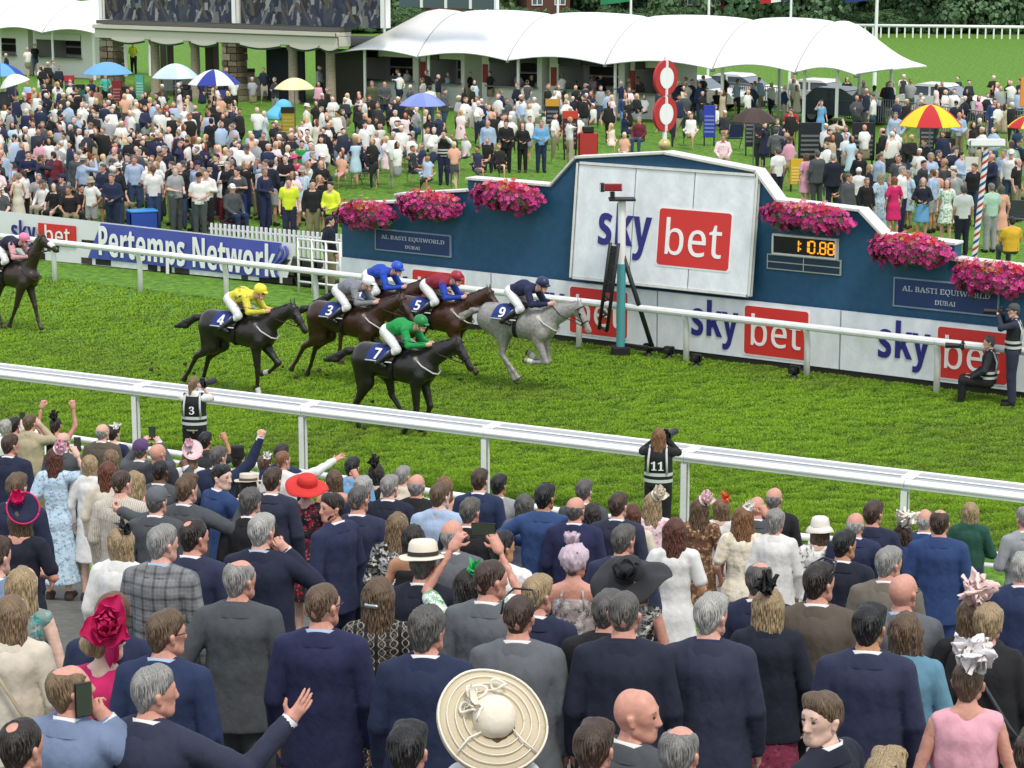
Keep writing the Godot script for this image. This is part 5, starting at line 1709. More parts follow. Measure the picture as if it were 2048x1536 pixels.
	# the clock
	var c0 := wuv(1549, 470, 0.05)
	var c1 := wuv(1672, 516, 0.05)
	var ck := thing("race_clock", "black digital clock with amber figures in a white frame on the finish wall", "clock")
	var cw := c1.x - c0.x
	wall_node(ck, (c0.x + c1.x) / 2, (c0.y + c1.y) / 2, 0.05)
	part("case", box(Vector3(cw, 0.33, 0.08), 0.01), surf("clock_black", srgb("0e0e10"), 0.4), ck)
	for k in [-1, 1]:
		part("frame", box(Vector3(cw + 0.05, 0.035, 0.10)), wm, ck, Vector3(0, k * 0.172, 0.003))
		part("frame", box(Vector3(0.035, 0.305, 0.10)), wm, ck, Vector3(k * (cw / 2 + 0.01), 0, 0.003))
	var amber := surf("amber_led", srgb("f0921e"), 0.5)
	amber.emission_enabled = true
	amber.emission = srgb("ff9a20")
	amber.emission_energy_multiplier = 0.8
	var seg := {"0": "abcdef", "1": "bc", "8": "abcdefg", ":": "", ".": ""}
	var ux := -cw * 0.17
	for ch in "1:10.88":
		var digit := Node3D.new()
		digit.name = "digit"
		ck.add_child(digit, true)
		digit.position = Vector3(ux, 0, 0.044)
		if ch == ":" or ch == ".":
			for yy in ([-0.05, 0.05] if ch == ":" else [-0.10]): part("dot", box(Vector3(0.026, 0.026, 0.006)), amber, digit, Vector3(0.01, yy, 0))
			ux += 0.055
			continue
		for sgm in seg[ch]:
			var q: Array = {"a": [0, 0.105, 1], "g": [0, 0, 1], "d": [0, -0.105, 1], "b": [0.055, 0.053, 0], "c": [0.055, -0.053, 0], "f": [-0.055, 0.053, 0], "e": [-0.055, -0.053, 0]}[sgm]
			part("segment", box(Vector3(0.085, 0.026, 0.006) if q[2] else Vector3(0.026, 0.088, 0.006)), amber, digit, Vector3(q[0] + 0.05, q[1], 0))
		ux += 0.165 if ch != "1" else 0.135
	var tb := thing("results_plate", "small navy plate of four cells under the digital clock", "sign")
	var p0 := wuv(1536, 509, 0.03)
	var p1 := wuv(1681, 549, 0.03)
	wall_node(tb, (p0.x + p1.x) / 2, (p0.y + p1.y) / 2, 0.03)
	var tw := p1.x - p0.x
	part("plate", box(Vector3(tw, 0.26, 0.03)), surf("plate_blue", srgb("16324a"), 0.5), tb)
	for y in [-0.13, 0.0, 0.13]: part("frame", box(Vector3(tw + 0.02, 0.018, 0.04)), surf("frame_pale", srgb("a9aea4"), 0.5), tb, Vector3(0, y, 0.003))
	for x in [-0.5, 0.0, 0.5]: part("frame", box(Vector3(0.018, 0.24, 0.038)), surf("frame_pale", srgb("a9aea4"), 0.5), tb, Vector3(x * tw, 0, 0.003))
	# flowers
	var rr := RandomNumberGenerator.new()
	rr.seed = 31
	var beds := [[732, 426, 112, 56, "leftmost trough of magenta petunias on the finish wall, above the left blue sign"], [860, 408, 122, 58, "second trough of magenta petunias from the left end of the finish wall"], [1012, 388, 138, 54, "trough of magenta petunias just left of the white gable board"],
		[1614, 430, 180, 56, "trough of magenta petunias above the digital clock"], [1822, 496, 166, 62, "trough of magenta petunias above the right blue sign"], [1985, 552, 166, 68, "rightmost and lowest trough of magenta petunias at the frame edge"]]
	for q in beds:
		var a := wuv(q[0] - q[2] / 2.0, q[1], 0.3)
		var b := wuv(q[0] + q[2] / 2.0, q[1], 0.3)
		var rise := 0.88 * absf(wuv(q[0], q[1] - q[3] / 2.0, 0.3).y - wuv(q[0], q[1] + q[3] / 2.0, 0.3).y)
		var mid := wuv(q[0], q[1], 0.3)
		var wid := absf(b.x - a.x)
		var tr2 := thing("flower_trough", q[4], "flowers", Vector3.ZERO, 0.0, "flower troughs along the finish wall")
		wall_node(tr2, mid.x, mid.y, 0.3)
		part("trough", box(Vector3(wid * 0.86, 0.22, 0.26), 0.02), surf("trough", srgb("20362a"), 0.7), tr2, Vector3(0, -0.02, -0.05))
		bloom(tr2, "leaves", 520, wid, rise, rr, [Color(0.03, 0.075, 0.02), Color(0.06, 0.12, 0.03)], 0.055, 0.94)
		bloom(tr2, "petunias", 1750, wid, rise, rr, [Color(0.52, 0.02, 0.18), Color(0.68, 0.07, 0.30), Color(0.36, 0.014, 0.14)], 0.042, 1.0)
		bloom(tr2, "geraniums", 170, wid * 0.9, rise * 0.5, rr, [Color(0.50, 0.012, 0.03), Color(0.62, 0.03, 0.08), Color(0.62, 0.20, 0.26)], 0.042, 1.0, rise * 0.38)
		bloom(tr2, "marigolds", 46, wid * 0.3, rise * 0.4, rr, [Color(0.62, 0.34, 0.02), Color(0.55, 0.22, 0.02)], 0.040, 1.0, rise * 0.36)

func bloom(parent: Node3D, called: String, n: int, wid: float, rise: float, r: RandomNumberGenerator, cols: Array, size: float, reach: float, up := 0.0) -> void:
	if not MESH.has("bloom"):
		var s := st_new()
		for i in 5:
			var a := TAU * i / 5
			var c := Vector3.ZERO
			var l := Vector3(cos(a - 0.5), sin(a - 0.5), 0.25)
			var t := Vector3(cos(a) * 1.15, sin(a) * 1.15, 0.35)
			var q := Vector3(cos(a + 0.5), sin(a + 0.5), 0.25)
			for v in [c, q, t, c, t, l]: s.add_vertex(v)
		MESH["bloom"] = done(s)
	var mm := MultiMesh.new()
	mm.transform_format = MultiMesh.TRANSFORM_3D
	mm.use_colors = true
	mm.mesh = MESH["bloom"]
	mm.instance_count = n
	for i in n:
		var v := Vector3(r.randfn(), r.randfn(), r.randfn()).normalized()
		v.z = absf(v.z) if r.randf() < 0.8 else v.z
		var lump := 0.80 + 0.45 * fn.get_noise_3d(v.x * 3.0 + wid * 7.0, v.y * 3.0, v.z * 3.0 + parent.position.x) + r.randf_range(-0.09, 0.12)
		var p := Vector3(v.x * wid * 0.5 * pow(absf(v.x) + 0.001, -0.25), v.y * rise * 0.5 + up, v.z * 0.27) * lump * reach
		p.y -= 0.12 * absf(p.x) / wid
		if p.y < 0.0: p.y *= 1.05 + 0.9 * fn.get_noise_2d(p.x * 6.0, parent.position.x * 3.0)
		var z := (v + Vector3(0, 0.25, 0.3) + Vector3(r.randf_range(-0.5, 0.5), r.randf_range(-0.5, 0.5), r.randf_range(-0.3, 0.3))).normalized()
		var x := Vector3.UP.cross(z).normalized()
		mm.set_instance_transform(i, Transform3D(Basis(x, z.cross(x), z) * Basis(Vector3.BACK, r.randf() * TAU) * Basis.from_scale(Vector3.ONE * size * r.randf_range(0.75, 1.25)), p))
		mm.set_instance_color(i, cols[r.randi() % cols.size()])
	var gm := surf("petals", Color.WHITE, 0.7)
	gm.vertex_color_use_as_albedo = true
	gm.backlight_enabled = true
	gm.backlight = Color(0.3, 0.3, 0.3)
	var o := MultiMeshInstance3D.new()
	o.name = called
	o.multimesh = mm
	o.material_override = gm
	o.set_meta("kind", "stuff")
	parent.add_child(o)

# ---------------------------------------------------------------- winning post and gantry
func winning_post() -> void:
	var off := -1.6
	var o := WO + NM * off
	var c1 := on_plane(1332, 156, o, NM)
	var c2 := on_plane(1330, 228, o, NM)
	var base := Vector3(c2.x, 0, c2.z)
	var wp := thing("winning_post", "tall winning post with two red-ringed white discs above the finish board", "post", base)
	var white := surf("paint_white", srgb("eeeeee"), 0.45)
	var red := surf("paint_red", srgb("b5282c"), 0.5)
	var turn := Basis(NM, Vector3.UP, -AL) * Basis(Vector3.RIGHT, PI / 2)
	part("pole", cyl(0.05, 0.04, c1.y + 0.42, 12), white, wp, Vector3(0, (c1.y + 0.42) / 2, 0))
	var k := 0.345
	for c in [c1, c2]:
		var d := part("disc", cyl(k, k, 0.06, 40), red, wp)
		d.transform = Transform3D(Basis(AL, PI / 2) * Basis(), Vector3(0, c.y, 0))
		d.basis = Basis(Vector3.UP, -0.14) * Basis(NM, -AL, Vector3.UP)
		for e in [-1, 1]: part("disc_centre", cyl(k * 0.60, k * 0.60, 0.014, 32), white, d, Vector3(0, e * 0.036, 0))
		part("spindle", box(Vector3(0.035, 0.12, k * 1.9), 0.005), white, d)
	part("gold_ball", to_mesh(nets([bo(Vector3(0, c2.y - 0.60, 0), Vector3(0, c2.y - 0.601, 0), 0.12, 0.12, 0.01)], 0.02)), surf("gold", srgb("c9b878"), 0.35, 0.4), wp)
	# camera gantry by the far rail
	var g := gp(1241, 711)
	var ga := thing("camera_gantry", "photo-finish camera on a white and teal pole with black stays beside the far rail", "camera gantry", g)
	var h1 := on_plane(1240, 400, g, NM).y
	var h0 := on_plane(1240, 490, g, NM).y
	var teal := surf("paint_teal", srgb("4f9aa0"), 0.5)
	var black := surf("paint_black", srgb("1a1b1d"), 0.5)
	part("lower_pole", cyl(0.085, 0.085, h0 - 0.35, 14), teal, ga, Vector3(0, (h0 - 0.35) / 2, 0))
	part("upper_pole", cyl(0.075, 0.075, h1 - h0 + 0.35, 14), white, ga, Vector3(0, (h1 + h0 - 0.35) / 2, 0))
	part("platform", box(Vector3(0.5, 0.04, 0.4), 0.01), black, ga, Vector3(0, h1 + 0.02, 0))
	part("bracket", box(Vector3(0.10, 0.12, 0.10), 0.01), black, ga, Vector3(-0.18, h1 + 0.10, 0))
	var cb := part("camera_body", box(Vector3(0.36, 0.13, 0.15), 0.02), surf("camera_red", srgb("8c1c24"), 0.4), ga, Vector3(-0.17, h1 + 0.24, 0))
	part("lens_hood", box(Vector3(0.10, 0.16, 0.18), 0.02), black, cb, Vector3(-0.2, 0.0, 0))
	part("base_box", box(Vector3(0.36, 0.18, 0.3), 0.02), black, ga, Vector3(0, 0.09, 0))
	var t0 := on_plane(1229, 486, g + NM * 0.3, NM) - g
	var t1 := on_plane(1206, 660, g + NM * 0.3, NM) - g
	var ladder := Node3D.new()
	ladder.name = "truss"
	ga.add_child(ladder)
	for s in [-0.09, 0.09]:
		part("truss_rail", tube([t0 + AL * s, t1 + AL * s], [0.035], 8), black, ladder)
	for i in 11:
		var p := t0.lerp(t1, (i + 0.5) / 11.0)
		part("rung", tube([p - AL * 0.09, p + AL * 0.09 + Vector3(0, 0.10 * (1 if i % 2 else -1), 0)], [0.022], 6), black, ladder)
	part("mirror_panel", box(Vector3(0.12, 0.9, 0.03), 0.005), black, ladder).transform = Transform3D(Basis(AL, (t0 - t1).normalized(), AL.cross((t0 - t1).normalized())), t0.lerp(t1, 0.3))
	part("stay", tube([Vector3(0, h0 - 0.1, 0), on_plane(1303, 690, g - NM * 0.25, NM) - g], [0.045], 8), black, ga)
	part("ground_bar", tube([Vector3(0, 0.22, 0), gp(1330, 714) - g + Vector3(0, 0.15, 0)], [0.025], 6), black, ga)
	var spots := [[1297, 711, "small black remote camera on the turf just right of the camera gantry"], [1338, 717, "small black remote camera midway between the gantry and the next rail post"], [1392, 733, "small black remote camera beside the rail post under the word sky"], [1588, 757, "small black remote camera beside the rail post under the red box"]]
	for q in spots:
		var p := gp(q[0], q[1])
		var rc := thing("remote_camera", q[2], "camera", p, -0.5, "remote cameras along the far rail")
		part("camera_body", box(Vector3(0.20, 0.15, 0.12), 0.02), black, rc, Vector3(0, 0.16, 0))
		part("lens", cyl(0.05, 0.05, 0.14, 12), black, rc, Vector3(0, 0.16, 0.12)).rotation.x = PI / 2
		part("foot", cyl(0.10, 0.03, 0.09, 8), black, rc, Vector3(0, 0.045, 0))

# ---------------------------------------------------------------- tents and buildings
func canopy(called: String, label: String, o: Vector3, along: Vector3, back: Vector3, us: Array, eave: float, ridge: float, depth: float, hip := true) -> Node3D:
	var t := thing(called, label, "tent", o)
	var m := surf("pvc_white", srgb("f0f1f3"), 0.5)
	m.backlight_enabled = true
	m.backlight = Color(0.25, 0.25, 0.25)
	m.normal_enabled = true
	m.normal_texture = tex("fold")
	m.normal_scale = 0.12
	tri(m, Vector3(0.3, 0.3, 0.3))
	var hgt := func(u: float, v: float, i: int) -> float:     # u 0..1 in the bay, v 0 front eave, 1 ridge, 2 back eave
		var k := 1.0 - absf(v - 1.0)
		var arch := sin(u * PI)
		var e := eave - 0.12 + 0.24 * arch
		var r := ridge + 0.18 * sqrt(maxf(arch, 0.0))
		var f := pow(sin(k * PI / 2.0), 0.85)
		if hip and i == us.size() - 2: f *= 1.0 - smoothstep(0.10, 1.0, u) * 0.98
		if hip and i == 0: f *= 0.02 + 0.98 * minf(1.0, u / 0.70)
		return lerpf(e, r, f)
	for i in us.size() - 1:
		var s := st_new()
		s.set_smooth_group(0)
		var at := func(a: int, b: int, dz: float) -> Vector3:
			var u := a / 12.0
			var v := b / 8.0
			var squeeze := 0.0
			return along * lerpf(us[i], us[i + 1], u) + back * (v * depth / 2.0) + Vector3.UP * (hgt.call(u, v, i) - dz)
		for a in 12:
			for b in 16:
				quad(s, at.call(a, b + 1, 0.0), at.call(a + 1, b + 1, 0.0), at.call(a + 1, b, 0.0), at.call(a, b, 0.0))
				quad(s, at.call(a, b, 0.03), at.call(a + 1, b, 0.03), at.call(a + 1, b + 1, 0.03), at.call(a, b + 1, 0.03))
		var c := part("canopy", done(s), m, t)
		var edge := []
		for a in 13: edge.append(at.call(a, 0, 0.02))
		part("hem", tube(edge, [0.03], 6), surf("hem", srgb("d8dadc"), 0.5), c)
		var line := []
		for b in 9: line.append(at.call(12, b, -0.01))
		part("seam", tube(line, [0.028], 6), surf("seam_shadow_grey", srgb("a9adb0"), 0.6), c)  # seam tube, its grey also painting the shadow line along the bay valley
	var pm := surf("paint_white", srgb("eeeeee"), 0.45)
	for i in us.size():
		for v in [0.25, 1.75]:
			part("tent_pole", cyl(0.07, 0.07, eave + 0.2, 10), pm, t, along * clampf(us[i], us[0] + 1.2, us[-1] - 1.2) + back * (v * depth / 2.0) + Vector3.UP * (eave + 0.2) / 2)
		part("clamp", box(Vector3(0.2, 0.1, 0.1), 0.02), surf("steel", srgb("8d8f92"), 0.35, 0.9), t, along * us[i] + Vector3.UP * (eave - 0.2))
	return t

func kiosk(label: String, o: Vector3, w: float, h: float, d: float, open: Array, sign := "", sign_col := "") -> Node3D:
	# a hut with a counter opening: open = [from, to, sill, head]
	var k := thing("kiosk", label, "kiosk", o, 0.0)
	k.basis = Basis(AL, Vector3.UP, NM)
	var wm := surf("kiosk_white", srgb("d6d5d0"), 0.6)
	var dm := surf("kiosk_dark", srgb("35332f"), 0.8)
	var a: float = open[0]
	var b: float = open[1]
	var fr := Node3D.new()
	part("front_wall", box(Vector3(a, h, 0.08)), wm, k, Vector3(a / 2, h / 2, 0))
	part("front_wall", box(Vector3(w - b, h, 0.08)), wm, k, Vector3((w + b) / 2, h / 2, 0))
	part("front_wall", box(Vector3(b - a, open[2], 0.08)), wm, k, Vector3((a + b) / 2, open[2] / 2, 0))
	part("front_wall", box(Vector3(b - a, h - open[3], 0.08)), wm, k, Vector3((a + b) / 2, (h + open[3]) / 2, 0))
	part("counter", box(Vector3(b - a + 0.1, 0.06, 0.4), 0.01), surf("steel", srgb("8d8f92"), 0.35, 0.9), k, Vector3((a + b) / 2, open[2] + 0.03, 0.12))
	part("back_wall", box(Vector3(w, h, 0.06)), wm, k, Vector3(w / 2, h / 2, -d))
	for x in [0.03, w - 0.03]: part("side_wall", box(Vector3(0.06, h, d - 0.08)), wm, k, Vector3(x, h / 2, -d / 2))
	part("roof", box(Vector3(w + 0.1, 0.06, d + 0.16)), wm, k, Vector3(w / 2, h + 0.03, -d / 2))
	for i in 3:
		part("shelf", box(Vector3(b - a - 0.2, 0.35, 0.2), 0.01), dm, k, Vector3((a + b) / 2, open[2] + 0.25 + i * 0.45, -d + 0.25))
	if sign_col:
		part("fascia", box(Vector3(b - a, 0.34, 0.05), 0.01), surf("fascia" + sign_col, srgb(sign_col), 0.5), k, Vector3((a + b) / 2, open[3] + 0.17, 0.07))
	return k

func tents() -> void:
	var eave := 2.5
	var o := gp(665, 100, eave)
	var bk := -NM
	var us := []
	for q in [[665, 100], [835, 108], [1015, 120], [1210, 132], [1425, 145], [1590, 150], [1712, 155]]:
		us.append((on_plane(q[0], q[1], o, NM) - o).dot(AL))
	o.y = 0
	canopy("marquee", "long white six-bay marquee with a scalloped roof behind the far crowd", o, AL, bk, us, eave, 4.15, 6.4)
	# huts under it
	var ks := [[700, 838, 0.6, 2.4, "pale hut with an open counter under the left end of the marquee", "d6d5d0"], [842, 930, 0.3, 1.8, "white hut with dark shelves behind the lilac umbrella", ""], [965, 1085, 0.2, 3.0, "dim hut with black counter under the third bay of the marquee", "2b2b2f"], [1100, 1250, 0.2, 3.3, "betting hut with a wide dark opening and navy counter under the marquee", "1a1c24"], [1262, 1330, 0.3, 1.5, "pale hut with doors left of the winning post discs", ""]]
	for q in ks:
		var p := on_plane(q[0], 150, o + bk * 2.2, NM)
		var e := on_plane(q[1], 150, o + bk * 2.2, NM)
		var w: float = (e - p).dot(AL)
		p.y = 0
		var k := kiosk(q[4], p, w, 2.55, 2.6, [w * 0.12, w * 0.92, 1.05, 2.15], "", q[5])
		part("menu_screen", box(Vector3(w * 0.28, 0.42, 0.05), 0.01), surf("screen_off", srgb("1d1f24"), 0.25), k, Vector3(w * 0.3, 2.3, 0.1))
		part("price_panel", box(Vector3(0.30, 0.8, 0.03), 0.01), surf("price_red", srgb("8c2426"), 0.6), k, Vector3(w * 0.06, 1.6, 0.06))
	# left tent
	var lo := gp(200, 66, 2.5)
	var lu := []
	for q in [[-190, 50], [-20, 58], [85, 62], [200, 66]]: lu.append((on_plane(q[0], q[1], lo, NM) - lo).dot(AL))
	lo.y = 0
	canopy("marquee", "white marquee with a rounded roof at the upper left frame edge", lo, AL, bk, lu, 2.55, 3.9, 5.5, false)
	for q in [[-60, 60, "white hut with an open counter at the left frame edge under the left marquee", ""], [70, 190, "white hut with dark windows under the right half of the left marquee", "c9c7c1"]]:
		var p := on_plane(q[0], 150, lo + bk * 1.4, NM)
		var e := on_plane(q[1], 150, lo + bk * 1.4, NM)
		var w: float = (e - p).dot(AL)
		p.y = 0
		kiosk(q[2], p, w, 2.5, 2.4, [w * 0.05, w * 0.8, 1.0, 1.95], "", q[3])

func stone_building() -> void:
	var o := gp(222, 187)
	var b := thing("pavilion", "old stone pavilion with pillars, pale gallery and dark picture banners at the upper left", "building", o)
	b.basis = Basis(AL, Vector3.UP, NM)
	var ux := func(x: float, off := 0.0) -> float: return (on_plane(x, 150, o + NM * off, NM) - o).dot(AL)
	var hy := func(x: float, y: float) -> float: return on_plane(x, y, o, NM).y
	var stone := surf("stone", srgb("8c8069"), 0.9)
	var st2 := surf("stone_dark", srgb("6d614e"), 0.9)
	var st3 := surf("stone_pale", srgb("a59a84"), 0.9)
	for m in [stone, st2, st3]:
		m.albedo_texture = tex("mottle")
		m.normal_enabled = true
		m.normal_texture = tex("bump")
		tri(m, Vector3(1.2, 1.2, 1.2))
	var cream := surf("cream_paint", srgb("c9c6b8"), 0.7)
	var h0: float = hy.call(330, 80)
	var h1: float = hy.call(330, 43)
	var r := RandomNumberGenerator.new()
	r.seed = 77
	for q in [[225, 0.95], [470, 0.95]]:
		var u: float = ux.call(q[0])
		var pl := Node3D.new()
		pl.name = "pillar"
		b.add_child(pl, true)
		pl.position = Vector3(u, 0, 0)
		var y := 0.0
		var row := 0
		while y < h0 - 0.05:
			var hh := minf(r.randf_range(0.22, 0.34), h0 - y)
			var cut := r.randf_range(-0.15, 0.15)
			for k in 2:
				var w: float = q[1] / 2 + (cut if k == 0 else -cut)
				part("stone", box(Vector3(snappedf(w - 0.02, 0.05), snappedf(hh - 0.015, 0.02), snappedf(0.75 + r.randf_range(-0.03, 0.03), 0.02)), 0.02), [stone, st2, st3][r.randi() % 3], pl, Vector3(-q[1] / 2 + w / 2 if k == 0 else q[1] / 2 - w / 2, y + hh / 2, 0))
			y += hh
			row += 1
	for x in [310, 390, 585, 660]:
		part("column", lathe([[0.30, 0.0], [0.30, 0.15], [0.23, 0.2], [0.21, h0 - 0.3], [0.28, h0 - 0.15], [0.30, h0]], 16), st3, b, Vector3(ux.call(x), 0, -0.05))
	for x in [335, 425]:
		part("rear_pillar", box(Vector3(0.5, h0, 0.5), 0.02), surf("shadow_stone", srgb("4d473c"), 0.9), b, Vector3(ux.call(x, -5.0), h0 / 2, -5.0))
	var L: float = ux.call(690)
	var l0: float = ux.call(205)
	part("beam", box(Vector3(L - l0, (h1 - h0) * 0.52, 0.9), 0.03), cream, b, Vector3((L + l0) / 2, h0 + (h1 - h0) * 0.26, 0))
	part("gallery_rail", box(Vector3(L - l0, (h1 - h0) * 0.22, 1.1), 0.03), cream, b, Vector3((L + l0) / 2, h0 + (h1 - h0) * 0.64, 0.05))
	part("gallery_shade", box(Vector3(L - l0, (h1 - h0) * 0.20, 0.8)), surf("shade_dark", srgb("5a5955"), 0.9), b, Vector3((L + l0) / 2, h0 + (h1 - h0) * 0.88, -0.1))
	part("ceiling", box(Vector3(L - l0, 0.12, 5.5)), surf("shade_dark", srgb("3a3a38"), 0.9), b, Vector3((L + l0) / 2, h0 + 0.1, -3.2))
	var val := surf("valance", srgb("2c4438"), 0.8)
	for i in 6:
		var xs := [[240, 305], [318, 382], [398, 448], [495, 575], [595, 650], [655, 690]][i] as Array
		var a: float = ux.call(xs[0])
		var c: float = ux.call(xs[1])
		var poly := PackedVector2Array()
		poly.append(Vector2(a, h0 + 0.05))
		for k in 9: poly.append(Vector2(lerpf(a, c, k / 8.0), h0 - 0.03 - 0.13 * sin(k / 8.0 * PI)))
		poly.append(Vector2(c, h0 + 0.05))
		part("valance", extrude(poly, 0.03), cream, b, Vector3(0, 0, 0.46))
		part("valance_shadow", extrude(poly, 0.02), val, b, Vector3(0, -0.09, 0.43))  # dark green copy, lower and behind, painted as the shadow under the scallops
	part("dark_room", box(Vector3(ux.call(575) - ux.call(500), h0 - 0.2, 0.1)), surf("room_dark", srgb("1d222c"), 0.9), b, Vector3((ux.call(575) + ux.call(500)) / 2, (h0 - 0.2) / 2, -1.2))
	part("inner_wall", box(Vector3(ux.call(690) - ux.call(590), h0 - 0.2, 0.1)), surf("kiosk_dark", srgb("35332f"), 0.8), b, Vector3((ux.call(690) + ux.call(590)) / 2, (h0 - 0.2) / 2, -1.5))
	part("low_wall", box(Vector3(ux.call(470) - ux.call(240), 0.9, 0.2)), surf("grey_paint", srgb("9b9b97"), 0.7), b, Vector3((ux.call(470) + ux.call(240)) / 2, 0.45, -3.0))
	# picture banners on the upper floor
	var im := Image.create(256, 96, false, Image.FORMAT_RGB8)
	im.fill(srgb("2a3046"))
	for i in 260:
		var cx := r.randf() * 256
		var cy := 20 + r.randf() * 76
		var col: Color = [srgb("3c4152"), srgb("6a6a6c"), srgb("1b1e2c"), srgb("54493f"), srgb("8f8f90"), srgb("232840"), srgb("30364c")][r.randi() % 7]
		var ww := r.randf_range(1.5, 4)
		var hh := r.randf_range(5, 20)
		var sl := r.randf_range(-0.6, 0.6)
		for y in range(maxi(0, int(cy - hh)), mini(96, int(cy + hh))):
			for x in range(maxi(0, int(cx - ww + sl * (y - cy))), mini(256, int(cx + ww + sl * (y - cy)))):
				im.set_pixel(x, y, col)
	var pm := surf("picture", Color.WHITE, 0.6)
	pm.albedo_texture = ImageTexture.create_from_image(im)
	for q in [[216, 468], [486, 768]]:
		var a: float = ux.call(q[0])
		var c: float = ux.call(q[1])
		var top: float = h1 + 2.6
		var s := st_new()
		quad(s, Vector3(a, top, 0.05), Vector3(c, top, 0.05), Vector3(c, h1 + 0.02, 0.05), Vector3(a, h1 + 0.02, 0.05))
		part("picture_banner", done(s), pm, b)
		part("banner_wall", box(Vector3(c - a, top - h1, 0.3)), cream, b, Vector3((a + c) / 2, (top + h1) / 2 + 0.02, -0.12))
	for x in [211, 476, 772]:
		part("mullion", box(Vector3(0.28, 2.6, 0.4), 0.02), surf("paint_white", srgb("eeeeee"), 0.45), b, Vector3(ux.call(x), h1 + 1.32, 0.0))
	var g0: float = ux.call(790)
	var g1: float = ux.call(985)
	for k in 4:
		part("window", box(Vector3((g1 - g0) / 4 - 0.12, 1.6, 0.1)), surf("glass_dark", srgb("55606a"), 0.1), b, Vector3(lerpf(g0, g1, (k + 0.5) / 4), h1 + 1.75, -0.3))
		part("window_frame", box(Vector3(0.12, 1.6, 0.2)), surf("paint_white", srgb("eeeeee"), 0.45), b, Vector3(lerpf(g0, g1, (k + 1.0) / 4), h1 + 1.75, -0.3))
	part("roof", box(Vector3(ux.call(772) - l0 + 0.3, 0.3, 6.0)), cream, b, Vector3((ux.call(772) + l0) / 2, h1 + 2.75, -2.7))

func tree(label: String, p: Vector3, h: float, w: float, variant: int) -> void:
	var t := thing("tree", label, "tree", p, variant * 1.3, "trees beyond the racecourse")
	if not MESH.has("crown%d" % (variant % 3)):
		var r := RandomNumberGenerator.new()
		r.seed = 100 + variant % 3
		var s := st_new()
		for c in 34:
			var cc := Vector3(r.randfn() * 0.21, r.randf_range(0.12, 0.9), r.randfn() * 0.21)
			cc.x *= 1.3 - cc.y * 0.6
			cc.z *= 1.3 - cc.y * 0.6
			var rad := r.randf_range(0.10, 0.19)
			for i in 120:
				var v := Vector3(r.randfn(), r.randfn(), r.randfn()).normalized()
				var q := cc + v * rad * r.randf_range(0.7, 1.1)
				var x := Vector3(r.randfn(), r.randfn(), r.randfn()).normalized() * 0.026
				var y := v.cross(x).normalized() * 0.026
				for e in [q - x, q + y, q + x, q - x, q + x, q - y]: s.add_vertex(e)
		MESH["crown%d" % (variant % 3)] = done(s)
	var crown := part("crown", MESH["crown%d" % (variant % 3)], surf("foliage%d" % (variant % 4), [srgb("5d7a55"), srgb("52704e"), srgb("6b8758"), srgb("607c5a")][variant % 4], 0.8), t)
	crown.scale = Vector3(w, h, w)
	part("trunk", cyl(0.35, 0.18, h * 0.6, 8), surf("bark", srgb("4a4034"), 0.9), t, Vector3(0, h * 0.3, 0))

const ORD := ["first", "second", "third", "fourth", "fifth", "sixth", "seventh", "eighth", "ninth", "tenth", "eleventh", "twelfth", "thirteenth", "fourteenth", "fifteenth", "sixteenth", "seventeenth", "eighteenth", "nineteenth", "twentieth", "twenty-first", "twenty-second", "twenty-third", "twenty-fourth", "twenty-fifth", "twenty-sixth", "twenty-seventh", "twenty-eighth"]

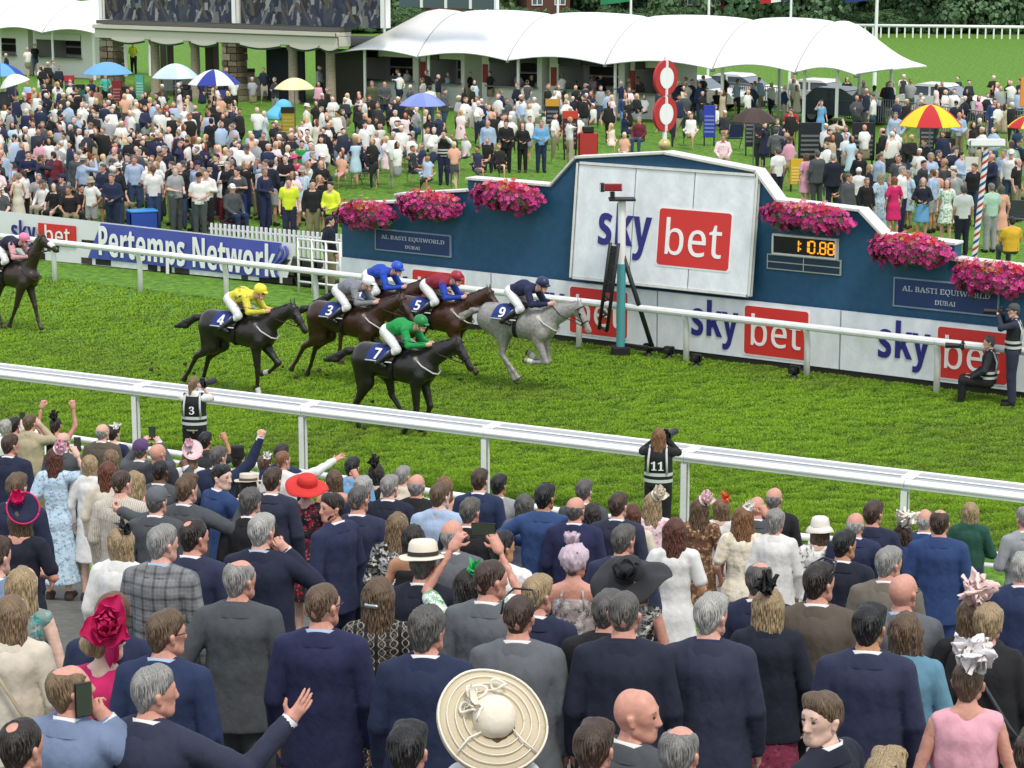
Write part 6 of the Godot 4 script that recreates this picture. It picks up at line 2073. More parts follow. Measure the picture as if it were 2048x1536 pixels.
func far_field() -> void:
	var r := RandomNumberGenerator.new()
	r.seed = 12
	var kinds := ["dark broad tree", "dense low tree", "pale ragged tree", "tall dark tree"]
	var i := 0
	for row in 2:
		var x := 700.0 + row * 40
		var k := 0
		while x < 2120:
			var p := gp(x, 62 - row * 9 + (x - 1400) * 0.006)
			var h := r.randf_range(7, 11) if row == 0 else r.randf_range(11, 15)
			tree("%s, %s from the left in the %s row beyond the racecourse" % [kinds[i % 4], ORD[k], "front" if row == 0 else "back"], p, h, r.randf_range(5.5, 8.0), i)
			x += r.randf_range(55, 80) * (1.0 if row == 0 else 1.15)
			i += 1
			k += 1
	var hg := surf("hedge", srgb("55724a"), 0.9)
	# undergrowth at the foot of the trees
	var mm := MultiMesh.new()
	mm.transform_format = MultiMesh.TRANSFORM_3D
	mm.mesh = MESH["crown0"]
	mm.instance_count = 150
	for k in 150:
		var p := gp(640 + k * 10.2, 64 + r.randf_range(-2, 3))
		mm.set_instance_transform(k, Transform3D(Basis(Vector3.UP, r.randf() * TAU).scaled(Vector3(2.6, r.randf_range(1.0, 2.0), 2.6)), p))
	var o := MultiMeshInstance3D.new()
	o.name = "undergrowth"
	o.multimesh = mm
	o.material_override = hg
	add_child(o)
	tag(o, "dark undergrowth along the foot of the far trees", "bushes")
	o.set_meta("kind", "stuff")
	# houses among the trees
	for q in [[900, 30, "brick house half hidden by trees above the second marquee bay"], [1085, 25, "red brick house among the trees above the middle of the marquee"], [1385, 28, "red brick house among the trees beside the flag pole"], [1820, 42, "dark house with white window frames among the trees beyond the field"]]:
		var p := gp(q[0], 58)
		var hs := thing("house", q[2], "house", p + Vector3(0, 0, 4.0), 0.25)
		part("wall", box(Vector3(3.4, 3.6, 3.0)), surf("brick", srgb("5d3b30") if q[0] < 1800 else srgb("403a36"), 0.9), hs, Vector3(0, 1.8, 0))
		part("roof", extrude(PackedVector2Array([Vector2(-1.9, 3.6), Vector2(1.9, 3.6), Vector2(0, 5.2)]), 3.2), surf("slate", srgb("3b3836"), 0.8), hs, Vector3(0, 0, -1.6))
		for wy in [1.0, 2.4]:
			for wx in [-0.9, 0.9]:
				var w := part("window", box(Vector3(0.85, 0.75, 0.08)), surf("paint_white", srgb("eeeeee"), 0.45), hs, Vector3(wx, wy, 1.53))
				for k in [-0.2, 0.2]: part("pane", box(Vector3(0.32, 0.58, 0.04)), surf("glass_dark", srgb("55606a"), 0.1), w, Vector3(k, 0, 0.04))
	# white rails far across the field
	for q in [[1690, 70, 2110, 74, 0.5, "far white rail across the field under the trees"], [1500, 97, 2110, 101, 0.0, ""]]:
		if not q[5]: continue
		var a := gp(q[0], q[1] + 4)
		var b := gp(q[2], q[3] + 5)
		var f := thing("far_rail", q[5], "rail", a)
		var n := 26
		for k in n:
			part("post", box(Vector3(0.10, 1.0, 0.10)), surf("paint_white", srgb("eeeeee"), 0.45), f, (b - a) * (k + 0.5) / n + Vector3(0, 0.4, 0))
		part("bar", tube([Vector3(0, 0.85, 0), b - a + Vector3(0, 0.85, 0)], [0.12], 6), surf("paint_white", srgb("eeeeee"), 0.45), f)
	# flag poles
	for q in [[770, 60, "white flag pole at the left end of the marquee", ""], [975, 60, "white flag pole above the second marquee bay", ""], [1115, 60, "white flag pole above the middle marquee bay", ""], [1260, 62, "white flag pole with a green flag", "2f8a5c"], [1415, 70, "plain white flag pole behind the fourth marquee bay", ""], [1578, 75, "white flag pole with a red, white and blue flag", "tri"], [1748, 190, "tall white flag pole with a blue flag beside the right end of the marquee", "2c3c7a"]]:
		var p := gp(q[0], 178 if q[0] < 1740 else 192)
		var fp := thing("flag_pole", q[2], "flag pole", p, 0.0, "flag poles behind the marquee")
		part("pole", cyl(0.07 if q[0] < 1740 else 0.10, 0.05, 9.0, 10), surf("paint_white", srgb("eeeeee"), 0.45), fp, Vector3(0, 4.5, 0))
		if q[3]:
			var cols: Array = ["c22a30", "eeeeee", "2c3c7a"] if q[3] == "tri" else [q[3]]
			var top := 5.3 if q[3] == "tri" else 5.25 if q[0] < 1400 else 5.5
			for k in cols.size():
				var s := st_new()
				s.set_smooth_group(0)
				var wd: float = 1.5 / cols.size()
				for j in 5:
					var x0: float = -(k * wd + wd * j / 5.0)
					var x1: float = -(k * wd + wd * (j + 1) / 5.0)
					for e in [0.0, 0.012]:
						var a := Vector3(x1, top - 0.12 * absf(x1), 0.12 * sin(x1 * 5.0) - e)
						var b := Vector3(x0, top - 0.12 * absf(x0), 0.12 * sin(x0 * 5.0) - e)
						if e == 0.0: quad(s, a, b, b - Vector3(0, 0.95, 0), a - Vector3(0, 0.95, 0))
						else: quad(s, a - Vector3(0, 0.95, 0), b - Vector3(0, 0.95, 0), b, a)
				part("flag", done(s), cloth(cols[cols.size() - 1 - k] if q[3] == "tri" else cols[0]), fp)

# ---------------------------------------------------------------- things on the far lawn
func umbrella(label: String, x: float, ytop: float, yrim: float, width: float, c1: String, c2: String, tilt := 0.0, open_h := 2.15) -> void:
	var p := gp(x, yrim, open_h)
	var s: float = F / -((p - EYE).rotated(Vector3.RIGHT, -PITCH)).z
	var rad := width / s / 2.0
	var rise := clampf((yrim - ytop) / s * 0.80, 0.32, 0.8)
	var u := thing("umbrella", label, "umbrella", Vector3(p.x, 0, p.z), 0.2, "large umbrellas over the betting pitches")
	part("shaft", cyl(0.022, 0.022, open_h + rise, 8), surf("steel", srgb("8d8f92"), 0.35, 0.9), u, Vector3(0, (open_h + rise) / 2, 0))
	part("foot", cyl(0.22, 0.18, 0.08, 12), surf("paint_black", srgb("1a1b1d"), 0.5), u, Vector3(0, 0.04, 0))
	var top := Node3D.new()
	top.name = "canopy"
	u.add_child(top)
	top.position = Vector3(0, open_h, 0)
	top.rotation.z = tilt
	for k in 8:
		var sf := st_new()
		sf.set_smooth_group(0)
		var at := func(i: int, j: int, d: float) -> Vector3:
			var a := TAU * (k + j / 4.0) / 8.0
			var t := i / 6.0
			var sag := 1.0 - 0.06 * t * sin(j / 4.0 * PI)
			return Vector3(cos(a) * rad * t * sag, rise * (1.0 - pow(t, 1.9)) - d, sin(a) * rad * t * sag)
		for i in 6:
			for j in 4:
				quad(sf, at.call(i, j, 0.0), at.call(i, j + 1, 0.0), at.call(i + 1, j + 1, 0.0), at.call(i + 1, j, 0.0))
				quad(sf, at.call(i + 1, j, 0.012), at.call(i + 1, j + 1, 0.012), at.call(i, j + 1, 0.012), at.call(i, j, 0.012))
		part("panel", done(sf), cloth(c1 if k % 2 == 0 else c2), top)
		part("rib", tube([at.call(0, 0, 0.02), at.call(3, 0, 0.02), at.call(6, 0, 0.02)], [0.012], 5), surf("steel", srgb("8d8f92"), 0.35, 0.9), top)

func pitch(label: String, x: float, y: float, h: float, w: float, col: String, head: String, box_col: String) -> void:
	# a bookmaker's pitch: an upright board on a stand with a box in front
	var p := gp(x, y)
	var o := thing("betting_stand", label, "betting stand", p, 0.15 * sin(x), "betting stands on the far lawn")
	part("board", box(Vector3(w, h * 0.78, 0.10), 0.01), surf("board" + col, srgb(col), 0.55), o, Vector3(0, h * 0.61, 0))
	if head: part("header", box(Vector3(w + 0.04, h * 0.16, 0.12), 0.01), surf("board" + head, srgb(head), 0.55), o, Vector3(0, h * 0.92, 0.012))
	for k in 5:
		part("odds_strip", box(Vector3(w * 0.8, h * 0.045, 0.01)), surf("strip" + col, srgb(col).lightened(0.35), 0.55), o, Vector3(0, h * (0.35 + 0.095 * k), 0.056))
	for k in [-1, 1]: part("leg", box(Vector3(0.05, h * 0.3, 0.06)), surf("paint_black", srgb("1a1b1d"), 0.5), o, Vector3(k * w * 0.4, h * 0.15, 0))
	if box_col:
		part("desk", box(Vector3(w * 1.3, 0.95, 0.5), 0.02), surf("desk" + box_col, srgb(box_col), 0.7), o, Vector3(w * 1.2, 0.48, 0.25))
		part("satchel", box(Vector3(0.4, 0.22, 0.3), 0.03), surf("paint_black", srgb("1a1b1d"), 0.5), o, Vector3(w * 1.2, 1.07, 0.25))

func chair(label: String, x: float, y: float, col: String, turn: float) -> void:
	var o := thing("folding_chair", label, "chair", gp(x, y), turn, "folding chairs on the far lawn")
	var m := surf("steel", srgb("8d8f92"), 0.35, 0.9)
	part("seat", box(Vector3(0.52, 0.03, 0.46), 0.01), cloth(hue(col)), o, Vector3(0, 0.43, 0))
	var b := part("backrest", box(Vector3(0.52, 0.48, 0.03), 0.01), cloth(hue(col)), o, Vector3(0, 0.72, 0.26))
	b.rotation.x = 0.2
	for k in [-1, 1]:
		part("leg", tube([Vector3(k * 0.26, 0.0, -0.24), Vector3(k * 0.26, 0.43, 0.10), Vector3(k * 0.26, 0.95, 0.31)], [0.014], 6), m, o)
		part("leg", tube([Vector3(k * 0.26, 0.0, 0.28), Vector3(k * 0.26, 0.45, -0.22)], [0.014], 6), m, o)

func banner_and_fence() -> void:
	# printed banner hung on the rail left of the finish wall
	var o := gp(0, 512)
	var e := gp(575, 571)
	var d := (e - o).normalized()
	var n := Vector3(-d.z, 0, d.x)
	var at := func(x: float, y: float) -> Vector2:
		var p := on_plane(x, y, o, n)
		return Vector2((p - o).dot(d), p.y)
	var B := func(x: float, y: float, off: float) -> Vector3:
		var q: Vector2 = at.call(x, y)
		return d * q.x + Vector3.UP * q.y + n * off
	var bn := thing("printed_banner", "long white and violet-blue printed banner hanging left of the finish wall", "banner", o)
	var wm := surf("banner_white", srgb("dfe1e4"), 0.6)
	var vm := surf("banner_violet", srgb("4a55ab"), 0.6)
	var sheet := func(p: Array, m: Material, nm: String, off: float) -> void:
		var s := st_new()
		var nx := 24
		var f := func(i: int, v: float, k: float) -> Vector3:
			var t: float = i / float(nx)
			var a: Vector3 = B.call(lerpf(p[0], p[2], t), lerpf(p[1], p[3], t), 0.0)
			var b: Vector3 = B.call(lerpf(p[6], p[4], t), lerpf(p[7], p[5], t), 0.0)
			return a.lerp(b, v) + n * (off + k + 0.006 * sin(t * 31.0 + v * 3.0) + 0.004 * sin(t * 13.0 - v * 4.0))
		s.set_smooth_group(0)
		for i in nx:
			for j in 5:
				quad(s, f.call(i, j / 5.0, 0.0), f.call(i + 1, j / 5.0, 0.0), f.call(i + 1, (j + 1) / 5.0, 0.0), f.call(i, (j + 1) / 5.0, 0.0))
		part(nm, done(s), m, bn)
	sheet.call([-120.0, 408.0, 592.0, 487.0, 572.0, 567.0, -120.0, 500.0], wm, "sheet", 0.0)
	sheet.call([203.0, 446.0, 565.0, 486.0, 540.0, 556.0, 178.0, 515.0], vm, "printed_field", 0.03)
	var up := Basis(d, Vector3.UP, n)
	var dk := surf("ink_navy", srgb("25257a"), 0.5)
	var q0: Vector3 = B.call(352, 498, 0.075)
	var t1 := part("lettering", lettering("Pertemps Network", 0.70, 0.012), surf("ink_white", srgb("f1f1f1"), 0.5), bn)
	var wid: float = ((at.call(548, 520) as Vector2) - (at.call(195, 480) as Vector2)).x
	t1.transform = Transform3D(up * Basis(Vector3.BACK, -0.022) * Basis.from_scale(Vector3(wid / t1.mesh.get_aabb().size.x, 1.0, 1.0)), B.call(372, 502, 0.075))
	var bx: Vector3 = B.call(116, 470, 0.03)
	var rb := part("logo_box", box(Vector3(((at.call(155, 470) as Vector2) - (at.call(80, 470) as Vector2)).x, 0.52, 0.02), 0.02), surf("ink_red", srgb("d0302c"), 0.5), bn)
	rb.transform = Transform3D(up, bx)
	var t2 := part("lettering", lettering("bet", 0.42, 0.012, false), surf("ink_white", srgb("f1f1f1"), 0.5), bn)
	t2.transform = Transform3D(up, B.call(117, 471, 0.065))
	var t3 := part("lettering", lettering("sky", 0.46, 0.012), dk, bn)
	t3.transform = Transform3D(up * Basis.from_scale(Vector3(0.8, 1, 1)), B.call(50, 462, 0.065))
	# emblem of two curved strokes at the right end
	for k in 2:
		var pts := []
		for i in 9:
			var v := i / 8.0
			pts.append(B.call(574 - 14 * v + 9 * sin(v * TAU) + k * 10 - 12, 492 + 62 * v, 0.05))
		part("emblem", tube(pts, [0.035], 6), vm, bn)
	# low dark stone wall under it
	var wl := thing("stone_wall", "low dark rough stone wall under the printed banner", "wall", o + n * 0.04)
	var r := RandomNumberGenerator.new()
	r.seed = 3
	var ms := []
	for c in ["2d2a28", "3a3734", "24221f", "474340"]:
		var m := surf("wall_stone" + c, srgb(c), 0.95)
		m.normal_enabled = true
		m.normal_texture = tex("bump")
		tri(m, Vector3(2, 2, 2))
		ms.append(m)
	for row in 3:
		var u := -2.5 + r.randf() * 0.3
		while u < 9.6:
			var w := r.randf_range(0.35, 0.75)
			var s := part("stone", box(Vector3(snappedf(w - 0.03, 0.05), 0.20, snappedf(0.30 + r.randf_range(-0.02, 0.05), 0.02)), 0.03), ms[r.randi() % 4], wl)
			s.transform = Transform3D(Basis(d, Vector3.UP, n), d * (u + w / 2) + Vector3.UP * (0.10 + row * 0.215) - n * 0.2)
			u += w
	# white fence behind the banner, pickets one by one
	var pk := thing("picket_fence", "white picket fence between the banner and the crowd, left of the finish wall", "fence", o - n * 1.1)
	var fw := surf("paint_white", srgb("eeeeee"), 0.45)
	for i in 46:
		var s := part("picket", box(Vector3(0.08, 0.95, 0.03), 0.01), fw, pk)
		s.transform = Transform3D(Basis(d, Vector3.UP, n), d * (5.8 + i * 0.135) + Vector3.UP * 0.62)
	for h in [0.35, 0.95]:
		part("rail", tube([d * 5.7 + Vector3.UP * h - n * 0.04, d * 12.0 + Vector3.UP * h - n * 0.04], [0.03], 6), fw, pk)
	# white gate by the wall
	var gt := thing("gate", "white tubular gate at the gap between the banner and the finish wall", "gate", gp(598, 585))
	for h in [0.25, 0.5, 0.75, 1.0, 1.2]: part("bar", tube([Vector3.UP * h, AL * 1.2 + Vector3.UP * h], [0.025], 6), fw, gt)
	for k in [0.0, 0.4, 0.8, 1.2]: part("upright", tube([AL * k, AL * k + Vector3.UP * 1.22], [0.03], 6), fw, gt)

func lawn_things() -> void:
	var U := [
		["blue umbrella over a betting pitch near the left stone pillar", 215, 118, 147, 100, "sky", "sky"], ["blue umbrella cut by the left frame edge", 2, 120, 150, 92, "rblue", "sky"], ["white umbrella tilted under the blue one at the left frame edge", 30, 143, 168, 62, "white", "white"],
		["pale blue umbrella left of the blue and white one", 351, 120, 155, 94, "c3d6ea", "d3e1ee"], ["blue and white panelled umbrella beside the pale blue umbrella", 429, 132, 168, 106, "2f3f9a", "white"], ["pale yellow umbrella in front of the white poster", 589, 150, 177, 82, "ece3b4", "e6dca8"],
		["lilac-blue umbrella in front of the marquee", 845, 180, 210, 94, "7f8fd0", "8c9ad6"], ["dark brown umbrella right of the winning post", 1508, 209, 242, 96, "4b3d3a", "43362f"], ["red and yellow panelled umbrella on the right of the lawn", 1860, 199, 250, 132, "c22f33", "f0d02e"], ["yellow umbrella cut by the right frame edge", 2058, 225, 254, 90, "f0d02e", "c22f33"]]
	for q in U: umbrella(q[0], q[1], q[2], q[3], q[4], hue(q[5]), hue(q[6]), 0.3 if q[3] == 168 and q[1] == 30 else 0.0)
	var P := [
		["purple betting board with a red header left of the big blue umbrella", 141, 222, 1.55, 0.40, "7a2a88", "b3262e", "1c5f55"], ["red betting board under the big blue umbrella", 236, 226, 1.4, 0.42, "7d2028", "", "3a2a2a"], ["teal framed betting board right of the big blue umbrella", 281, 210, 1.35, 0.40, "55a08c", "", ""],
		["dark betting board under the pale blue umbrella", 356, 222, 1.5, 0.36, "26282f", "", "26282f"], ["brown-black betting board under the blue and white umbrella", 424, 222, 1.5, 0.36, "2e2224", "", "3c3f86"], ["red betting board stack at the left among the crowd", 66, 250, 1.3, 0.36, "b0302e", "c9382f", ""],
		["red and white betting board behind the front lawn crowd on the left", 340, 272, 1.15, 0.5, "b5302c", "", ""], ["yellow betting boards under the pale yellow umbrella", 578, 290, 1.4, 0.5, "dcb629", "3a3428", ""], ["black betting board beside the blue screen board", 1140, 320, 1.7, 0.5, "3a1c20", "c23a2c", "b0302e"],
		["blue lit odds board right of the winning post", 1418, 292, 1.5, 0.45, "2a3fa8", "", ""], ["dark betting desk under the brown umbrella", 1500, 312, 1.5, 0.38, "24262d", "", "24262d"], ["large black betting desk left of the central gap on the right lawn", 1618, 342, 1.6, 0.75, "191b22", "", "191b22"], ["large black betting desk beside the man in the waistcoat", 1725, 342, 1.6, 0.75, "191b22", "", "191b22"],
		["dark betting desk under the red and yellow umbrella", 1852, 330, 1.5, 0.5, "2c2e35", "", "24262d"], ["yellow notice board standing among the crowd behind the wall step", 1592, 383, 1.0, 0.42, "d8ab2c", "", ""], ["white poster board on the right lawn", 1828, 372, 1.2, 0.38, "d8d6d0", "26262a", ""], ["white notice board beside the striped pole", 1940, 402, 1.3, 0.40, "dddbd6", "", ""],
		["wooden menu board near the dark doorway of the pavilion", 500, 182, 1.1, 0.5, "8a6a3c", "2b2620", ""], ["tall white menu poster beside the pale yellow umbrella", 600, 176, 1.35, 0.55, "d9d9d6", "", ""], ["pink and red poster under the left end of the marquee", 705, 180, 1.2, 0.7, "d9a0a0", "b5302c", ""], ["dark red pennant board in front of the marquee", 1128, 276, 1.35, 0.3, "a52a34", "", ""], ["black box stand under the marquee edge", 1105, 290, 1.7, 0.5, "1d1f26", "c9962c", ""]]
	for q in P: pitch(q[0], q[1], q[2], q[3], q[4], q[5], q[6], q[7])
	# crates and barriers of blue cloth, tent
	var bl := surf("crate_blue", srgb("2648a8"), 0.6)
	for q in [[548, 345, "blue windbreak screen among the seated crowd, left one"], [585, 348, "blue windbreak screen among the seated crowd, right one"], [285, 465, "blue and yellow crate behind the printed banner"], [445, 242, "purple-blue cool box on the grass behind the standing crowd"]]:
		var c := thing("crate", q[2], "crate", gp(q[0], q[1]), 0.4, "blue boxes on the far lawn")
		part("box", box(Vector3(0.75, 0.55, 0.5), 0.03), bl, c, Vector3(0, 0.28, 0))
		part("lid", box(Vector3(0.78, 0.06, 0.53), 0.02), surf("crate_lid", srgb("2f86d0"), 0.5), c, Vector3(0, 0.58, 0))
	var tp := gp(560, 238)
	var tn := thing("pop_up_tent", "small pale blue pop-up sun tent beside the yellow boards", "tent", tp, 0.3)
	part("shell", to_mesh(nets([bo(Vector3(0, 0.05, 0), Vector3(0.15, 0.45, 0), 0.62, 0.38, 0.1)], 0.05, [[Vector3(0, -1, 0), 0.0]])), cloth("6cc3e6"), tn)
	part("doorway", to_mesh(nets([bo(Vector3(0.05, 0.12, 0.42), Vector3(0.1, 0.3, 0.40), 0.27, 0.2, 0.05)], 0.04, [[Vector3(0, -1, 0), 0.0]])), cloth("3d8fc0"), tn)
	# striped pole leaning at the right
	var b := gp(1948, 520)
	var a := on_plane(1974, 290, b, NM)
	var sp := thing("striped_pole", "leaning pole with red, white and blue candy stripes on the right of the lawn", "pole", b)
	var im := Image.create(64, 256, false, Image.FORMAT_RGB8)
	for y in 256:
		for x in 64:
			var k := posmod(y + x, 64)
			im.set_pixel(x, y, srgb("c03a3c") if k < 14 else srgb("e9e9e9") if k < 32 else srgb("2c4a96") if k < 46 else srgb("e9e9e9"))
	var m := surf("candy", Color.WHITE, 0.4)
	m.albedo_texture = ImageTexture.create_from_image(im)
	m.uv1_scale = Vector3(1, 4, 1)
	part("pole", cyl(0.07, 0.07, (a - b).length(), 16), m, sp).transform = frame_to(Vector3.ZERO, a - b)
	part("lamp_head", box(Vector3(0.9, 0.18, 0.3), 0.04), surf("paint_white", srgb("eeeeee"), 0.45), sp, a - b + Vector3(0, 0.05, 0))
	# fences and cars at the right back
	var fw := surf("paint_white", srgb("eeeeee"), 0.45)
	var gf := surf("galvanised", srgb("85888c"), 0.5, 0.5)
	for q in [[1690, 243, 1975, 283, "grey steel crowd barrier in line behind the right lawn", 0], [1975, 270, 2120, 292, "grey steel crowd barrier at the right frame edge", 0], [1560, 228, 1690, 241, "white barrier under the right end of the marquee", 1], [1385, 205, 1560, 227, "grey steel crowd barrier behind the winning post and the blue lit board", 0]]:
		var p0 := gp(q[0], q[1])
		var p1 := gp(q[2], q[3])
		var f := thing("barrier", q[4], "fence", p0)
		var n := int((p1 - p0).length() / 0.16)
		for h in [0.15, 1.1]: part("bar", tube([Vector3.UP * h, p1 - p0 + Vector3.UP * h], [0.025], 6), fw if q[5] else gf, f)
		for k in n + 1: part("upright", box(Vector3(0.03 if not q[5] else 0.07, 0.95, 0.03)), fw if q[5] else gf, f, (p1 - p0) * k / n + Vector3.UP * 0.62)
	for q in [[1485, 172, "white domed vehicle roof behind the right bays of the marquee", "e4e4e2"], [1395, 178, "low white car behind the marquee poles", "dedede"], [1650, 186, "white saloon car parked beyond the barrier", "e2e2e2"], [1690, 205, "dark blue car parked beyond the barrier", "2a3350"], [1890, 196, "white car roof beyond the grey barrier, right of the flag pole", "e0e0e0"]]:
		car(q[2], gp(q[0], q[1] + 40), q[3])
	var og := gp(2046, 175, 2.6)
	var os := thing("orange_sign", "orange round-cornered sign cut by the right frame edge", "sign", Vector3(og.x, 0, og.z))
	part("plate", box(Vector3(0.55, 1.0, 0.05), 0.06), surf("orange_plate", srgb("e0913c"), 0.5), os, Vector3(0.18, 2.45, 0))
	part("post", cyl(0.04, 0.04, 2.4, 8), gf, os, Vector3(0.18, 1.2, -0.06))
	var C := [["white folding chair left of the grey-haired man by the banner", 215, 395, "white", 0.3], ["green folding chair behind the left flower trough", 735, 372, "olive", 2.8], ["navy folding chair at the far left of the lawn", 110, 372, "navy", 0.7], ["white folding chair near the dark betting board", 1090, 300, "white", -0.4], ["navy folding chair by the brown umbrella", 1468, 300, "navy", 0.2], ["red folding chair at the left frame edge", 30, 400, "orange", 0.4], ["brown folding chair below the striped pole", 2035, 470, "dgrey", -0.5], ["grey folding chair near the yellow notice board", 1560, 352, "grey", 2.5], ["white cloth folding chair among the left crowd", 62, 372, "lgrey", -2.0]]
	for q in C: chair(q[0], q[1], q[2], q[3], q[4])

func car(label: String, p: Vector3, col: String) -> void:
	var c := thing("parked_car", label, "car", p, -0.55, "vehicles parked behind the far lawn")
	var paint := surf("paint" + col, srgb(col), 0.25)
	paint.clearcoat_enabled = true
	var side := func(pts: Array) -> PackedVector2Array: return PackedVector2Array(pts.map(func(q): return Vector2(q[0], q[1])))
	part("body", extrude(side.call([[-2.05, 0.35], [2.05, 0.35], [2.1, 0.62], [1.95, 0.80], [1.0, 0.95], [-1.75, 0.98], [-2.08, 0.85]]), 1.7), paint, c, Vector3(0, 0, -0.85))
	part("glasshouse", extrude(side.call([[-1.6, 0.98], [0.95, 0.95], [0.25, 1.36], [-1.15, 1.38]]), 1.46), surf("glass_dark", srgb("55606a"), 0.1), c, Vector3(0, 0, -0.73))
	part("roof", extrude(side.call([[-1.22, 1.36], [0.32, 1.34], [0.1, 1.44], [-0.95, 1.46]]), 1.5), paint, c, Vector3(0, 0, -0.75))
	for x in [-0.45]: part("pillar", box(Vector3(0.09, 0.42, 1.5)), paint, c, Vector3(x, 1.16, 0))
	for z in [-0.6, 0.6]: part("headlight", box(Vector3(0.06, 0.14, 0.3), 0.02), surf("steel", srgb("8d8f92"), 0.35, 0.9), c, Vector3(2.06, 0.68, z))
	for x in [-1.15, 1.15]:
		for z in [-0.72, 0.72]:
			var w := part("wheel", cyl(0.33, 0.33, 0.2, 18), surf("tyre", srgb("1c1c1d"), 0.9), c, Vector3(x, 0.33, z))
			w.rotation.x = PI / 2
			part("rim", cyl(0.2, 0.2, 0.22, 12), surf("steel", srgb("8d8f92"), 0.35, 0.9), w)

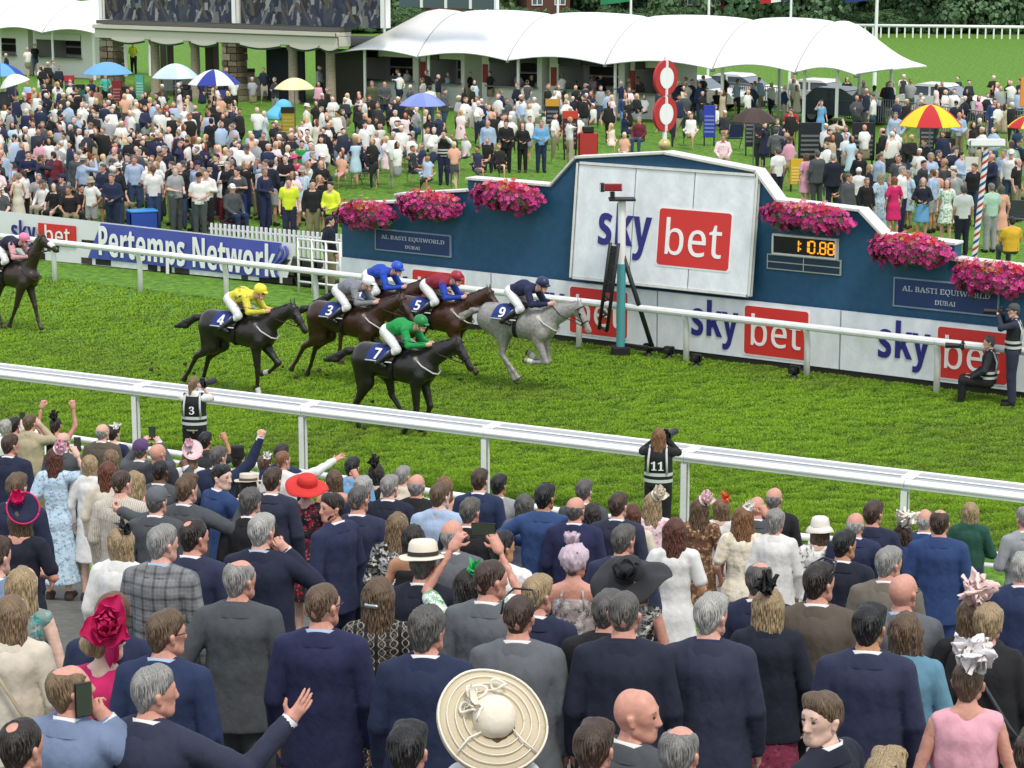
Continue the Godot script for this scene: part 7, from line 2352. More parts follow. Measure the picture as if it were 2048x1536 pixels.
# ---------------------------------------------------------------- the near crowd: x y height | looks | label
const NEAR := [
	"10 838 1.68|w 1.0 phone_one 0 -10 0 l curly:white shirt:white skirt:lgrey|white-haired woman at the left frame edge holding a phone high",
	"26 832 1.70|m 1.0 down -10 -10 0 p short:black shirt:navy long:navy|black-haired man beside the white-haired woman at the far left rail",
	"57 826 1.78|m 1.08 camera -10 -10 0 p short:lbrown shirt:beige long:khaki|brown-haired man in beige aiming a dark camera at the far left",
	"110 832 1.66|w 1.0 fists -5 -10 0 r tail:dark strap:black n straps bow:black|dark-haired woman with black bow raising both fists at the left rail",
	"125 860 1.74|m 1.08 front -10 -15 0 p fringe:grey suit:dgrey long:dgrey|balding grey man below the woman with both fists raised",
	"203 843 1.78|m 1.08 down -10 -20 0 p fringe:silver suit:brown long:brown|balding man in brown jacket beside the white feathered hat",
	"226 848 1.66|w 1.0 down -10 -20 0 l short:dark dress:navy n feathers:white:cream|dark-haired woman in a big white feathered headpiece near the left rail post",
	"17 864 1.80|m 1.08 down -12 -30 0 r short:brown suit:navy long:navy|brown-haired man in navy suit at the left edge, white collar showing",
	"108 890 1.70|w 0.95 phone_one -5 -10 0 l long:auburn gown:bluefloral n flower:f0cdd6:pink|woman with long auburn hair in pale blue floral gown and pink flower headpiece",
	"178 905 1.64|w 1.0 down -10 -20 0 l bob:blond shirt:white skirt:white|short blonde woman right of the pale blue floral gown",
	"221 894 1.66|w 1.0 down -10 -20 0 l bob:dblond dress:beige n|dark blonde woman behind the auburn-haired woman at the left",
	"280 876 1.76|m 1.08 phone_up -10 -10 0 p short:dgrey suit:dgrey long:dgrey flatcap:purple|man in dark purple cap holding a black phone, left of the bald man",
	"313 882 1.76|m 1.0 down -10 -30 0 r none:grey shirt:charcoal long:navy|bald man in dark shirt close to the left crowd rail",
	"380 890 1.66|w 1.0 down -10 -20 0 l wavy:dblond shirt:white skirt:pink saucer:f2d6dc:f0cdd6|long-haired woman in white top with pale pink disc headpiece",
	"409 860 1.78|m 1.0 fist_bent -10 -10 0 t short:black tee:charcoal long:navy|black-haired man below photographer number 3 raising a bent fist",
	"434 888 1.80|m 1.08 fist -18 -25 0 p short:dgrey suit:navy long:navy|grey-haired man in navy suit punching the air with his right arm",
	"474 898 1.64|w 1.0 down -10 -20 0 l short:dark dress:black n tophat:black|woman in small black top-shaped hat under the raised navy arm",
	"528 906 1.66|w 1.0 down -10 -20 0 l short:lbrown dress:cream n feathers:white:white|woman with white feathery flower headpiece left of the ginger-bald man",
	"561 884 1.80|m 1.08 down -10 -10 0 p short:dark shirt:navy long:navy|dark-haired man at the rail behind the ginger-bald man",
	"563 897 1.74|m 1.08 hat_hold -20 -20 0 r crop:ginger shirt:white long:beige|ginger crop-haired man reaching his arm over the red hat",
	"318 914 1.76|m 1.0 fist_bent -10 -10 0 d crop:black suit:dgrey:white long:dgrey|dark-skinned man in grey suit with bent fist, left centre of the crowd",
	"214 917 1.68|w 1.0 down -10 -15 0 l long:red shirt:cream skirt:cream|woman with long red-brown hair left of the man in the striped cream jacket",
	"270 936 1.66|w 1.0 down 10 40 0 l wavy:blond dress:peach n mask:white eyes|blonde woman wearing a pale face mask behind the striped cream jacket",
	"240 934 1.78|m 1.08 down -12 -25 0 p crop:brown suit:stripe:nc long:beige|short-haired man in cream striped jacket, embraced by the quiffed man",
	"370 945 1.80|m 1.08 around -16 -20 0 p quiff:lbrown suit:dgrey long:dgrey|quiffed man in grey tweed jacket with arms around both neighbours",
	"311 970 1.70|m 1.0 down -10 -20 0 p fringe:dgrey suit:dgrey long:dgrey flatcap:grey|man in grey flat cap squeezed between two embracing men",
	"440 922 1.80|m 1.0 chin -50 -70 0 l short:black suit:mblue long:mblue eyes|young dark-haired man in royal blue suit, face in profile, fist at chin",
	"495 944 1.64|w 1.0 down -10 -20 0 l bob:dark dress:white n boater:cream:brown|woman in cream straw boater with dark band",
	"543 930 1.80|m 1.0 down -12 -15 0 p short:brown suit:navy long:navy|slim brown-haired man in navy suit beside the large red hat",
	"499 972 1.72|m 1.08 down -12 -20 0 p curly:dgrey suit:black long:black|curly grey-haired man in black jacket behind the white-haired man",
	"612 948 1.70|w 1.0 down -5 -10 0 l short:dark dress:redfloral n wide:d8322c:c42a28|woman in wide bright red hat and black dress with red flowers",
	"668 934 1.66|w 1.0 fist_bent -10 -10 0 r bob:lbrown strap:whitefloral n straps|brown-haired woman raising a clenched fist beside the red hat",
	"667 978 1.78|m 1.08 down 50 70 0 r short:dark suit:navy long:navy beard eyes|bearded dark-haired man turned left beside the red floral dress",
	"703 910 1.74|m 1.0 down -10 -10 0 p short:black shirt:sky long:jean|black-haired person in light blue at the rail, right of the second post",
	"30 940 1.78|m 1.08 down -8 -15 0 p short:lbrown suit:navy long:navy|tall brown-haired man in navy suit left of the floral gown",
	"38 1000 1.66|w 1.0 front -5 -20 0 r bob:lbrown dress:dnavy n saucer:1b2440:d3246b|woman in navy with a tilted navy disc hat edged in hot pink",
	"-14 1066 1.76|m 1.08 down -10 -20 0 p short:brown suit:bluegrey long:bluegrey|man in periwinkle jacket cut by the left frame edge",
	"240 1046 1.66|w 1.0 down -14 -20 0 l bob:blond suit:white:nc skirt:white feathers:black:black|blonde curly-haired woman in white jacket with black feather headpiece",
	"320 1042 1.78|m 1.08 down -16 -30 0 p short:silver suit:check:ltblue long:dgrey|silver-haired man in grey checked jacket, left centre",
	"383 1030 1.78|m 1.08 down -16 -30 0 r spot:dark suit:navy long:navy|dark-haired man with a bald spot in navy suit beside the checked jacket",
	"520 1020 1.80|m 1.2 ear -10 -20 0 p short:white suit:navy:ltblue long:navy|white-haired man in navy suit with a hand at his ear",
	"475 1110 1.78|m 1.08 hip -8 -30 0 r thin:silver suit:dgrey:dgrey long:dgrey|balding silver-haired man in plain grey suit, hand in pocket",
	"42 1126 1.66|w 1.08 down -8 -20 0 l wavy:blond less:tealfloral n|woman with long blonde waves in sleeveless teal floral dress at the left",
	"221 1172 1.76|m 1.2 down -10 -20 0 d fringe:dgrey suit:navy long:navy|dark-skinned balding man behind the hot pink flower headpiece",
	"206 1230 1.66|w 1.08 down -14 -40 0 l bun:blond dress:hot n rose:c41f5f:d3246b|blonde woman in hot pink dress with huge pink flower headpiece",
	"325 1210 1.78|m 1.08 down -14 -40 0 r short:lbrown suit:navy:ltblue long:navy glasses|brown-haired man with glasses in navy suit beside the pink headpiece",
	"641 1157 1.82|m 1.08 down -8 -30 0 r crop:lbrown suit:navy:ltblue long:navy glasses|tall crop-haired man with glasses in plain navy suit, centre left foreground",
	"20 1182 1.68|w 1.0 down -5 -20 0 l long:dblond suit:cream:nc long:beige bag:beige|woman with long dark blonde hair and cream jacket at the left edge",
	"140 1318 1.78|m 1.08 ear -22 -40 10 r thin:dblond suit:bluegrey long:bluegrey|man in light blue-grey suit holding a phone to his ear, bottom left",
	"300 1322 1.78|m 1.2 point -24 -40 0 r short:silver suit:navy:white long:navy|silver-haired man in navy suit stretching out his right arm, bottom left",
	"35 1430 1.76|m 1.2 down -10 -20 0 r spot:dark suit:dnavy long:navy|dark-haired man with thinning crown in the bottom left corner",
	"752 922 1.68|w 1.0 down -10 -20 0 l bob:dark dress:black n bow:1d1a1c|dark-haired woman with a large dark bow hat at the rail",
	"725 949 1.72|m 1.0 down -10 -20 0 p curly:white suit:navy long:navy|white-haired man partly hidden left of the dark bow hat",
	"715 964 1.82|m 1.08 down -8 -25 0 r crop:dgrey suit:navy long:navy|tall man with short greying hair in long navy suit beside the red floral dress",
	"777 945 1.76|m 1.08 down -10 -20 0 p short:silver suit:dnavy long:navy|silver-haired man in dark navy jacket below the dark bow hat",
	"804 928 1.70|m 1.0 down -10 -20 0 p short:silver shirt:cream long:beige|pale-haired person in cream jacket at the rail left of the bald man",
	"832 942 1.78|m 1.2 down -10 -15 0 r fringe:silver suit:black:black long:black|bald heavy man in black suit at the centre rail",
	"888 948 1.66|w 1.0 down -10 -20 0 l wavy:ginger dress:peach n|ginger-blonde woman partly hidden right of the bald man in black",
	"878 960 1.80|m 1.08 down -10 -30 0 l short:lbrown shirt:ltblue long:navy|light brown-haired man in pale blue shirt without jacket",
	"958 933 1.80|m 1.08 down -12 -15 0 p short:brown suit:navy long:navy|brown-haired man in navy suit at the rail below the centre post",
	"996 944 1.74|m 1.0 down -12 -20 0 t short:black suit:lgrey:white long:grey|black-haired man in pale grey jacket beside the centre post",
	"1048 982 1.66|w 1.0 phone_one -10 -10 0 l bob:dgrey dress:5b6272 n|woman in slate grey holding up a phone at the centre rail",
	"1088 962 1.84|m 1.08 wide -14 -20 0 t short:black suit:blue:blue long:blue|black-haired man in bright blue suit with one elbow raised",
	"1167 955 1.76|m 1.0 down -10 -20 0 p short:dgrey suit:dgrey long:dgrey|grey-haired man at the rail between the blue suit and the number 11 photographer",
	"1150 987 1.76|m 1.2 down -10 -25 0 r fringe:dgrey suit:navy long:navy|tanned bald man with grey fringe in navy suit right of the bright blue suit",
	"1235 980 1.78|m 1.08 down -12 -20 0 p short:brown suit:navy long:navy|brown-haired man in navy suit below the number 11 photographer",
	"1184 1000 1.64|w 1.0 down -10 -20 0 t long:dark dress:beige n|dark long-haired woman between two navy-suited men",
	"1264 1002 1.64|w 1.0 down -10 -20 0 l long:auburn dress:cream n|auburn-haired woman between the navy suit and the pink floral dress",
	"1305 980 1.68|w 1.0 down -10 -20 0 l wavy:blond dress:pinkfloral n flower:f0e8d4:cream|long blonde woman in pink floral dress with cream flower headband",
	"1350 1028 1.72|w 1.0 down -8 -15 0 t long:auburn dress:white n|woman with long straight dark hair in white dress",
	"795 1018 1.66|w 1.0 down -10 -25 0 l wavy:dblond shirt:blackwhite skirt:black|woman with blonde-streaked curls in black and white print top",
	"826 1042 1.66|w 1.0 down -10 -25 0 t bob:dark strap:black n|dark bobbed woman with bare back beside the panama hat",
	"845 1082 1.76|m 1.08 down -10 -15 0 r short:dgrey suit:dnavy:white long:navy panama:e9e2cd:3a2f28|man in cream panama hat with dark band and navy suit",
	"903 1032 1.76|m 1.2 front -10 -15 0 r fringe:silver suit:grey long:grey|bald man in grey jacket behind the raised phone",
	"938 990 1.76|m 1.08 down -10 -25 0 r short:dgrey suit:black long:black|greying man in black suit left of the bright blue suit",
	"1000 1055 1.72|m 1.0 down -14 -40 0 t short:black shirt:whitefloral long:jean|black-haired man in white printed shirt, centre",
	"936 1128 1.66|w 1.08 phone_high -10 -10 0 r bob:dark dress:greenwhite n feathers:bgreen:1ea04e|woman with bright green feather headpiece raising a phone with both arms",
	"977 1110 1.80|m 1.08 down -16 -40 0 r crop:brown suit:grey:white long:grey|brown-cropped man in mid grey suit beside the green headpiece",
	"1072 1142 1.72|m 1.0 down -14 -35 0 r short:blond suit:navy long:navy|blond short-haired youth in dark jacket, centre",
	"1036 1181 1.78|m 1.2 down -6 -10 0 r crop:brown suit:grey:white long:grey shades|thickset man in grey suit with sunglasses on his shaved head",
	"1148 1085 1.70|w 1.08 down -8 -20 0 r crop:dgrey strap:snake n straps turban:c8b4c0:d9c8d0|woman in grey snake-print halter dress with lilac ruched hat",
	"1245 1043 1.76|m 1.08 down -10 -30 0 r short:dgrey suit:navy long:navy|dark grey-haired man in navy just behind the big black hat",
	"1266 1122 1.68|w 1.08 down -10 -10 0 r bob:dblond less:blackwhite n floppy:26262a|woman in a huge floppy black hat and black and white sleeveless dress",
	"1214 1172 1.74|m 1.08 fold -10 -30 0 r short:dgrey suit:black:black long:black|greying man in black suit partly hidden left of the big navy back",
	"1248 1174 1.84|m 1.2 down -6 -10 0 r crop:dgrey suit:dnavy:dnavy long:navy|very broad man with cropped grey hair in dark navy suit, centre foreground",
	"852 1206 1.78|m 1.2 down -6 -30 0 r curly:dgrey suit:navy long:navy|curly grey-haired man in navy suit left of the large cream hat",
	"757 1145 1.70|w 1.08 down -6 -25 0 l long:lbrown dress:blackchain n clip|woman with long light brown hair, silver clip and black chain-print dress",
	"986 1402 1.68|w 1.08 down 0 -5 0 l wavy:lbrown shirt:white skirt:white grand|woman in an enormous cream straw hat with ribbon loops, bottom centre",
	"812 1438 1.76|m 1.08 down -6 -10 0 r short:black suit:dnavy long:navy|dark short-haired man at the bottom edge left of the cream hat",
	"1186 1432 1.76|m 1.08 down -6 -20 0 r short:brown suit:dnavy long:navy|brown short-haired man at the bottom edge right of the cream hat",
	"1268 1362 1.80|m 1.08 down -40 -70 0 r none:brown suit:dgrey:white long:dgrey eyes|bald man in grey suit with his face in profile to the right",
	"1357 1442 1.76|m 1.2 down -8 -20 0 r thin:grey suit:dnavy long:navy|grey thinning-haired man at the bottom edge beside the bald profile",
	"1400 990 1.66|w 1.0 down -10 -20 0 r wavy:lbrown dress:brownprint n flower:f2d9d4:f0cdd6|woman in brown print dress with pale pink flower hat",
	"1443 990 1.64|w 1.0 down -10 -20 0 l bob:dblond dress:white n feathers:e0432c:dcae2f|woman with bright orange-red feather headpiece near the rail",
	"1487 1006 1.70|w 1.08 fist_bent -8 -15 0 r wavy:ginger dress:creamprint n feathers:white:f0e6c8|strawberry blonde woman in cream dress with small white flowers in her hair",
	"1513 987 1.72|m 1.0 down -10 -20 0 r none:grey suit:dgrey long:dgrey|bald man beside the grey-fringed man at the right rail",
	"1548 969 1.80|m 1.08 down -10 -20 0 r fringe:grey suit:black long:black|tall balding grey man in black jacket at the right rail",
	"1551 1015 1.68|w 1.08 down -10 -20 0 r curly:silver suit:white:nc skirt:white|silver-haired woman in white jacket, right of the cream dress",
	"1640 1034 1.62|w 1.0 down -10 -20 0 l bob:lbrown dress:whiteblack n bucket:eee6dc|woman in cream bucket hat and white and black print top",
	"1711 1019 1.72|m 1.0 down -10 -20 0 r fringe:white suit:navy long:navy|white-fringed bald man behind the tall navy back at the right rail",
	"1746 996 1.82|m 1.08 down -12 -30 0 r short:brown suit:navy:navy long:navy|tall brown-haired man in dark navy suit at the right rail",
	"1806 1040 1.62|w 1.0 down -10 -10 0 l bob:brown suit:mblue:nc skirt:navy ruffle:f1ece2:e6dcc8|woman in blue jacket with white netted headpiece at the right rail",
	"1850 1012 1.72|m 1.0 down -10 -10 0 r fringe:white suit:mblue long:mblue|white-haired man half hidden behind the man in the bright blue suit on the right",
	"1880 1012 1.84|m 1.08 down -10 -10 0 r thin:brown suit:mblue:mblue long:mblue|tall thinning-haired man in bright blue suit on the right",
	"1941 999 1.68|w 1.08 front -10 -20 0 l bob:blond shirt:green skirt:navy|blonde bobbed woman in dark green blouse at the right rail",
	"2052 1010 1.74|m 1.0 front 10 10 0 r short:silver suit:lgrey long:grey|man in pale grey jacket at the right frame edge by the rail",
	"2046 1098 1.76|m 1.2 down -8 -20 0 r short:white suit:navy long:navy|white-haired man in navy suit cut by the right frame edge",
	"1687 1054 1.76|m 1.0 down -16 -40 0 t short:black suit:dnavy:white long:navy|black-haired man in near-black suit turning right beside the bucket hat",
	"1776 1086 1.78|m 1.2 down -14 -40 0 r short:silver suit:tweed:white long:brown|silver-haired man in taupe tweed jacket on the right",
	"1636 1118 1.82|m 1.2 down -10 -40 0 r short:dark suit:brown:white long:black shades|dark-haired man in brown suit with sunglasses on his head",
	"1806 1137 1.78|m 1.2 down -12 -30 0 r none:brown suit:grey:ltblue long:grey glasses|shaven-headed man in grey suit behind the denim jacket",
	"1420 1179 1.80|m 1.2 hip -10 -30 0 p short:white suit:navy:navy long:navy|white-haired man in navy suit with his hand on his hip",
	"1518 1116 1.76|m 1.08 down -10 -20 0 r thin:dgrey suit:navy long:navy|thinning grey-haired man behind the black bow headpiece",
	"1538 1166 1.68|w 1.08 down -8 -20 0 l long:blond suit:dnavy:nc skirt:maroonprint bow:1b1a1c|long blonde woman with black bow headpiece, dark jacket and maroon skirt",
	"1738 1200 1.82|m 1.08 down -10 -25 0 t short:black suit:navy:white long:navy|black-haired man in navy suit with white collar, right foreground",
	"1812 1214 1.70|w 1.08 down -12 -20 0 r bob:lbrown suit:denim:nc skirt:navy bag:black|brown-haired woman in denim-blue jacket with a dark shoulder strap",
	"1946 1186 1.68|w 1.0 down -10 -20 0 l bob:dblond dress:black n ruffle:e8c8c2:f0d9d2|woman with pale pink ruffled headpiece on the right",
	"1978 1204 1.66|w 1.2 down -10 -20 0 r curly:blond suit:black:nc skirt:black bag:dgrey|blonde curly-cropped woman in black jacket on the right",
	"1938 1312 1.68|w 1.2 down -4 -20 0 r short:lbrown less:e6a9b6 n ruffle:e9e3e2:f0ecec|woman in pale pink sleeveless dress with white ruffled headpiece, bottom right",
	"1650 1372 1.78|m 1.0 down 50 80 0 l short:lbrown suit:dnavy:white long:navy eyes|young light brown-haired man in navy suit, face in profile to the left",
	"2070 1446 1.76|m 1.2 down -8 -20 0 r short:brown suit:navy long:navy|man in navy suit in the bottom right corner",
	"1770 1496 1.74|m 1.0 down -8 -20 0 r quiff:blond suit:dnavy long:navy|sandy-haired man whose head just shows at the bottom edge on the right",
]

const PHONES := {0: "pale phone held up by the white-haired woman at the left edge", 8: "phone held up by the woman in the pale blue floral gown", 11: "dark phone held up by the man in the purple cap", 48: "black phone held to the ear of the man in the blue-grey suit", 61: "dark phone held up by the woman in slate grey", 76: "black phone held high and level by the woman with the green headpiece"}

func near_crowd() -> void:
	var i := 0
	for line in NEAR:
		var f: PackedStringArray = line.split("|")
		var n := f[0].split(" ")
		var h := float(n[2])
		var spec := f[1].split(" ")
		var who := person(stand(float(n[0]), float(n[1]), h), spec, f[2], h, true, "spectators on the near bank")
		if PHONES.has(i):
			var w: Vector3 = POSES[spec[2]][3]
			if spec[2].begins_with("phone_"):
				phone(PHONES[i], who.transform * (w + Vector3(-0.10 if spec[2] != "phone_one" else 0.0, 0.10, -0.05)), who.rotation.y, spec[2] == "phone_high")
			else:
				phone(PHONES[i], who.transform * (head_at(snappedf(float(spec[4]), 10.0), float(spec[5])) * Vector3(0.108, -0.02, -0.025)), who.rotation.y + deg_to_rad(float(spec[4])) + PI / 2, false)
		i += 1
	# photographers between the rails
	var p := gp(386, 750, 1.66)
	person(Vector3(p.x, 0, p.z), "w 1.0 camera -6 -20 0 l tail:dblond tee:white long:black bib:3".split(" "), "blonde photographer wearing bib number 3, camera raised, by the near running rail", 1.66, true, "photographers in numbered bibs")
	held("camera", "black camera with long lens held by photographer number 3", p, -0.5)
	p = gp(1318, 852, 1.68)
	person(Vector3(p.x, 0, p.z), "w 1.0 camera -10 -25 0 l wavy:ginger shirt:black long:black bib:11".split(" "), "photographer with long ginger-blonde hair and bib number 11 by the near rail", 1.68, true, "photographers in numbered bibs")
	held("camera", "black camera held by photographer number 11", p, -0.5)
	p = gp(2021, 812)
	person(p, "m 1.08 camera 75 20 0 p short:dgrey shirt:navy long:navy flatcap:dgrey bib:".split(" "), "standing photographer in navy and a dark bib at the right end of the wall", 1.78, true, "photographers in numbered bibs")
	held("camera", "black camera with long lens held by the standing photographer on the right", p + Vector3(0, 1.78, 0), 1.3)
	p = gp(1975, 805)
	person(p - Vector3(0, 0.10, 0), "m 1.08 sit 75 10 0 p short:dgrey shirt:charcoal long:black bib:".split(" "), "crouching photographer in black with a dark bib in front of the last board", 1.74, true, "photographers in numbered bibs")
	held("camera", "black camera with long lens held by the crouching photographer", p + Vector3(-0.25, 1.15, 0.05), 1.3)

func phone(label: String, p: Vector3, turn: float, wide: bool) -> void:
	var o := thing("phone", label, "phone", p, turn, "phones held up by spectators")
	var b := part("case", box(Vector3(0.155, 0.078, 0.012) if wide else Vector3(0.078, 0.155, 0.012), 0.004), surf("paint_black", srgb("1a1b1d"), 0.5), o)
	part("screen", box(Vector3(0.14, 0.068, 0.004) if wide else Vector3(0.068, 0.14, 0.004)), surf("screen_dim", srgb("3b4438"), 0.15), o, Vector3(0, 0, 0.009))

func held(called: String, label: String, head_top: Vector3, turn: float) -> void:
	var o := thing(called, label, "camera", head_top + Vector3(sin(-turn) * 0.0, -0.17, 0) + Vector3(-sin(turn), 0, -cos(turn)) * 0.22, turn, "cameras held by photographers")
	var m := surf("paint_black", srgb("1a1b1d"), 0.5)
	part("camera_body", box(Vector3(0.15, 0.11, 0.08), 0.02), m, o)
	part("lens", cyl(0.04, 0.05, 0.26, 14), m, o, Vector3(0, 0, -0.16)).rotation.x = -PI / 2
	part("viewfinder", box(Vector3(0.06, 0.04, 0.06), 0.01), m, o, Vector3(0, 0.07, 0))

# ---------------------------------------------------------------- the field of runners
func runners() -> void:
	var turn := -0.53
	var R := [   # x and y of the point under the middle of the horse, gait, coat, mane, number, marks, lift; silks, sleeves, cap, button; labels
		[1036, 780, "gathered", "aaa7a2", "8d8a86", "9", "S", 0.02, "20264a", "20264a", "23294e", "", "grey horse with saddle cloth number 9 leading nearest the finish wall", "jockey in navy silks and navy cap on the leading grey horse"],
		[792, 866, "driving", "26221f", "171513", "7", "s", -0.06, "1a9448", "1f9a4e", "1a7f3f", "", "black horse with saddle cloth number 7 nearest the camera", "jockey in bright green silks and green cap on the nearest black horse"],
		[480, 792, "stretched", "2b2522", "171513", "4", "S", -0.02, "silkyellow", "dfd34a", "e8d83a", "", "black horse at the left of the group, hind legs stretched back", "jockey in yellow silks and yellow cap on the left black horse"],
		[694, 768, "stretched", "42291d", "1b1716", "3", "", -0.04, "7f818c", "86888f", "e6e6e6", "", "dark bay horse in the middle of the pack, half hidden", "jockey in grey silks and white cap in the middle of the pack"],
		[752, 734, "reaching", "4a2d1f", "1b1716", "1", "", -0.02, "2348b0", "2450bd", "2450c0", "", "bay horse on the far side of the pack by the boards", "jockey in plain royal blue silks and blue cap on the far side"],
		[868, 758, "reaching", "4d2e21", "1b1716", "5", "", -0.02, "8c2236", "2746b0", "9a2236", "", "bay horse close behind the grey, its head beside the navy jockey", "jockey in maroon silks with royal blue sleeves and maroon cap"],
		[20, 663, "cantering", "3c2f28", "1b1716", "2", "nb", 0.0, "20223c", "d9a0a8", "e07aa0", "", "trailing brown horse with white sheepskin noseband at the left frame edge", "jockey in navy and pink silks and pink cap at the left frame edge"],
	]
	var clods := []
	var r := RandomNumberGenerator.new()
	r.seed = 8
	for q in R:
		var p := gp(q[0], q[1])
		horse(q[12], p, turn, q[2], q[3], q[4], q[5], q[6], q[7])
		for k in 9:
			var back := AL * r.randf_range(-2.4, 0.6) + NM * r.randf_range(-0.5, 0.5)
			clods.append([p + back + Vector3(0, pow(r.randf(), 2.0) * 0.55 + 0.03, 0), r.randf_range(0.02, 0.055)])
		jockey(q[13], p, turn, q[2], q[8], q[9], q[10], q[11], q[7], 0.10)
	var mm := MultiMesh.new()
	mm.transform_format = MultiMesh.TRANSFORM_3D
	mm.mesh = to_mesh(nets([bo(Vector3(-0.3, 0, 0), Vector3(0.4, 0.1, 0), 0.7, 0.5, 0.2)], 0.3, [], 0.35, 1.6))
	mm.instance_count = clods.size()
	for i in clods.size():
		mm.set_instance_transform(i, Transform3D(Basis.from_euler(Vector3(r.randf() * TAU, r.randf() * TAU, 0)).scaled(Vector3.ONE * clods[i][1]), clods[i][0]))
	var o := MultiMeshInstance3D.new()
	o.name = "turf_clods"
	o.multimesh = mm
	o.material_override = surf("clod", srgb("3a3a1c"), 0.95)
	add_child(o)
	tag(o, "small clods of turf and soil thrown up behind the galloping hooves", "turf clods")
	o.set_meta("kind", "stuff")

# ---------------------------------------------------------------- the far crowd
const MARKS := [[215, 135, "the big blue umbrella"], [351, 140, "the pale blue umbrella"], [429, 155, "the blue and white umbrella"], [589, 168, "the pale yellow umbrella"], [845, 198, "the lilac umbrella"], [1508, 228, "the brown umbrella"], [1860, 225, "the red and yellow umbrella"],
	[141, 180, "the purple betting board"], [66, 220, "the red board stack"], [578, 265, "the yellow betting boards"], [560, 215, "the pop-up tent"], [1125, 240, "the black box stand"], [1418, 250, "the blue lit board"], [1618, 300, "the left black desk"], [1725, 300, "the right black desk"],
	[1965, 400, "the striped pole"], [1330, 200, "the winning post"], [730, 425, "the leftmost flowers"], [860, 405, "the second flower trough"], [1012, 390, "the flowers left of the gable"], [1614, 435, "the flowers above the clock"], [1822, 500, "the flowers above the right sign"], [120, 465, "the red banner logo"], [380, 500, "the violet banner"], [470, 465, "the picket fence"], [600, 590, "the white gate"], [285, 450, "the blue and yellow crate"], [1940, 370, "the white notice board"], [1828, 345, "the white poster board"], [1592, 365, "the yellow notice board"], [560, 330, "the blue windbreaks"], [310, 150, "the pavilion columns"], [1690, 200, "the white barrier"], [960, 180, "the middle marquee huts"]]
const NAMES := {"navy": "navy", "dnavy": "dark navy", "black": "black", "blue": "blue", "ltblue": "pale blue", "grey": "grey", "lgrey": "light grey", "dgrey": "dark grey", "cream": "cream", "white": "white", "green": "dark green", "bgreen": "bright green", "pink": "pink", "hot": "hot pink", "beige": "beige", "red": "red", "orange": "orange", "teal": "teal", "purple": "purple", "khaki": "khaki", "maroon": "maroon", "sky": "sky blue", "peach": "peach", "charcoal": "charcoal", "jean": "denim", "stone": "stone", "olive": "olive", "mint": "mint", "hiviz": "yellow high-visibility", "whitefloral": "white floral", "redstripe": "red striped", "tealfloral": "teal floral", "bluefloral": "pale blue floral", "brown": "brown", "mblue": "royal blue", "yellow": "mustard", "pinkfloral": "pink floral", "greenwhite": "green and white print", "lilac": "lilac"}

var far_labels := {}

func describe(x: float, y: float, spec: PackedStringArray) -> String:
	var tp := spec[8].split(":")
	var bt := spec[9].split(":")
	var best := 1e9
	var name_ := ""
	var dx := 0.0
	var dy := 0.0
	for m in MARKS:
		var d: float = absf(m[0] - x) + absf(m[1] + 40.0 - y) * 1.2
		if d < best:
			best = d
			name_ = m[2]
			dx = x - m[0]
			dy = y - 40.0 - m[1]
	var where := ("below" if dy > 0 else "above") if absf(dy) > absf(dx) * 1.3 else ("right of" if dx > 0 else "left of")
	var who := "woman" if spec[0] == "w" else "man"
	var hr: String = {"none": "bald", "fringe": "balding", "thin": "balding"}.get(spec[7].split(":")[0], {"brown": "brown-haired", "lbrown": "brown-haired", "dark": "dark-haired", "black": "dark-haired", "grey": "grey-haired", "dgrey": "grey-haired", "silver": "grey-haired", "white": "white-haired", "blond": "blonde", "dblond": "fair-haired", "ginger": "ginger-haired", "auburn": "auburn-haired"}[spec[7].split(":")[1]])
	var act := "seated " if spec[2] == "sit" else ""
	var garment: String = {"suit": "jacket", "coat": "coat", "shirt": "shirt", "tee": "T-shirt", "dress": "dress", "less": "sleeveless dress", "gown": "long dress", "strap": "strappy dress"}[tp[0]]
	var forms := [
		"%s%s in %s %s %s %s" % [act, who, NAMES[tp[1]], garment, where, name_],
		"%s%s %s in %s %s %s %s" % [act, hr, who, NAMES[tp[1]], garment, where, name_]]
	if bt.size() > 1:
		forms.append("%s%s %s in %s %s and %s %s, %s %s" % [act, hr, who, NAMES[tp[1]], garment, NAMES[bt[1]], {"long": "trousers", "short": "shorts", "skirt": "skirt"}[bt[0]], where, name_])
	forms.append("%s%s %s in %s %s far %s %s" % [act, hr, who, NAMES[tp[1]], garment, where, name_])
	for extra in ["nearest the stand", "farthest from the stand", "half hidden", "at the edge of the group", "turned aside"]:
		forms.append("%s%s %s in %s %s %s %s, %s" % [act, hr, who, NAMES[tp[1]], garment, where, name_, extra])
	for f in forms:
		if not far_labels.has(f):
			far_labels[f] = true
			return f
	return forms[-1]

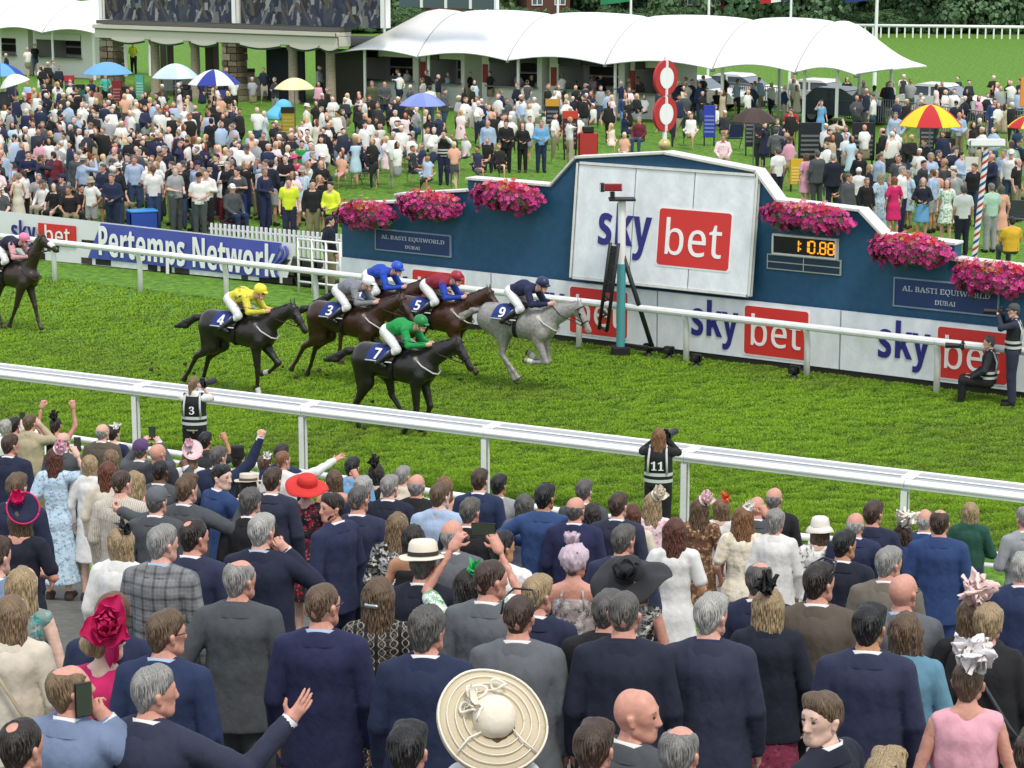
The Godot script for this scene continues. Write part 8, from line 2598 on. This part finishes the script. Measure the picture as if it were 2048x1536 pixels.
# people one can pick out: x y(feet) | looks | label
const FAR := [
	"268 148|m 1.08 front 170 0 0 p short:dark tee:hiviz long:black|left one of two stewards in yellow high-visibility vests inside the pavilion",
	"243 150|w 1.0 front 190 0 0 p tail:dark tee:hiviz long:black|right-facing steward in yellow high-visibility vest by the left stone pillar",
	"547 195|m 1.08 down 175 0 0 p short:dgrey tee:white long:dgrey ballcap:white|man in white T-shirt and cap in the dark pavilion doorway",
	"213 222|w 1.0 front 200 0 0 p short:dark tee:teal long:black|woman in teal T-shirt under the big blue umbrella",
	"185 235|w 1.0 down 0 0 0 p curly:ginger shirt:navy long:navy|ginger curly-haired person in navy below the blue umbrella",
	"615 305|m 1.2 down -80 -10 0 p short:grey shirt:white long:khaki panama:white|large man in white shirt and sun hat beside the yellow boards",
	"380 325|m 1.2 down 190 0 0 r fringe:grey tee:white long:black|sturdy man in white T-shirt and black trousers in the open grass gap",
	"425 340|m 1.08 down 20 0 0 p short:black suit:black:nc short:lgrey|man in black hooded top and pale shorts seen from behind",
	"606 388|w 1.0 fold 180 0 0 p short:dark dress:bgreen n|woman in bright green dress standing with folded arms",
	"593 425|w 1.0 fold 180 0 0 p short:blond dress:hot n wide:e0458c:d3246b|woman under a wide hot pink hat behind the picket fence",
	"580 490|m 1.08 down 180 0 0 p short:dark tee:hiviz long:navy|steward in yellow high-visibility vest left of the wall end",
	"664 500|m 1.08 front 150 0 0 p short:dark shirt:hiviz long:navy|steward in bright yellow jacket beside the leftmost flower trough",
	"627 495|m 1.08 down 190 0 0 p short:black shirt:black long:khaki|man in black shirt between the two yellow stewards",
	"661 587|m 1.08 down -60 -20 0 p short:dark shirt:dnavy long:khaki|man in navy shirt and khaki trousers leaning on the gate end of the finish wall",
	"401 478|m 1.2 front 180 0 0 r short:black tee:white long:dgrey ballcap:black|man in white striped shirt and black cap leaning on the fence behind the banner",
	"310 460|m 1.2 down 10 0 0 p tail:lbrown tee:white long:jean|person in white printed T-shirt seen from behind near the banner",
	"228 480|m 1.2 front 170 0 0 r short:grey shirt:navy long:navy|large grey-haired man in navy polo shirt just behind the banner",
	"272 435|m 1.08 hip 190 0 0 r short:grey shirt:ltblue long:jean|grey-haired man in pale blue shirt and jeans, hand on hip, above the banner",
	"157 420|m 1.08 sit 180 0 0 p short:grey shirt:ltblue long:dgrey|grey-haired man in pale blue shirt seated behind the banner",
	"40 380|w 1.0 down 150 0 0 p bob:dark tee:hot long:jean|woman in hot pink T-shirt at the left of the lawn",
	"112 425|m 1.0 down 30 0 0 p short:dark shirt:redstripe long:jean|person in dark red striped shirt at the left behind the banner",
	"976 345|m 1.2 down 170 0 0 r none:grey shirt:ltblue long:dnavy|bald man in pale blue shirt and dark trousers on the open grass before the gable",
	"1012 345|m 1.08 front 180 0 0 p short:dark suit:black:nc long:black|man in black jacket beside the bald man in pale blue",
	"1045 345|w 1.0 front 180 0 0 p long:dark suit:black:white long:black|dark-haired woman in black jacket and white top beside the bald man",
	"1082 345|m 1.08 front 190 0 0 r short:silver shirt:sky long:navy|grey-haired man in sky blue shirt left of the black box stand",
	"888 370|m 1.08 camera 180 0 0 p short:black shirt:white long:navy bib:|photographer in white shirt and dark vest among the far crowd, camera at his eye",
	"797 215|m 1.2 down 100 0 0 r short:dgrey suit:blue:nc long:navy|tall man in blue jacket at the counter under the marquee",
	"770 248|m 1.2 front 190 0 0 r none:grey suit:dgrey:sky long:navy|man in dark jacket and blue shirt left of the lilac umbrella",
	"745 246|m 1.2 down 170 0 0 r short:grey shirt:olive long:jean|man in olive jacket and jeans beside the lilac umbrella",
	"860 258|m 1.08 down 20 0 0 p short:dark tee:white long:jean|person in white T-shirt with blue lettering under the lilac umbrella",
	"1185 235|w 1.0 sit 170 0 0 p bob:ginger dress:orange n|woman in orange seated at the picnic table under the marquee",
	"1250 275|m 1.0 down 180 0 0 p long:dark shirt:blue long:sky|long-haired person in blue jacket and pale jeans left of the winning post",
	"1275 235|m 1.0 front 180 0 0 p short:brown shirt:brown long:black|man in brown jumper near the hut left of the winning post",
	"1278 305|m 1.2 sit 160 0 0 r short:white suit:maroon:lgrey long:jean|white-haired man in maroon jacket seated left of the winning post",
	"1580 312|m 1.08 front 170 0 0 r short:dark tee:red long:black|man in bright red polo shirt and black trousers",
	"1640 288|w 1.0 fist_bent 200 0 0 p short:lbrown dress:sky n|woman in sky blue dress by the left black desk",
	"1668 340|m 1.0 fist_bent -30 -10 0 p short:dark shirt:cream long:black|man in cream waistcoat pointing across the right lawn",
	"1788 325|m 1.2 hip 170 0 0 r short:grey shirt:ltblue long:jean|grey-haired man in pale blue shirt and jeans right of the black desks",
	"1915 325|m 1.08 front 180 0 0 r fringe:grey shirt:ltblue long:khaki|balding man in pale blue shirt and khaki trousers below the red and yellow umbrella",
	"1762 365|m 1.08 down 60 0 0 p fringe:dark shirt:black long:beige|man in black shirt with his back turned on the right lawn",
	"1550 365|m 1.0 fist_bent -30 0 0 p short:dgrey shirt:grey long:dnavy ballcap:dgrey|man in grey top pointing, beside the wall gable",
	"1520 335|m 1.2 front 160 0 0 r short:dgrey suit:charcoal:nc long:charcoal ballcap:charcoal|man in charcoal coat and cap beneath the brown umbrella",
	"1692 230|w 1.0 fold 180 0 0 p long:dark dress:black n|woman in black dress under the right end of the marquee",
	"1725 245|m 1.08 front 180 0 0 r short:grey tee:white long:stone ballcap:white|man in white T-shirt and white cap by the barrier",
	"1772 248|m 1.08 front 180 0 0 r fringe:grey shirt:maroon long:dgrey|man in maroon jumper beside the barrier left of the red and yellow umbrella",
	"1445 345|m 1.08 sit 180 0 0 r short:grey shirt:pinkfloral long:beige|person in pale pink top seated above the right gable slope",
	"1553 415|m 1.08 down 30 0 0 r short:dgrey tee:white long:dnavy|person in white leaning on the sloping coping right of the gable",
	"1757 470|w 1.0 down 20 0 0 p wavy:blond gown:bluefloral n|blonde woman in pale blue gown above the clock flowers",
	"1785 478|w 1.0 down 20 0 0 p bob:ginger dress:hot n|woman in hot pink dress above the clock flowers",
	"1842 480|w 1.0 front 170 0 0 p bob:silver shirt:dnavy skirt:sky|silver-haired woman in navy top and blue skirt above the right flowers",
	"1868 460|w 1.0 front 170 0 0 p long:lbrown dress:peach n|brown-haired woman in peach dress above the right flowers",
	"1890 485|w 1.0 down 160 0 0 p bob:ginger dress:greenwhite n|woman in green and white print dress above the right flowers",
	"1922 510|m 1.2 down 10 0 0 r short:dgrey tee:white long:dnavy|broad man in white polo shirt behind the lower right flowers",
	"1978 505|m 1.2 down 20 0 0 r short:grey tee:mint long:lgrey|man in pale green T-shirt right of the striped pole",
	"1998 500|w 1.0 down 20 0 0 p bob:dgrey dress:peach n|woman in peach dress right of the striped pole",
	"2020 540|m 1.2 sit 10 0 0 r short:dark tee:yellow long:dgrey|person in mustard yellow seated behind the rightmost flowers",
	"2018 400|m 1.2 fold 10 0 0 r short:dgrey tee:mint long:black|man in mint T-shirt seen from behind near the right frame edge",
	"1985 290|m 1.0 down 180 0 0 p short:dark shirt:blue long:jean|man in blue patterned shirt by the grey barrier at the right",
	"1980 430|m 1.2 front 100 0 0 r fringe:grey suit:navy:white long:navy|balding man in navy suit beside the white notice board",
	"1610 420|w 1.08 down 30 0 0 p bob:lbrown dress:pink n|woman in pink dress behind the clock flowers",
	"1632 422|m 1.2 down 20 0 0 r short:dgrey suit:dgrey:nc long:dgrey|man in grey suit from behind, left of the woman in pink",
	"1663 430|m 1.2 down 10 0 0 r short:white suit:dnavy:nc long:dnavy|white-haired man in dark navy suit behind the clock flowers",
]

func far_crowd() -> void:
	var n := 0
	var taken := []
	var waiting := []
	for line in FAR:
		var f: PackedStringArray = line.split("|")
		var q := f[0].split(" ")
		var spec := f[1].split(" ")
		var p := gp(float(q[0]), float(q[1]))
		taken.append(p)
		far_labels[f[2]] = true
		person(p, spec, f[2], 1.76 if spec[0] == "m" else 1.66, false, "racegoers on the far lawn")
		n += 1
	var r := RandomNumberGenerator.new()
	r.seed = 2024
	# regions of the lawn: x from, x to, y from, y to, how many, how many sit
	var regions := [[0, 190, 235, 330, 36, 0.15], [190, 330, 245, 330, 26, 0.2], [330, 520, 240, 335, 24, 0.15], [0, 180, 335, 430, 34, 0.45], [180, 330, 335, 420, 26, 0.3], [330, 490, 340, 420, 22, 0.3], [0, 240, 435, 475, 18, 0.5], [240, 480, 425, 470, 18, 0.3], [480, 650, 365, 470, 32, 0.2], [620, 800, 275, 385, 38, 0.3], [790, 940, 300, 390, 18, 0.4], [480, 640, 300, 370, 8, 0.3], [640, 900, 215, 280, 8, 0.2],
		[900, 1240, 220, 300, 38, 0.3], [940, 1110, 310, 372, 6, 0.3], [1090, 1250, 290, 340, 4, 0.3], [1240, 1460, 225, 300, 22, 0.2], [1380, 1620, 228, 262, 12, 0.0], [1700, 2048, 225, 300, 28, 0.0], [1480, 1600, 300, 380, 4, 0.1], [1600, 1900, 345, 400, 12, 0.0], [1680, 1920, 410, 480, 16, 0.1], [1900, 2060, 330, 470, 15, 0.1], [700, 1230, 205, 222, 10, 0.0], [10, 120, 150, 215, 7, 0.0], [400, 640, 205, 240, 6, 0.0]]
	var tops_m := ["shirt:white", "tee:white", "tee:black", "shirt:ltblue", "suit:navy:nc", "shirt:navy", "tee:dgrey", "suit:black:nc", "shirt:dnavy", "tee:lgrey", "shirt:white", "suit:dgrey:nc", "suit:black:nc", "tee:black", "tee:white", "shirt:navy", "shirt:charcoal", "tee:white", "suit:charcoal:nc", "tee:dnavy", "shirt:ltblue", "shirt:lgrey"]
	var tops_w := ["tee:white", "dress:black", "dress:whitefloral", "shirt:white", "dress:navy", "less:beige", "dress:bluefloral", "tee:peach", "shirt:pink", "dress:pinkfloral", "shirt:black", "less:cream", "tee:black", "dress:black", "suit:black:nc", "tee:white"]
	var bots := ["long:navy", "long:dgrey", "long:jean", "long:black", "long:khaki", "short:khaki", "long:stone", "short:lgrey", "long:charcoal", "long:jean"]
	var poses := ["down", "front", "fold", "down", "hip", "front", "phone_one", "down"]
	for g in regions:
		for k in int(g[4] * 1.35):
			var p := Vector3.ZERO
			var x := 0.0
			var y := 0.0
			var ok := false
			for tries in 30:
				x = r.randf_range(g[0], g[1])
				y = r.randf_range(g[2], g[3])
				p = gp(x, y)
				ok = (p - WO).dot(NM) < -0.7 or x < 660
				for t in taken:
					if Vector2(t.x - p.x, t.z - p.z).length() < (0.55 if y > 400 else 0.45):
						ok = false
						break
				if ok: break
			if not ok: continue
			taken.append(p)
			var woman := r.randf() < 0.4
			var sit: bool = r.randf() < g[5]
			var top: String = tops_w[r.randi() % tops_w.size()] if woman else tops_m[r.randi() % tops_m.size()]
			var dress := top.begins_with("dress") or top.begins_with("less")
			var hair: String = ["bob:lbrown", "wavy:blond", "long:dark", "bob:blond", "tail:brown", "short:silver", "long:auburn", "bob:dark"][r.randi() % 8] if woman else ["short:brown", "fringe:grey", "crop:dgrey", "short:silver", "short:dgrey", "short:dark", "short:black", "short:white", "short:lbrown", "short:white"][r.randi() % 10]
			var face := r.randf_range(120, 240) if r.randf() < 0.72 else r.randf_range(0, 360)
			var extra := ""
			if r.randf() < 0.16: extra = [" ballcap:navy", " ballcap:white", " panama:cream:brown", " flatcap:dgrey", " bucket:stone"][r.randi() % 5]
			var spec := ("%s %s %s %d %d 0 %s %s %s %s%s" % ["w" if woman else "m", ["1.0", "1.08", "1.2"][r.randi() % 3], "sit" if sit else poses[r.randi() % poses.size()], int(face), [0, 20, -20, 30, -30][r.randi() % 5], ["l", "p", "r", "p", "t"][r.randi() % 5], hair, top, "n" if dress else bots[r.randi() % bots.size()], extra]).split(" ")
			waiting.append([y, x, p, spec, r.randf_range(1.70, 1.84) if not woman else r.randf_range(1.58, 1.70), r.randi() % 5, face])
	waiting.sort_custom(func(a, b): return a[0] > b[0])
	var single := 300 - n - NEAR.size() - 11
	for w in waiting.slice(0, single):
		var spec: PackedStringArray = w[3]
		var lb := describe(w[1], w[0], spec)
		person(w[2], spec, lb, w[4], false, "racegoers on the far lawn")
		if spec[2] == "sit":
			var c: String = ["navy", "green", "dgrey", "rblue", "maroon"][w[5]]
			var cl: String = "%s folding chair under the %s" % [{"navy": "navy", "green": "green", "dgrey": "grey", "rblue": "blue", "maroon": "maroon"}[c], lb]
			if cl.split(" ").size() > 16: cl = "chair under the " + lb
			if cl.split(" ").size() > 16: cl = "chair under the " + lb.get_slice(",", 0) + lb.get_slice(",", 1).substr(0, 0)
			var o := thing("folding_chair", cl, "chair", w[2], deg_to_rad(w[6]), "folding chairs on the far lawn")
			part("seat", box(Vector3(0.52, 0.03, 0.46), 0.01), cloth(hue(c)), o, Vector3(0, 0.30, 0))
			part("backrest", box(Vector3(0.52, 0.50, 0.03), 0.01), cloth(hue(c)), o, Vector3(0, 0.62, 0.24))
			for e in [[-1, -1], [-1, 1], [1, -1], [1, 1]]: part("leg", cyl(0.015, 0.015, 0.3, 6), surf("steel", srgb("8d8f92"), 0.35, 0.9), o, Vector3(e[0] * 0.24, 0.15, e[1] * 0.2))
	# the smaller people at the back of the lawn, past the number built one by one
	var kept := [MESH, ARR]
	MESH = {}
	ARR = {}
	coarse = 3.9
	var v := PackedVector3Array()
	var nn := PackedVector3Array()
	var cc := PackedColorArray()
	var ids := PackedInt32Array()
	for w in waiting.slice(single):
		var spec: PackedStringArray = w[3]
		var woman := spec[0] == "w"
		var g := float(spec[1])
		var k: float = w[4] / 1.76
		var sit := spec[2] == "sit"
		var t := Transform3D(Basis(Vector3.UP, deg_to_rad(float(spec[3]))).scaled(Vector3.ONE * k), w[2] - Vector3(0, 0.46 * k if sit else 0.0, 0))
		var hd := head_at(snappedf(float(spec[4]), 10.0), 0.0)
		var tp := spec[8].split(":")
		var list := [[body_mesh(woman, spec[2], float(spec[4]), 0.0, false), t, srgb(SKIN[spec[6]])], [top_mesh(tp[0], woman, spec[2], g, false), t, srgb(PRINTS[hue(tp[1])][0] if PRINTS.has(hue(tp[1])) else hue(tp[1]))]]
		var hh := spec[7].split(":")
		if hh[0] != "none": list.append([hair_mesh(hh[0], false), t * hd, srgb(HAIR[hh[1]])])
		if spec[9] != "n": list.append([legs_mesh(spec[9].split(":")[0], sit, g, false), t, srgb(hue(spec[9].split(":")[1]))])
		for e in list:
			var arr: Array = e[0].surface_get_arrays(0)
			var m := moved([arr[Mesh.ARRAY_VERTEX], arr[Mesh.ARRAY_NORMAL], arr[Mesh.ARRAY_INDEX]], e[1])
			var at := v.size()
			v.append_array(m[0])
			nn.append_array(m[1])
			var from := ids.size()
			ids.append_array(m[2])
			for i in range(from, ids.size()): ids[i] += at
			var col := PackedColorArray()
			col.resize(m[0].size())
			col.fill((e[2] as Color).srgb_to_linear())
			cc.append_array(col)
	MESH = kept[0]
	ARR = kept[1]
	coarse = 1.0
	if v.size():
		var a := []
		a.resize(Mesh.ARRAY_MAX)
		a[Mesh.ARRAY_VERTEX] = v
		a[Mesh.ARRAY_NORMAL] = nn
		a[Mesh.ARRAY_COLOR] = cc
		a[Mesh.ARRAY_INDEX] = ids
		var am := ArrayMesh.new()
		am.add_surface_from_arrays(Mesh.PRIMITIVE_TRIANGLES, a)
		var cm := surf("crowd_paint", Color.WHITE, 0.8)
		cm.vertex_color_use_as_albedo = true
		var o := part("crowd", am, cm)
		tag(o, "racegoers standing and sitting far back on the lawn under the marquees", "crowd")
		o.set_meta("kind", "stuff")
		print("crowd triangles ", ids.size() / 3)
	print("far people ", n, " ", waiting.size())

func _ready() -> void:
	fn.frequency = 1.0
	fn.seed = 2
	rng.seed = 1
	var t0 := Time.get_ticks_msec()
	WO = gp(1348, 708)
	camera_and_light()
	ground()
	rails()
	finish_wall()
	winning_post()
	print("wall ", Time.get_ticks_msec() - t0)
	tents()
	stone_building()
	far_field()
	banner_and_fence()
	lawn_things()
	print("place ", Time.get_ticks_msec() - t0)
	runners()
	print("runners ", Time.get_ticks_msec() - t0)
	near_crowd()
	print("near ", Time.get_ticks_msec() - t0)
	far_crowd()
	print("far ", Time.get_ticks_msec() - t0)
	var seen_m := {}
	for o in find_children("*", "MeshInstance3D", true, false):
		if o.mesh and not seen_m.has(o.mesh):
			seen_m[o.mesh] = o.mesh.get_faces().size() / 3
	var tot := 0
	for k in seen_m: tot += seen_m[k]
	print("triangles ", tot)
